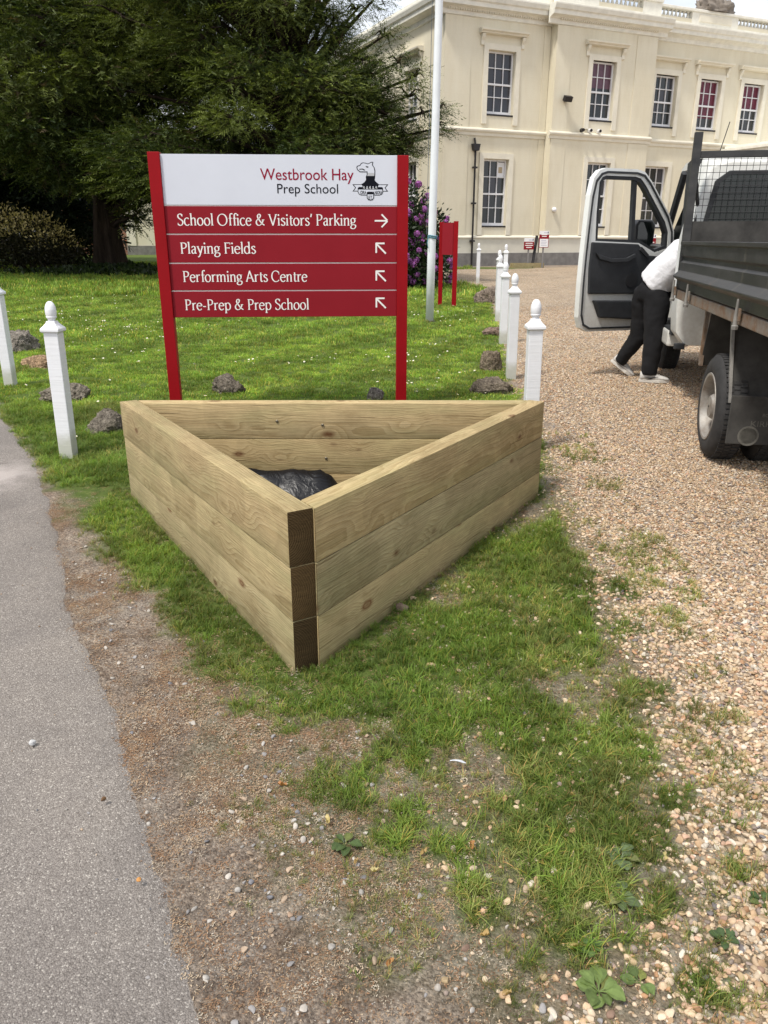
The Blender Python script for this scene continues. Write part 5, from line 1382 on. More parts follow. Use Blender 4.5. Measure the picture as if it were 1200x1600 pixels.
# --- cab shell (rear corner is what shows)
CL, CRt, YB, YCF = -0.02, 1.99, 1.78, 4.15
b = MB()
def rect_ring(x0, x1, z0, z1, y, r):
    pts = []
    for (cx, cz, a0) in ((x1 - r, z1 - r, 0), (x0 + r, z1 - r, 90), (x0 + r * .6, z0 + r * .6, 180), (x1 - r * .6, z0 + r * .6, 270)):
        rr = r if a0 < 180 else r * 0.6
        for t in (0, 30, 60, 90): pts.append((cx + rr * math.cos(R(a0 + t)), y, cz + rr * math.sin(R(a0 + t))))
    return pts
# upper back tilts forward slightly; body sides lean inward above the waist
secs = []
def cab_ring(y, zt, inset):
    zw, z0 = 1.36, 0.50
    L = [(CL + 0.10, z0), (CL + 0.02, z0 + 0.10), (CL, z0 + 0.3), (CL, zw), (CL + inset * .5, zw + 0.3), (CL + inset * .85, zt - 0.12), (CL + inset * 1.15, zt - 0.035), (CL + inset * 1.9 + .03, zt)]
    Rr = [(CRt + CL - a_, z_) for a_, z_ in L][::-1]
    return [(a_, y, z_) for a_, z_ in L + Rr]
rings = [cab_ring(YB + 0.03, 1.95, 0.15), cab_ring(YB, 1.94, 0.13), cab_ring(YB + 0.06, 1.99, 0.11), cab_ring(YB + 0.30, 2.03, 0.10)]
nR = len(rings[0])
vs = [p for r_ in rings[1:] for p in r_]
fs = []
for i in range(2):
    for q in range(nR): fs.append((i * nR + q, i * nR + (q + 1) % nR, (i + 1) * nR + (q + 1) % nR, (i + 1) * nR + q))
fs.append(tuple(range(nR - 1, -1, -1)))
b.add(vs, fs); cabo = b.build('cab_rear', M_cab, truck, bevel=0.012, smooth=45)
# roof, right side, front
MB().prism([(YB + 0.301, 2.03), (YB + 0.301, 1.97), (3.05, 1.97), (3.25, 1.93), (3.25, 2.0), (3.05, 2.035)], CL + 0.14, CRt - 0.14, 'x').build('cab_roof', M_cab, truck)
MB().box(CRt - 0.05, CRt, YB + 0.301, 3.3, 0.5, 1.36).build('cab_side', M_cab, truck)
MB().prism([(3.3, 0.5), (4.2, 0.5), (4.25, 0.95), (4.05, 1.12), (3.5, 1.3), (3.3, 1.3)], CL + 0.02, CRt - 0.02, 'x').build('bonnet', M_cab, truck)
b = MB(); b.add([(CL + 0.12, 3.5, 1.3), (CRt - 0.12, 3.5, 1.3), (CRt - 0.25, 3.0, 1.96), (CL + 0.25, 3.0, 1.96)], [(0, 1, 2, 3)]); b.build('windscreen', M_cglass, truck)
for xx in (CL + 0.03, CRt - 0.09): MB().tube([(xx + 0.05, 3.48, 1.3), (xx + 0.10, 3.0, 1.95)], 0.035, 6).build('windscreen_pillar', M_plastic, truck)
# B pillar, door aperture in black
MB().prism([(YB + 0.301, 0.55), (YB + 0.42, 0.55), (YB + 0.44, 1.36), (YB + 0.50, 1.97), (YB + 0.301, 1.99)], CL + 0.03, CL + 0.16, 'x').build('door_pillar', M_plastic, truck)
MB().box(CL + 0.02, CL + 0.22, YB + 0.421, 3.3, 0.44, 0.58).build('sill', M_cab, truck, bevel=0.02)
MB().box(CL + 0.03, CL + 0.2, YB + 0.43, 3.28, 0.585, 0.60).build('sill_tread', M_plastic, truck)
MB().box(CL + 0.2, CRt - 0.06, YB + 0.31, 3.28, 0.52, 0.60).build('cab_floor', M_plastic, truck)
for xs_ in (0.40, 1.05, 1.5):
    b = MB(); b.box(xs_ - 0.2, xs_ + 0.2, 2.25, 2.75, 0.85, 1.0); b.box(xs_ - 0.2, xs_ + 0.2, 2.12, 2.24, 0.9, 1.55); b.build('cab_seat', M_plastic, truck, bevel=0.03)
MB().prism([(3.05, 1.0), (3.3, 0.9), (3.4, 1.28), (3.1, 1.25)], CL + 0.12, CRt - 0.12, 'x').build('dashboard', M_plastic, truck)
# rear window: black rubber surround and dark pane following the sloped back
def backpt(x, z): return (x, YB - 0.012 , z)
b = MB(); ol = [(0.09, 1.44), (1.88, 1.44), (1.82, 1.80), (1.72, 1.875), (0.25, 1.875), (0.15, 1.80)]
b.prism(ol, YB - 0.02, YB - 0.001, 'y'); b.build('rear_window_seal', M_plastic, truck, bevel=0.008)
b = MB(); b.prism([(0.13, 1.475), (1.84, 1.475), (1.78, 1.785), (1.70, 1.845), (0.27, 1.845), (0.19, 1.785)], YB - 0.026, YB - 0.0205, 'y'); b.build('rear_window', M_cglass, truck)
# white moulding above the window, lower cab back box
MB().box(CL + 0.012, CL + 0.10, YB - 0.025, YB + 0.02, 0.47, 0.52).build('lower_lip', M_plastic, truck, bevel=0.01)
# chassis, tank, mud guards, wheel
for xx in (0.55, 1.35): MB().box(xx, xx + 0.08, -2.0, 3.4, 0.62, 0.80).build('chassis_rail', M_chassis, truck)
MB().box(0.20, 0.54, 0.95, 1.65, 0.45, 0.80).build('fuel_tank', M_rust, truck, bevel=0.03)
for yy in (1.3, 0.62, -0.5, -1.6): MB().box(XL + 0.061, XR - 0.061, yy, yy + 0.06, 0.90, 0.963).build('cross_member', M_chassis, truck)
def guard(y0, z0, y1, z1, name, x0=0.0, x1=0.55, t=0.012):
    d = Vector((y1 - y0, z1 - z0)).normalized(); n_ = Vector((-d.y, d.x)) * t
    MB().prism([(y0, z0), (y1, z1), (y1 + n_.x, z1 + n_.y), (y0 + n_.x, z0 + n_.y)], x0, x1, 'x').build(name, M_flap, truck)
guard(0.50, 0.90, 0.66, 0.50, 'front_mudguard'); guard(-0.10, 0.90, -0.32, 0.42, 'rear_mudguard')
MB().box(-0.012, 0.012, 0.46, 0.50, 0.50, 0.90, M=Matrix.Translation((0.0, 0.17, 0.0)) @ Matrix.Rotation(R(0), 4, 'X')).build('guard_strut', M_rust, truck)
MB().prism([(-0.135, 0.90), (-0.10, 0.90), (-0.315, 0.42), (-0.335, 0.42)], -0.010, 0.008, 'x').build('guard_strut', M_strut, truck)
fo = MB().box(0.0, 0.56, -0.36, -0.345, 0.17, 0.47).build('mud_flap', M_flap, truck, bevel=0.006)
M_flapink = simple('worn_flap_print', (0.12, 0.115, 0.10), 0.8, 0.3, 20)
def flap_text(t_, x0, x1, z, cap):
    o = font_text('flap_print', t_, x0, x1, z, cap, -0.3615, M_flapink, fo, 0.0)
flap_text('BODYWORK', 0.19, 0.36, 0.345, 0.022); flap_text('KIRKLAND', 0.13, 0.40, 0.285, 0.036); flap_text('2 32', 0.24, 0.40, 0.225, 0.036)
b = MB(); b.lathe([(0.062, -0.361), (0.062, -0.3625), (0.050, -0.3625), (0.050, -0.361)], 20, (0.125, 0, 0.225), 'y'); b.build('flap_badge', M_flapink, fo)
# dual rear wheels and front wheel
RT = 0.335
def wheel(xo, y, rear=True):
    e_ = MB()
    tw = 0.19
    pr = [(RT * 0.60, 0.012), (RT * 0.66, 0.0), (RT * 0.80, -0.004), (RT * 0.93, 0.012), (RT * 0.985, 0.032), (RT, 0.055), (RT, tw - 0.055), (RT * 0.985, tw - 0.032), (RT * 0.93, tw - 0.012), (RT * 0.8, tw + 0.004), (RT * 0.6, tw - 0.012)]
    e_.lathe([(r_, x_) for r_, x_ in pr], 48, axis='x', cap=False)
    for q in range(5):                                            # tread ribs
        x_ = 0.05 + q * 0.0225
        if q % 2 == 0: continue
    w_ = e_.build('wheel', M_rubber, truck, (xo, y, RT - 0.005), smooth=35)
    tb = MB()
    for q in range(64):
        a_ = 2 * math.pi * q / 64
        for (xa, xb, sh) in ((0.035, 0.072, 0.0), (0.078, 0.112, 0.5), (0.118, 0.155, 0.0)):
            Mx = Matrix.Rotation(a_ + sh * 2 * math.pi / 64, 4, 'X')
            tb.box(xa, xb, -0.0115, 0.0115, RT - 0.004, RT + 0.005, M=Mx)
    tag(tb.build('tread_blocks', M_rubber, w_), kind='stuff')
    rm = MB()
    rm.lathe([(RT * 0.655, 0.004), (RT * 0.645, -0.004), (RT * 0.60, -0.002), (RT * 0.575, 0.014), (RT * 0.56, 0.04), (RT * 0.54, 0.10), (RT * 0.50, 0.118), (RT * 0.40, 0.122), (RT * 0.33, 0.105), (RT * 0.27, 0.10), (RT * 0.24, 0.03), (RT * 0.20, 0.012), (0.01, 0.008)] if rear else
             [(RT * 0.655, 0.004), (RT * 0.62, -0.004), (RT * 0.58, 0.02), (RT * 0.5, 0.04), (RT * 0.3, 0.01), (0.01, 0.0)], 40, axis='x', cap=False)
    rm.build('rim', M_rim, w_, smooth=30)
    for q in range(6):
        a_ = 2 * math.pi * q / 6
        MB().lathe([(0.011, 0.095 if rear else 0.0), (0.011, 0.075 if rear else -0.02), (0.004, 0.072 if rear else -0.023)], 6, (0.0, 0.085 * math.cos(a_), 0.085 * math.sin(a_)), 'x').build('wheel_nut', M_zinc, w_)
wheel(-0.055, 0.0); wheel(0.20, 0.001); wheel(1.62, 0.0); wheel(1.85, 0.001); wheel(0.14, 3.60, False); wheel(1.70, 3.60, False)
MB().tube([(0.2, 0, RT), (1.85, 0, RT)], 0.06, 10).build('axle', M_chassis, truck)
# aerial
MB().tube([(0.30, 2.6, 2.0), (0.36, 2.55, 2.32)], 0.004, 5).build('aerial', M_mesh, truck)
# tail lamp at right picture edge
MB().box(0.66, 0.72, -0.40, -0.375, 0.40, 0.52).build('reflector', M_winwhite, truck)
# --- open door: hinged at its front edge
HY, HX = 3.33, 0.11
door = empty('open_door', (HX, HY, 0), 0)     # helper frame
bpy.data.objects.remove(door)
# door plane: u outward from hinge; direction world (-0.907,-0.42)
dw = Vector((-0.907, -0.42, 0)).normalized()
dl_ = Matrix.Rotation(TA, 3, 'Z') @ dw            # into truck frame
DM = Matrix(((dl_.x, -dl_.y, 0, HX), (dl_.y, dl_.x, 0, HY), (0, 0, 1, 0), (0, 0, 0, 1)))
out = [(1.115, 0.64), (1.12, 0.95), (1.115, 1.20), (1.105, 1.45), (1.09, 1.75), (1.06, 1.90), (1.00, 1.965), (0.93, 1.985), (0.56, 1.985), (0.46, 1.965), (0.37, 1.89), (0.09, 1.58), (0.015, 1.44), (-0.005, 1.27), (0.03, 1.02), (0.25, 0.79), (0.36, 0.62), (0.43, 0.49), (1.00, 0.50), (1.08, 0.54)]
win = [(0.985, 1.345), (1.0, 1.60), (0.995, 1.86), (0.965, 1.905), (0.92, 1.92), (0.57, 1.92), (0.50, 1.905), (0.43, 1.845), (0.14, 1.52), (0.085, 1.42), (0.075, 1.275), (0.23, 1.235), (0.45, 1.325)]
def ring_prism(b, outer, inner, y0, y1):
    """frame between an outer outline and an opening, bridged by nearest points"""
    bm = bmesh.new()
    from mathutils.geometry import tessellate_polygon
    tri = tessellate_polygon([[Vector((p[0], p[1], 0)) for p in outer], [Vector((p[0], p[1], 0)) for p in inner]])
    P = outer + inner; n = len(P)
    vs = [(p[0], y0, p[1]) for p in P] + [(p[0], y1, p[1]) for p in P]
    fs = [tuple(t) for t in tri] + [tuple(n + i for i in reversed(t)) for t in tri]
    no, ni = len(outer), len(inner)
    fs += [(i, (i + 1) % no, n + (i + 1) % no, n + i) for i in range(no)]
    fs += [(no + i, n + no + i, n + no + (i + 1) % ni, no + (i + 1) % ni) for i in range(ni)]
    b.add(vs, fs); bm.free()
b = MB(); ring_prism(b, out, win, -0.03, 0.035)
dor = b.build('open_door', M_cab, truck); dor.matrix_local = DM
dor['label'] = 'open white cab door with black inner trim'
# which side faces the camera?  inner face towards the viewer
inner_sign = -1 if (DM.to_3x3() @ Vector((0, -1, 0))).dot(Matrix.Rotation(TA, 3, 'Z') @ Vector((0, -1, 0))) > 0 else 1
ys = inner_sign
def dpart(name, poly, d0, d1, mat, **kw):
    b = MB(); y0, y1 = sorted((ys * d0, ys * d1)); b.prism(poly, y0, y1, 'y'); return b.build(name, mat, dor, **kw)
_c = (0.57, 1.2)
def _ins(f): return [(_c[0] + (a_ - _c[0]) * f, _c[1] + (z_ - _c[1]) * (f + 0.012)) for a_, z_ in out]
b = MB(); ring_prism(b, _ins(0.955), _ins(0.932), *sorted((ys * 0.0352 if ys > 0 else ys * 0.0302, ys * 0.047))); b.build('door_seal', M_plastic, dor)
for zz in (0.80, 1.22): MB().box(-0.05, 0.03, -0.03, 0.03, zz, zz + 0.07).build('door_hinge', M_strut, dor)
dpart('speaker_grille', [(0.52 + 0.07 * math.cos(t), 0.98 + 0.07 * math.sin(t)) for t in np.linspace(0, 2 * math.pi, 16, endpoint=False)], 0.059, 0.064, M_mesh)
dpart('door_trim', [(1.03, 0.86), (1.045, 1.10), (1.035, 1.335), (0.47, 1.315), (0.33, 1.21), (0.07, 1.19), (0.06, 1.10), (0.30, 0.955), (0.41, 0.845)], 0.031, 0.058, M_plastic, bevel=0.012)
dpart('door_armrest', [(1.0, 1.24), (0.95, 1.18), (0.80, 1.145), (0.60, 1.15), (0.50, 1.20), (0.52, 1.23), (0.62, 1.19), (0.80, 1.185), (0.94, 1.22)], 0.059, 0.085, M_plastic, bevel=0.008)
dpart('door_handle', [(0.46, 1.26), (0.36, 1.19), (0.34, 1.215), (0.44, 1.29)], 0.059, 0.075, M_mesh)
dpart('door_pocket', [(0.97, 0.80), (0.34, 0.78), (0.45, 0.60), (0.88, 0.63)], 0.031, 0.085, M_plastic, bevel=0.015)
dpart('trim_gap', [(0.52, 0.845), (0.34, 0.85), (0.36, 0.785), (0.50, 0.79)], 0.0305, 0.034, M_chassis)
dpart('door_catch', [(1.115, 1.02), (1.105, 1.02), (1.105, 0.94), (1.115, 0.94)], -0.02, 0.033, M_mesh)
b = MB(); ring_prism(b, win, [(0.955, 1.365), (0.968, 1.60), (0.963, 1.85), (0.945, 1.878), (0.91, 1.89), (0.58, 1.89), (0.515, 1.875), (0.455, 1.825), (0.17, 1.505), (0.118, 1.415), (0.11, 1.30), (0.235, 1.265), (0.445, 1.355)], -0.024, 0.028); b.build('window_rubber', M_plastic, dor)
dpart('window_divider', [(0.575, 1.895), (0.535, 1.895), (0.50, 1.345), (0.54, 1.345)], -0.02, 0.02, M_plastic)
# mirror on the outer face of the door
b = MB(); y0, y1 = sorted((-ys * 0.10, -ys * 0.22)); b.prism([(0.14, 1.27), (0.30, 1.26), (0.375, 1.30), (0.385, 1.50), (0.35, 1.545), (0.17, 1.545), (0.13, 1.50)], y0, y1, 'y'); mo = b.build('door_mirror', M_mirror, dor, bevel=0.02)
b = MB(); y0, y1 = sorted((-ys * 0.099, -ys * 0.096)); b.prism([(0.165, 1.30), (0.29, 1.295), (0.355, 1.32), (0.36, 1.49), (0.335, 1.52), (0.19, 1.52), (0.16, 1.49)], y0, y1, 'y'); b.build('mirror_glass', M_cglass, mo)
MB().tube([(0.10, -ys * 0.03, 1.29), (0.18, -ys * 0.13, 1.30)], 0.025, 8).build('mirror_arm', M_mirror, dor)
# hold-open strap of the headboard side
MB().tube([(XL + 0.03, YF + 0.06, 1.95), (XL + 0.12, YB + 0.02, 1.60), (XL + 0.10, YB, 1.40)], 0.016, 6).build('side_strap', M_mesh, truck)

# ================================================================== PERSON
M_cloth_b = simple('black_jersey', (0.006, 0.006, 0.0075), 0.9, 0.3, 14, bump=0.2, bscale=18)
k = NT('white_cotton'); v = k.coord('Object'); fn = k.noise(v, 9, 4, 0.6, 0.8)
k.base((0.72, 0.72, 0.75), 0.85, 0.2); k.bump(fn, 0.5, 0.03); M_cloth_w = k.m
M_skin = simple('skin', (0.45, 0.27, 0.19), 0.55, 0.1, 10)
M_hair = simple('dark_hair', (0.03, 0.02, 0.014), 0.7, 0.3, 40)
M_shoe = simple('shoe_leather', (0.52, 0.50, 0.47), 0.6, 0.25, 18)
M_sole = simple('shoe_sole', (0.55, 0.52, 0.47), 0.7, 0.15, 18)
def tw(X, off, z): return TX0 + Matrix.Rotation(-TA, 3, 'Z') @ Vector((-off, X, z))      # truck coordinates -> world
PB = Vector((2.55, 7.62, gzf(2.55, 7.62)))
person = empty('person', PB); tag(person, 'person in white top and black trousers leaning into the truck cab', 'person')
def skin_mesh(name, nodes, edges, mat, root, parent, sub=2):
    me_ = bpy.data.meshes.new(name)
    me_.from_pydata([tuple(Vector(p) - PB) for p, r_ in nodes], edges, [])
    o = link(name, me_, parent)
    md = o.modifiers.new('skin', 'SKIN'); md.use_smooth_shade = True
    sv = me_.skin_vertices[0].data
    for i, (p, r_) in enumerate(nodes):
        sv[i].radius = (r_, r_) if not hasattr(r_, '__len__') else r_
        sv[i].use_root = (i == root)
    s_ = o.modifiers.new('sub', 'SUBSURF'); s_.levels = sub; s_.render_levels = sub
    me_.materials.append(mat); return o
gf_ = PB.z
hip = Vector((2.565, 7.66, 0.99)); che = Vector((2.79, 7.50, 1.34)); nek = Vector((2.90, 7.46, 1.46)); hed = Vector((3.00, 7.44, 1.53))
hl = hip + Vector((-0.03, 0.09, -0.03)); hr = hip + Vector((0.02, -0.09, -0.03))
kl = Vector((2.515, 7.79, 0.56)); al = Vector((2.40, 7.93, 0.29))
kr = Vector((2.585, 7.55, 0.56)); ar = Vector((2.575, 7.545, 0.235))
shl = che + Vector((0.05, 0.18, 0.02)); shr = che + Vector((0.0, -0.18, 0.02))
ell_ = Vector((2.98, 7.70, 1.16)); ha_l = Vector((3.21, 7.66, 1.14)); elr = Vector((2.98, 7.34, 1.14)); ha_r = Vector((3.21, 7.36, 1.12))
# body under the clothes: one continuous surface
N_ = [(hip, 0.10), (che, 0.12), (nek, 0.055), (hed, (0.085, 0.095)), (hed + Vector((0.07, -0.01, 0.07)), (0.075, 0.085)), (hl, 0.075), (kl, 0.052), (al, 0.038), (hr, 0.075), (kr, 0.052), (ar, 0.038), (shl, 0.06), (ell_, 0.042), (ha_l, 0.03), (shr, 0.06), (elr, 0.042), (ha_r, 0.03)]
E_ = [(0, 1), (1, 2), (2, 3), (3, 4), (0, 5), (5, 6), (6, 7), (0, 8), (8, 9), (9, 10), (1, 11), (11, 12), (12, 13), (1, 14), (14, 15), (15, 16)]
for hb, dx_ in ((13, Vector((1, 0.05, -0.1))), (16, Vector((1, -0.05, -0.1)))):          # fingers and thumb
    base_ = N_[hb][0]
    N_.append((base_ + dx_ * 0.06, (0.034, 0.016))); E_.append((hb, len(N_) - 1)); pm = len(N_) - 1
    for q in range(5):
        sp_ = Vector((0, (q - 1.5) * 0.019, 0)) if q < 4 else Vector((-0.05, -0.045, 0))
        L_ = (0.065, 0.075, 0.07, 0.055, 0.045)[q]
        N_.append((base_ + dx_ * (0.075 if q < 4 else 0.05) + sp_, 0.009)); E_.append((pm, len(N_) - 1))
        N_.append((base_ + dx_ * (0.075 + L_ * 0.6 if q < 4 else 0.08) + sp_ * 1.1 + Vector((0, 0, -0.012)), 0.008)); E_.append((len(N_) - 2, len(N_) - 1))
        N_.append((base_ + dx_ * (0.075 + L_ if q < 4 else 0.10) + sp_ * 1.1 + Vector((0, 0, -0.04)), 0.007)); E_.append((len(N_) - 2, len(N_) - 1))
skin_mesh('body', N_, E_, M_skin, 0, person)
mid = (hl + kl) / 2; midr = (hr + kr) / 2
def cloth(name, tubes, mat, vox=0.013, wr=0.02):
    b = MB()
    for pts, rad in tubes:
        n_ = len(pts); P_ = [Vector(p) - PB for p in pts]; Q_, R_ = [], []
        for a_ in range(n_ - 1):
            for t in (0, 0.25, 0.5, 0.75): Q_.append(P_[a_].lerp(P_[a_ + 1], t)); R_.append(rad[a_] * (1 - t) + rad[a_ + 1] * t)
        Q_.append(P_[-1]); R_.append(rad[-1])
        b.tube(Q_, R_, 16)
    o = b.build(name, mat, person, smooth=True)
    m_ = o.modifiers.new('join', 'REMESH'); m_.mode = 'VOXEL'; m_.voxel_size = vox; m_.use_smooth_shade = True
    m_ = o.modifiers.new('soften', 'SMOOTH'); m_.iterations = 8; m_.factor = 0.5
    tx_ = bpy.data.textures.new(name + '_folds', 'CLOUDS'); tx_.noise_scale = 0.11
    m_ = o.modifiers.new('folds', 'DISPLACE'); m_.texture = tx_; m_.strength = wr; m_.mid_level = 0.5
    return o
cloth('trousers', [([hip + Vector((0.08, -0.03, 0.09)), hip + Vector((0.0, 0, -0.02)), hip + Vector((-0.02, 0, -0.10))], [0.135, 0.160, 0.13]),
                   ([hip + Vector((-0.04, 0.05, 0.0)), hl + Vector((-.02, 0, -.06)), mid, kl, (kl + al) / 2, al + Vector((0, 0, -.01))], [0.12, 0.118, 0.105, 0.086, 0.078, 0.058]),
                   ([hip + Vector((0.0, -0.06, 0.0)), hr + Vector((0, 0, -.06)), midr, kr, (kr + ar) / 2, ar + Vector((0, 0, -.02))], [0.12, 0.118, 0.112, 0.095, 0.088, 0.072])], M_cloth_b)
ms = (hip + che) / 2
cloth('shirt', [([hip + Vector((0.01, 0, 0.06)), ms + Vector((-0.02, 0, 0.02)), che, nek + Vector((-.03, 0, -.03))], [0.172, 0.165, 0.165, 0.085]),
                ([che + Vector((0.0, 0.08, 0)), shl, (shl + ell_) / 2, ell_], [0.09, 0.085, 0.072, 0.06]), ([che + Vector((0, -0.08, 0)), shr, (shr + elr) / 2, elr], [0.09, 0.085, 0.072, 0.06])], M_cloth_w, wr=0.024)
skin_mesh('hair', [(hed + Vector((-0.01, 0, 0.02)), (0.085, 0.085)), (hed + Vector((0.03, 0, 0.07)), (0.095, 0.095)), (hed + Vector((0.09, 0, 0.115)), (0.07, 0.08))], [(0, 1), (1, 2)], M_hair, 1, person)
def shoe(loc, ang, pitch):
    b = MB(); secs_ = [(-0.10, 0.028, 0.0, 0.10), (-0.085, 0.034, 0.0, 0.115), (-0.04, 0.038, 0.0, 0.11), (0.02, 0.042, 0.0, 0.095), (0.08, 0.047, 0.0, 0.072), (0.14, 0.044, 0.0, 0.058), (0.175, 0.030, 0.004, 0.042)]
    vs = []; 
    for (x, w, z0, z1) in secs_:
        vs += [(x, -w, z0 + 0.022), (x, w, z0 + 0.022), (x, w * 0.95, z0 + (z1 - z0) * 0.6 + .01), (x, w * 0.5, z1), (x, -w * 0.5, z1), (x, -w * 0.95, z0 + (z1 - z0) * 0.6 + .01)]
    fs = [tuple(range(5, -1, -1)), tuple(range(36, 42))]
    for i in range(6):
        for q in range(6): fs.append((i * 6 + q, i * 6 + (q + 1) % 6, i * 6 + 6 + (q + 1) % 6, i * 6 + 6 + q))
    b.add(vs, fs)
    me_ = b.mesh('shoe', M_shoe, smooth=True)
    o = link('shoe', me_, person, Vector(loc) - PB, (0, pitch, ang))
    md = o.modifiers.new('sub', 'SUBSURF'); md.levels = 2; md.render_levels = 2
    b = MB(); n_ = 20; pl = []
    for q in range(n_):
        a_ = 2 * math.pi * q / n_; r_ = 0.048 if math.cos(a_) > 0 else 0.040
        pl.append((0.037 + 0.145 * math.cos(a_), r_ * math.sin(a_) * (1.05 - 0.15 * abs(math.cos(a_)))))
    b.prism(pl, 0.0, 0.03); b.build('sole', M_sole, o, bevel=0.004)
    for sg_ in (-1, 1):                                            # dark flash on the side
        MB().prism([(-0.07, 0.052), (0.0, 0.038), (0.07, 0.062), (0.0, 0.05)], sg_ * 0.0425, sg_ * 0.0445, 'y').build('side_flash', M_cloth_b, o)
    for q in range(4): MB().tube([(0.03 + 0.016 * q, -0.018, 0.093 - 0.007 * q), (0.035 + 0.016 * q, 0.018, 0.094 - 0.007 * q)], 0.004, 5).build('lace', M_sole, o)
shoe((2.395, 7.95, gzf(2.40, 7.95) + 0.075), R(-20), R(35))
shoe((2.59, 7.54, gzf(2.59, 7.54) + 0.004), R(-12), 0)
# ================================================================== TREES AND SHRUBS
def leaf_mat(name, trans=0.25, rough=0.6):
    k = NT(name); fa = k.n('Attribute', {'attribute_name': 'col'})
    k.base(fa.outputs['Color'], rough, 0.25)
    tr = k.n('BsdfTranslucent', Color=k.mix(1.0, fa.outputs['Color'], (1.3, 1.4, 0.6), 'MULTIPLY')); mx = k.n('MixShader', Fac=trans)
    k.t.links.new(k.b.outputs[0], mx.inputs[1]); k.t.links.new(tr.outputs[0], mx.inputs[2]); k.t.links.new(mx.outputs[0], k.out.inputs['Surface'])
    return k.m
M_yew = leaf_mat('yew_needles', 0.2); M_leaf = leaf_mat('broad_leaf', 0.25, 0.4); M_petal = leaf_mat('petal', 0.35)
k = NT('bark'); v = k.coord('Object'); n1 = k.noise(k.n('Mapping', Vector=v, Scale=(6, 6, 1.2)).outputs['Vector'], 1.0, 7, 0.7)
k.base(k.ramp(n1, [(0.3, (0.014, 0.010, 0.008)), (0.7, (0.060, 0.044, 0.033))]), 0.95, 0.1); k.bump(n1, 1.0, 0.12); M_bark = k.m

def fronds(P, D, L, C, K=11, lw=0.018, ll=0.11, seed=0):
    """feathery sprays: base points P, directions D (n,3), lengths L, colours C -> verts, quads, cols"""
    r = np.random.default_rng(seed); n = len(P)
    D = D / np.linalg.norm(D, axis=1)[:, None]
    up = np.tile(np.array((0, 0, 1.0)), (n, 1)); S = np.cross(D, up); S /= (np.linalg.norm(S, axis=1)[:, None] + 1e-6)
    roll = r.normal(0, 0.5, n)[:, None]; U = np.cross(S, D); S = S * np.cos(roll) + U * np.sin(roll)
    V = []; Cc = []
    for i in range(K):
        t = (i + 0.4) / K; side = 1 if i % 2 else -1
        if i == K - 1: side = 0
        base_ = P + D * (L * t)[:, None] + np.stack([np.zeros(n), np.zeros(n), -0.16 * L * t ** 2], 1)
        ang = 0.75 + 0.2 * r.random(n)[:, None]
        dirv = D * np.cos(ang) + S * np.sin(ang) * side if side else D
        dirv = dirv + np.array((0, 0, -0.10)) + r.normal(0, 0.18, (n, 3)); dirv /= np.linalg.norm(dirv, axis=1)[:, None]
        ln = (ll * (1.15 - 0.6 * t) * r.uniform(0.7, 1.3, n))[:, None] * (L / 0.5)[:, None]
        wv = np.cross(dirv, S * 0.35 + U + r.normal(0, 0.45, (n, 3))); wv /= (np.linalg.norm(wv, axis=1)[:, None] + 1e-6)
        w = lw * r.uniform(0.7, 1.3, n)[:, None] * (L / 0.5)[:, None]
        tip = base_ + dirv * ln
        V.append(np.stack([base_ - wv * w * 0.5, base_ + wv * w * 0.5, tip + wv * w * 0.3 , tip - wv * w * 0.3], 1))
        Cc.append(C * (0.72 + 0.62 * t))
    V = np.concatenate(V, 0).reshape(-1, 3); F_ = np.arange(len(V)).reshape(-1, 4)
    return V, F_, np.concatenate(Cc, 0)

def limb_pts(a, d, L, droop, n=7, wig=0.1, r=random):
    a = Vector(a); d = Vector(d).normalized(); out = []
    for i in range(n):
        t = i / (n - 1); out.append(a + d * L * t + Vector((r.uniform(-wig, wig) * t, r.uniform(-wig, wig) * t, -droop * t * t + r.uniform(-wig, wig) * 0.5 * t)))
    return out

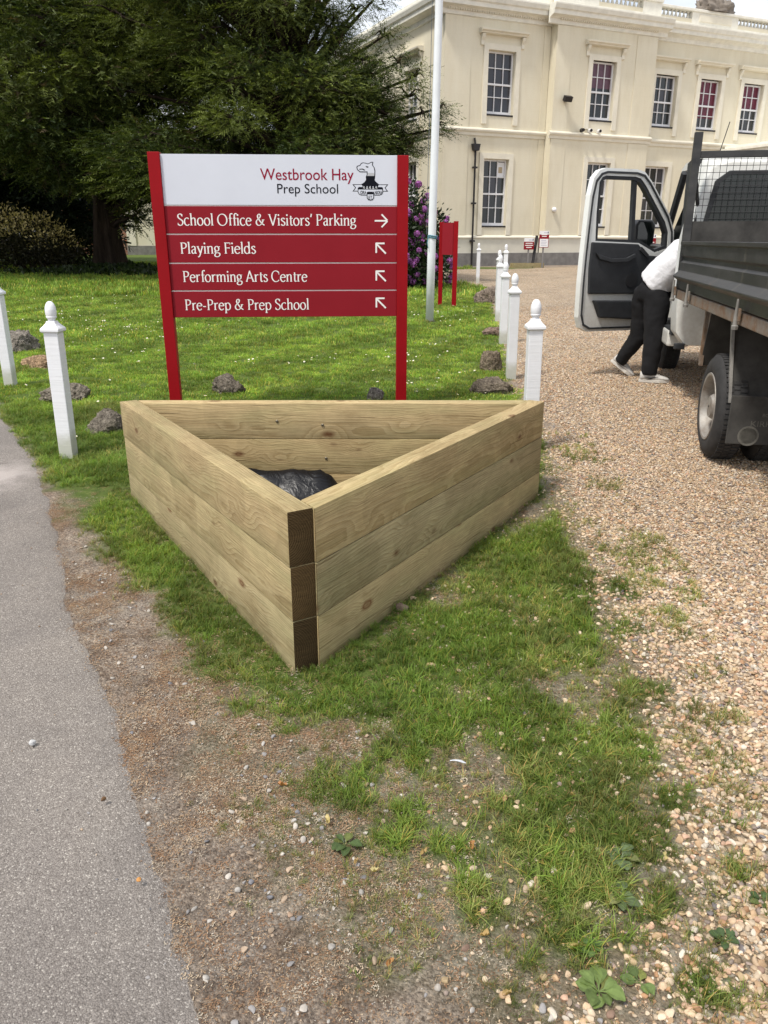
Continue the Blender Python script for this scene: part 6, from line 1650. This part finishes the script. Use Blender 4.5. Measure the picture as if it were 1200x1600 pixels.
def yew(name, base, lab, trunk_r, H_, pads, seed, dark, light, fl=0.5, K=11, per=230, parent_label=None, spread=1.0):
    """pads: list of (cx,cy,cz, rx,ry,rz) in world coordinates"""
    r = np.random.default_rng(seed); pr_ = random.Random(seed)
    e_ = empty(name, base); tag(e_, lab, 'tree', 'dark evergreen trees behind the lawn')
    B = np.array(base)
    tb = MB()
    # fluted trunk
    nseg = 9; ring = 22; vs = []; fs = []
    for i in range(nseg):
        t = i / (nseg - 1); rr = trunk_r * (0.75 * (1 - t) ** 4 + 1.0 - 0.45 * t)
        for q in range(ring):
            a_ = 2 * math.pi * q / ring
            f = 1 + 0.16 * math.sin(3 * a_ + seed) + 0.10 * math.sin(7 * a_ + 2 * t + seed) + 0.06 * pr_.uniform(-1, 1) + (0.35 * max(0, math.sin(5 * a_ + 1)) * (1 - t) ** 6)
            vs.append((rr * f * math.cos(a_) + 0.15 * t * t, rr * f * math.sin(a_), -0.3 + t * H_ * 0.62))
    for i in range(nseg - 1):
        for q in range(ring): fs.append((i * ring + q, i * ring + (q + 1) % ring, (i + 1) * ring + (q + 1) % ring, (i + 1) * ring + q))
    tb.add(vs, fs); trunk = tb.build('trunk', M_bark, e_, smooth=True)
    PV_, FV_, CV_ = [], [], []; nb = 0
    limbs = MB()
    for pi_, (cx, cy, cz, rx, ry, rz) in enumerate(pads):
        c = np.array((cx, cy, cz))
        # limb from the trunk to the pad
        zt = max(0.8, min(H_ * 0.55, (cz - base[2]) * 0.72))
        st = Vector((0.1, 0, zt)); en = Vector(c - B)
        mid_ = st.lerp(en, 0.5) + Vector((pr_.uniform(-.3, .3), pr_.uniform(-.3, .3), 0.25 * (en - st).length * 0.25))
        limbs.tube([st, st.lerp(mid_, 0.5) + Vector((0, 0, .1)), mid_, mid_.lerp(en, 0.6), en], [trunk_r * 0.24, trunk_r * 0.19, trunk_r * 0.14, trunk_r * 0.09, trunk_r * 0.04], 6)
        n = int(per * (rx * ry) ** 0.75 * pr_.uniform(0.8, 1.15))
        d = r.normal(0, 1, (n, 3)); d /= np.linalg.norm(d, axis=1)[:, None]
        rad = r.random(n)[:, None] ** 0.45
        P = c + d * rad * np.array((rx, ry, rz))
        outv = d * np.array((1, 1, 0.35)); away = (c - B) * np.array((1, 1, 0)); away = away / (np.linalg.norm(away) + 1e-6)
        Dd = outv * 0.9 + away * 0.65 + r.normal(0, 0.32, (n, 3)) + np.array((0, 0, 0.02))
        L = fl * r.uniform(0.6, 1.35, n)
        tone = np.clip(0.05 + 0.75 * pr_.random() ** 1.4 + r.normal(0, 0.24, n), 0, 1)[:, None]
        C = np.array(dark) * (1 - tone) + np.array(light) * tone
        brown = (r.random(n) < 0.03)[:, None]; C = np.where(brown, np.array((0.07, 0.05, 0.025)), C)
        V, F_, Cq = fronds(P - B, Dd, L, C, K, 0.030 * fl / .5, 0.15 * fl / .5, seed * 100 + pi_)
        PV_.append(V); FV_.append(F_ + nb); CV_.append(Cq); nb += len(V)
        # fine twigs inside the pad
        for q in range(5):
            a_ = Vector(c - B) + Vector((pr_.uniform(-rx, rx), pr_.uniform(-ry, ry), pr_.uniform(-rz, rz))) * 0.7
            limbs.tube([en, en.lerp(a_, 0.5) + Vector((0, 0, 0.1)), a_], [0.03, 0.02, 0.008], 4, cap=False)
    limbs.build('branches', M_bark, e_, smooth=True)
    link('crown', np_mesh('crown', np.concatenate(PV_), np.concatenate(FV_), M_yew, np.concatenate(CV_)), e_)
    return e_
def pad_cloud(seed, n, cx, cy, sx, sy, z0, z1, r0, taper, keep=None):
    q = random.Random(seed); out = []
    while len(out) < n:
        t = q.random(); z = z0 + (z1 - z0) * t
        R_ = taper(t); a_ = q.uniform(0, 2 * math.pi); rr = R_ * math.sqrt(q.uniform(0.12, 1.0))
        x = cx + sx * rr * math.cos(a_); y = cy + sy * rr * math.sin(a_)
        s = r0 * q.uniform(0.7, 1.25)
        if keep and not keep(x, y, z, s): continue
        out.append((x, y, z, s, s, s * q.uniform(0.35, 0.6)))
    return out
YD, YL = (0.024, 0.040, 0.010), (0.155, 0.185, 0.040)
# old yew with the visible trunk (left)
T1 = (-8.96, 26.7, gzf(-8.96, 26.7))
p1 = pad_cloud(5, 112, -9.6, 26.5, 1.0, 0.85, 3.2, 12.5, 1.3, lambda t: 7.0 - 2.2 * t, lambda x, y, z, s: not (x < -9.9 and y < 28 and z < 4.6))
p1 += pad_cloud(6, 14, -8.2, 24.6, 1.0, 0.4, 2.7, 3.6, 0.9, lambda t: 4.5, lambda x, y, z, s: abs(x + 8.95) > 0.7 and x > -10.2)
p1 += [(-7.6, 25.6, 2.2, 0.6, 0.5, 0.5), (-7.2, 25.4, 2.7, 0.7, 0.5, 0.5), (-8.9, 25.4, 3.1, 0.9, 0.5, 0.45), (-9.7, 25.6, 3.3, 0.8, 0.5, 0.4)]
_q = random.Random(71)
for _i in range(26): p1.append((_q.uniform(-13.5, -4.6), _q.uniform(21.0, 23.4), _q.uniform(3.7, 5.6), 0.95, 0.8, 0.42))
for _i in range(16): p1.append((_q.uniform(-7.5, -4.0), _q.uniform(23.5, 26.5), _q.uniform(3.6, 8.5), 1.1, 1.0, 0.5))
yew('yew_tree', T1, 'old dark yew with a thick bare trunk left of the sign', 0.32, 11, p1, 3, YD, YL, fl=0.42, per=330)
# second yew behind the sign, reaching over the flagpole
T2 = (-2.6, 23.0, gzf(-2.6, 23.0))
def keep2(x, y, z, s): return x + s * 1.15 < (0.55 if z < 5.0 else max(-1.1, -0.05 - 0.32 * (z - 5.0)))
p2 = pad_cloud(8, 125, -2.9, 22.8, 1.0, 0.9, 2.6, 10.8, 1.1, lambda t: 4.6 - 1.6 * t, keep2)
p2 += [(0.6, 21.2, 4.75, 0.6, 0.6, 0.35), (0.95, 21.0, 4.35, 0.5, 0.4, 0.25), (1.35, 20.9, 4.45, 0.30, 0.3, 0.12), (1.25, 20.9, 4.0, 0.40, 0.3, 0.15), (0.75, 21.0, 5.15, 0.35, 0.4, 0.2), (0.35, 21.3, 5.5, 0.45, 0.5, 0.3), (0.35, 21.2, 3.9, 0.6, 0.5, 0.3), (0.7, 21.0, 3.65, 0.4, 0.4, 0.18), (0.0, 21.5, 6.1, 0.4, 0.4, 0.3), (-0.2, 21.5, 6.9, 0.4, 0.4, 0.4)]
_q = random.Random(44)
for _i in range(48):
    _z = _q.uniform(3.1, 8.6); _hi = 0.95 if _z < 5.0 else (0.45 if _z < 6.3 else 0.05)
    _s = _q.uniform(0.4, 0.6); p2.append((_q.uniform(_hi - 1.9, _hi - _s), _q.uniform(20.8, 22.2), _z, _s, _s, _s * 0.5))
yew('yew_tree', T2, 'yew tree rising behind the sign, its branches reaching past the flagpole', 0.42, 10, p2, 4, (0.025, 0.043, 0.011), (0.165, 0.200, 0.042), fl=0.34, per=380)
# taller darker conifer at the far left
T3 = (-17.5, 33.0, gzf(-17.5, 33.0))
p3 = pad_cloud(9, 48, -17.0, 33.0, 1.0, 0.7, 2.5, 14.5, 1.9, lambda t: 6.5 - 2.5 * t)
yew('dark_conifer', T3, 'dark conifer behind the old yew at the left picture edge', 0.45, 13, p3, 6, (0.008, 0.016, 0.008), (0.030, 0.045, 0.016), fl=0.8, per=120)

def leaf_shrub(name, base, lab, blobs, n, size, dark, light, seed, mat=M_leaf, cat='shrub', stems=6, tipcol=None, group=None):
    r = np.random.default_rng(seed); B = np.array(base); e_ = empty(name, base); tag(e_, lab, cat, group)
    b = MB(); q = random.Random(seed)
    for i in range(stems):
        bl = blobs[i % len(blobs)]; en = Vector(np.array(bl[:3]) - B)
        b.tube([(q.uniform(-.2, .2), q.uniform(-.2, .2), -0.05), en * 0.45 + Vector((q.uniform(-.2, .2), q.uniform(-.2, .2), 0)), en], [0.06, 0.04, 0.015], 6)
    b.build('stems', M_bark, e_, smooth=True)
    vol = np.array([bl[3] * bl[4] * bl[5] for bl in blobs]) ** (2 / 3); ch = r.choice(len(blobs), n, p=vol / vol.sum())
    BB = np.array(blobs)
    d = r.normal(0, 1, (n, 3)); d /= np.linalg.norm(d, axis=1)[:, None]; rad = r.random(n)[:, None] ** 0.28
    P = BB[ch, :3] + d * rad * BB[ch, 3:6] * (1 + 0.12 * r.normal(0, 1, (n, 1)))
    low = gz(P[:, 0], P[:, 1]); P[:, 2] = np.maximum(P[:, 2], low + 0.05)
    dirv = d * 0.8 + r.normal(0, 0.55, (n, 3)) + np.array((0, 0, 0.1)); dirv /= np.linalg.norm(dirv, axis=1)[:, None]
    w = np.cross(dirv, d + r.normal(0, 0.5, (n, 3))); w /= (np.linalg.norm(w, axis=1)[:, None] + 1e-6)
    s = size * r.uniform(0.6, 1.3, n)[:, None]; nrm = np.cross(w, dirv)
    V = np.stack([P, P + dirv * s * 0.5 + w * s * 0.2 + nrm * s * 0.05, P + dirv * s, P + dirv * s * 0.5 - w * s * 0.2 + nrm * s * 0.05], 1).reshape(-1, 3) - B
    tone = np.clip(0.5 + r.normal(0, 0.28, n), 0, 1)[:, None]; C = np.array(dark) * (1 - tone) + np.array(light) * tone
    if tipcol is not None:
        top = (P[:, 2] > (BB[ch, 2] + 0.15 * BB[ch, 5])) & (rad[:, 0] > 0.78) & (r.random(n) < 0.75); C[top] = np.array(tipcol) * r.uniform(0.6, 1.2, (top.sum(), 1))
    link('crown', np_mesh('crown', V, np.arange(4 * n).reshape(-1, 4), mat, C), e_)
    return e_, BB
# purple rhododendron
rb = (0.35, 19.6, gzf(0.35, 19.6))
blobs = [(0.35, 19.6, 1.1, 1.0, 1.0, 0.9), (-0.5, 19.9, 1.5, 1.1, 1.0, 1.0), (0.35, 19.8, 2.0, 0.75, 0.8, 0.85), (0.78, 19.5, 1.2, 0.75, 0.8, 0.85), (1.05, 19.4, 0.9, 0.62, 0.7, 0.6), (-1.4, 20.0, 1.4, 1.0, 0.9, 1.0), (0.95, 19.7, 1.75, 0.55, 0.6, 0.55)]
rho, BB = leaf_shrub('rhododendron', rb, 'rhododendron bush with purple flowers right of the sign', blobs, 15000, 0.12, (0.010, 0.020, 0.010), (0.040, 0.062, 0.024), 21, cat='bush')
r = np.random.default_rng(5); VV, FF, CC = [], [], []; nb = 0
for i in range(120):
    bl = blobs[r.integers(len(blobs))]; d = r.normal(0, 1, 3); d[1] = -abs(d[1]); d /= np.linalg.norm(d); c = np.array(bl[:3]) + d * np.array(bl[3:]) * 1.03
    if c[2] < gzf(c[0], c[1]) + 0.15: continue
    m = 26; q = r.normal(0, 1, (m, 3)); q /= np.linalg.norm(q, axis=1)[:, None]; p = c + q * 0.062
    w = np.cross(q, r.normal(0, 1, (m, 3))); w /= np.linalg.norm(w, axis=1)[:, None]; u = np.cross(w, q); s = 0.036
    V = np.stack([p - w * s, p - u * s + q * .012, p + w * s, p + u * s + q * .012], 1).reshape(-1, 3) - np.array(rb)
    VV.append(V); FF.append(np.arange(4 * m).reshape(-1, 4) + nb); nb += 4 * m
    CC.append(np.array((0.34, 0.13, 0.42)) * r.uniform(0.65, 1.25, (m, 1)) + np.array((0.04, 0, 0)))
link('flowers', np_mesh('flowers', np.concatenate(VV), np.concatenate(FF), M_petal, np.concatenate(CC)), rho)
# variegated shrub and dark shrubs at left
sb = (-11.6, 26.6, gzf(-11.6, 26.6))
leaf_shrub('variegated_shrub', sb, 'shrub with pale yellow new leaves left of the yew trunk', [(-11.4, 26.6, 1.4, 1.2, 1.0, 0.85), (-12.5, 26.7, 1.5, 1.3, 1.1, 0.95), (-10.7, 26.7, 1.1, 0.8, 0.8, 0.65), (-13.6, 26.8, 1.3, 1.2, 1.0, 0.9)], 15000, 0.11, (0.010, 0.013, 0.008), (0.060, 0.055, 0.025), 22, tipcol=(0.62, 0.52, 0.24))
DS = [((-12.6, 31.5), 1.7, 2.3, 'dark broad shrub just left of the yew trunk'), ((-13.6, 33.0), 2.6, 3.2, 'dark tall shrub behind the variegated one'), ((-18.0, 31.5), 2.4, 2.8, 'dark shrub at the far left picture edge'), ((-4.2, 31.0), 2.2, 2.6, 'dark shrub behind the sign panel')]
for i, ((x, y), rr, hh, lb) in enumerate(DS):
    z = gzf(x, y); leaf_shrub('dark_shrub', (x, y, z), lb, [(x, y, z + hh * 0.45, rr, rr * 0.8, hh * 0.5), (x - rr * 0.6, y + .2, z + hh * 0.35, rr * 0.7, rr * 0.6, hh * 0.4), (x + rr * 0.5, y - .1, z + hh * 0.4, rr * 0.7, rr * 0.6, hh * 0.5)], 7000, 0.15, (0.008, 0.015, 0.006), (0.035, 0.055, 0.015), 40 + i, group='dark shrubs under the trees')
# distant trees closing the view beyond the lawn
FT = [(-30, 62, 6.5, 11, 'far round tree beyond the left shrubs'), (-20, 66, 6.0, 10, 'far tree seen through the gap left of the yew'), (-42, 60, 7, 12, 'far tree outside the left shrubs'), (-10, 70, 6, 9, 'far tree behind the outbuilding')]
for i, (x, y, rr, hh, lb) in enumerate(FT):
    z = gzf(x, y)
    leaf_shrub('far_tree', (x, y, z), lb, [(x, y, z + hh * 0.55, rr, rr, hh * 0.45), (x - rr * .6, y, z + hh * .4, rr * .7, rr * .7, hh * .35), (x + rr * .6, y, z + hh * .45, rr * .7, rr * .7, hh * .35)], 9000, 0.5, (0.02, 0.032, 0.012), (0.07, 0.10, 0.028), 60 + i, cat='tree', group='far trees beyond the garden')
# ivy-dark ground cover round the yew trunk
r = np.random.default_rng(77); n = 5000
x = T1[0] + r.normal(0, 1.3, n) + 0.4; y = T1[1] - 0.9 + r.normal(0, 0.7, n); P = np.stack([x, y, gz(x, y) + 0.25 * np.exp(-((x - T1[0]) ** 2 + (y - T1[1]) ** 2) / 1.8) * r.random(n) + 0.03], 1)
dv = r.normal(0, 1, (n, 3)); dv[:, 2] = abs(dv[:, 2]); dv /= np.linalg.norm(dv, axis=1)[:, None]; w = np.cross(dv, r.normal(0, 1, (n, 3))); w /= np.linalg.norm(w, axis=1)[:, None]; s = r.uniform(0.05, 0.12, n)[:, None]
V = np.stack([P, P + dv * s + w * s * .6, P + dv * s * 1.8, P + dv * s - w * s * .6], 1).reshape(-1, 3); t = r.random((n, 1))
o = link('ground_cover', np_mesh('ground_cover', V, np.arange(4 * n).reshape(-1, 4), M_leaf, np.array((0.012, 0.022, 0.008)) * (1 - t) + np.array((0.045, 0.07, 0.02)) * t)); tag(o, 'low dark ground cover round the foot of the old yew', 'ground cover', kind='stuff')

# ================================================================== SMALL THINGS IN THE FOREGROUND
# broad-leaved weeds: rosettes
def weed(x, y, rad, nl, seed, lab, tone):
    q = random.Random(seed); e_ = empty('weed', (x, y, gzf(x, y)), q.uniform(0, 6)); tag(e_, lab, 'weed', 'flat weeds on the worn ground')
    for i in range(nl):
        a_ = i * 2.4 + q.uniform(-.2, .2); L = rad * q.uniform(0.65, 1.1); W = L * q.uniform(0.24, 0.33); rise = q.uniform(0.15, 0.55); V = []; F_ = []
        prof = [(0.0, 0.07), (0.12, 0.08), (0.26, 0.16), (0.36, 0.5), (0.46, 0.82), (0.58, 1.0), (0.70, 0.97), (0.80, 0.82), (0.89, 0.55), (0.96, 0.26), (1.0, 0.03)]
        bend = q.uniform(-0.35, 0.35); fold = q.uniform(0.12, 0.42); curl = q.uniform(0.3, 0.8); C_ = []
        for (t, wv) in prof:
            z_ = 0.006 + L * rise * math.sin(t * (1.7 + curl)) * 0.6; aa = a_ + bend * t * t; px_, py_ = math.cos(aa) * L * t, math.sin(aa) * L * t
            for s_ in (-1, -0.5, 0, 0.5, 1):
                wob = 0.07 * W * q.uniform(-1, 1) * abs(s_); ww = W * wv * (1 + 0.10 * q.uniform(-1, 1) * abs(s_))
                V.append((px_ - math.sin(aa) * ww * s_, py_ + math.cos(aa) * ww * s_, z_ + fold * ww * abs(s_) + wob))
        for j in range(len(prof) - 1):
            for s_ in range(4):
                F_.append((5 * j + s_, 5 * j + s_ + 1, 5 * j + 6 + s_, 5 * j + 5 + s_)); C_.append((1.0 if s_ in (1, 2) else 0.84) * q.uniform(0.86, 1.12))
        c = np.array(tone) * q.uniform(0.7, 1.25); c = c * (1, 1, 1) if q.random() < 0.8 else c * (1.35, 1.05, 0.9)
        o = link('leaf', np_mesh('leaf', np.array(V), np.array(F_), M_leaf, c[None, :] * np.array(C_)[:, None], smooth=True), e_)
WD = [(0.44, 1.17, 0.050, 11, 'largest bright green weed rosette at the bottom right', (0.15, 0.21, 0.065)), (0.53, 1.19, 0.038, 6, 'loose green weed just right of the largest rosette', (0.14, 0.20, 0.065)), (0.555, 1.41, 0.045, 8, 'greyish green weed below the grass patch corner', (0.14, 0.19, 0.085)),
      (0.59, 1.53, 0.045, 8, 'greyish green weed at the right tip of the grass patch', (0.135, 0.185, 0.085)), (0.75, 1.29, 0.035, 7, 'small dark weed among the pebbles at lower right', (0.07, 0.11, 0.045)), (0.45, 1.27, 0.03, 6, 'small weed above the largest rosette', (0.10, 0.16, 0.05)), (-0.1, 1.58, 0.045, 7, 'dull green weed on the bare soil below the planter', (0.085, 0.13, 0.045)), (0.88, 1.40, 0.035, 6, 'weed in the pebbles at the right picture edge', (0.08, 0.13, 0.05))]
for i, (x, y, rd, nl_, lb, tn) in enumerate(WD): weed(x, y, rd, nl_, 300 + i, lb, tn)
# fallen leaves
def fallen(x, y, L, seed, c, lab):
    q = random.Random(seed); n_ = 14; V = [(0, 0, 0.004)]
    for i in range(n_):
        a_ = 2 * math.pi * i / n_; rr = L * (0.5 + 0.22 * math.cos(2 * a_) + 0.14 * q.uniform(-1, 1)); V.append((rr * math.cos(a_), rr * math.sin(a_) * 0.75, 0.006 + 0.012 * q.random() + 0.25 * L * abs(math.sin(a_))))
    F_ = [(0, i + 1, (i + 1) % n_ + 1) for i in range(n_)]
    o = link('fallen_leaf', np_mesh('fallen_leaf', np.array(V), np.array(F_), M_leaf, np.tile(np.array(c), (len(F_), 1)), smooth=True), None, (x, y, gzf(x, y) + 0.004), (q.uniform(-.25, .25), q.uniform(-.25, .25), q.uniform(0, 6)))
    tag(o, lab, 'leaf', 'yellow and tan fallen leaves on the verge')
LV = [(0.57, 2.42, 'larger tan leaf at the right of the grass patch'), (0.65, 2.47, 'tan leaf furthest from the camera beside the gravel'), (0.36, 1.97, 'pale yellow leaf in the middle of the grass patch'), (0.22, 1.57, 'yellow leaf on soil at the left tip of the grass patch'),
      (0.10, 1.55, 'yellow leaf on bare soil left of the grass tip'), (-0.15, 1.66, 'yellow leaf on bare soil below the grass tufts'), (-0.07, 1.51, 'yellow leaf on soil near the dull green weed'), (-0.02, 1.48, 'orange brown leaf on soil right of the dull green weed'),
      (0.01, 1.23, 'bright yellow leaf low in the middle of the bare soil'), (0.25, 1.16, 'pale yellow leaf at the bottom edge of the picture'), (0.41, 1.27, 'yellow leaf just left of the largest weed rosette'), (0.22, 1.30, 'orange leaf on the soil left of the weeds'),
      (0.70, 1.53, 'long pale dead leaf among the pebbles'), (-0.29, 1.80, 'yellow leaf on the soil left of the grass tufts'), (0.52, 1.75, 'green yellow leaf at the right side of the grass patch')]
lc = [(0.50, 0.40, 0.17), (0.48, 0.33, 0.14), (0.52, 0.44, 0.22), (0.42, 0.20, 0.08), (0.40, 0.28, 0.12)]
for i, (x, y, lb) in enumerate(LV): fallen(x, y, random.uniform(0.012, 0.021), 500 + i, lc[i % 5], lb)
# white feather
M_feather = simple('feather_white', (0.60, 0.62, 0.66), 0.8, 0.2, 90)
V = []; F_ = []
for i in range(9):
    t = i / 8; w = 0.008 * math.sin(math.pi * min(1, t * 1.02) ** 0.7) + 0.001
    for s_ in (-1, 0, 1): V.append((0.045 * t - 0.022, s_ * w + 0.008 * t * t, 0.008 + 0.006 * math.sin(t * 2.6) - 0.002 * abs(s_)))
for j in range(8):
    for s_ in (0, 1): F_.append((3 * j + s_, 3 * j + s_ + 1, 3 * j + 4 + s_, 3 * j + 3 + s_))
o = link('feather', np_mesh('feather', np.array(V), np.array(F_), M_feather, smooth=True), None, (0.215, 1.87, gzf(0.21, 1.87) + 0.03), (0.35, 0.1, 2.8)); tag(o, 'small white feather lying on the grass before the planter', 'feather')
# single stones
for i, (x, y, s_, c, lb) in enumerate(((-1.06, 1.97, 0.022, (0.5, 0.5, 0.5), 'white grey stone lying alone on the asphalt'), (-0.76, 1.72, 0.016, (0.13, 0.07, 0.03), 'brown pebble on the asphalt path'), (-0.58, 1.44, 0.013, (0.5, 0.24, 0.07), 'orange pebble on the asphalt near its edge'), (0.075, 2.89, 0.05, (0.17, 0.12, 0.09), 'lump of soil at the foot of the right planter side'))):
    k = NT('stone_%d' % i); v = k.coord('Object'); k.base(k.mix(k.noise(v, 60, 4), tuple(0.7 * q for q in c), tuple(min(1, 1.3 * q) for q in c)), 0.85); k.bump(k.noise(v, 120, 4), 0.4, 0.004)
    me = pebble_mesh(90 + i, 3); me.materials.clear(); me.materials.append(k.m)
    z = (float(g_base(y)) + 0.03) if i < 3 else gzf(x, y) + 0.012
    o = link('stone', me, None, (x, y, z), (0, 0, i)); o.scale = (s_, s_, s_); tag(o, lb, 'stone')
SC.cycles.max_bounces = 6; SC.cycles.diffuse_bounces = 3; SC.cycles.glossy_bounces = 2; SC.cycles.transmission_bounces = 3
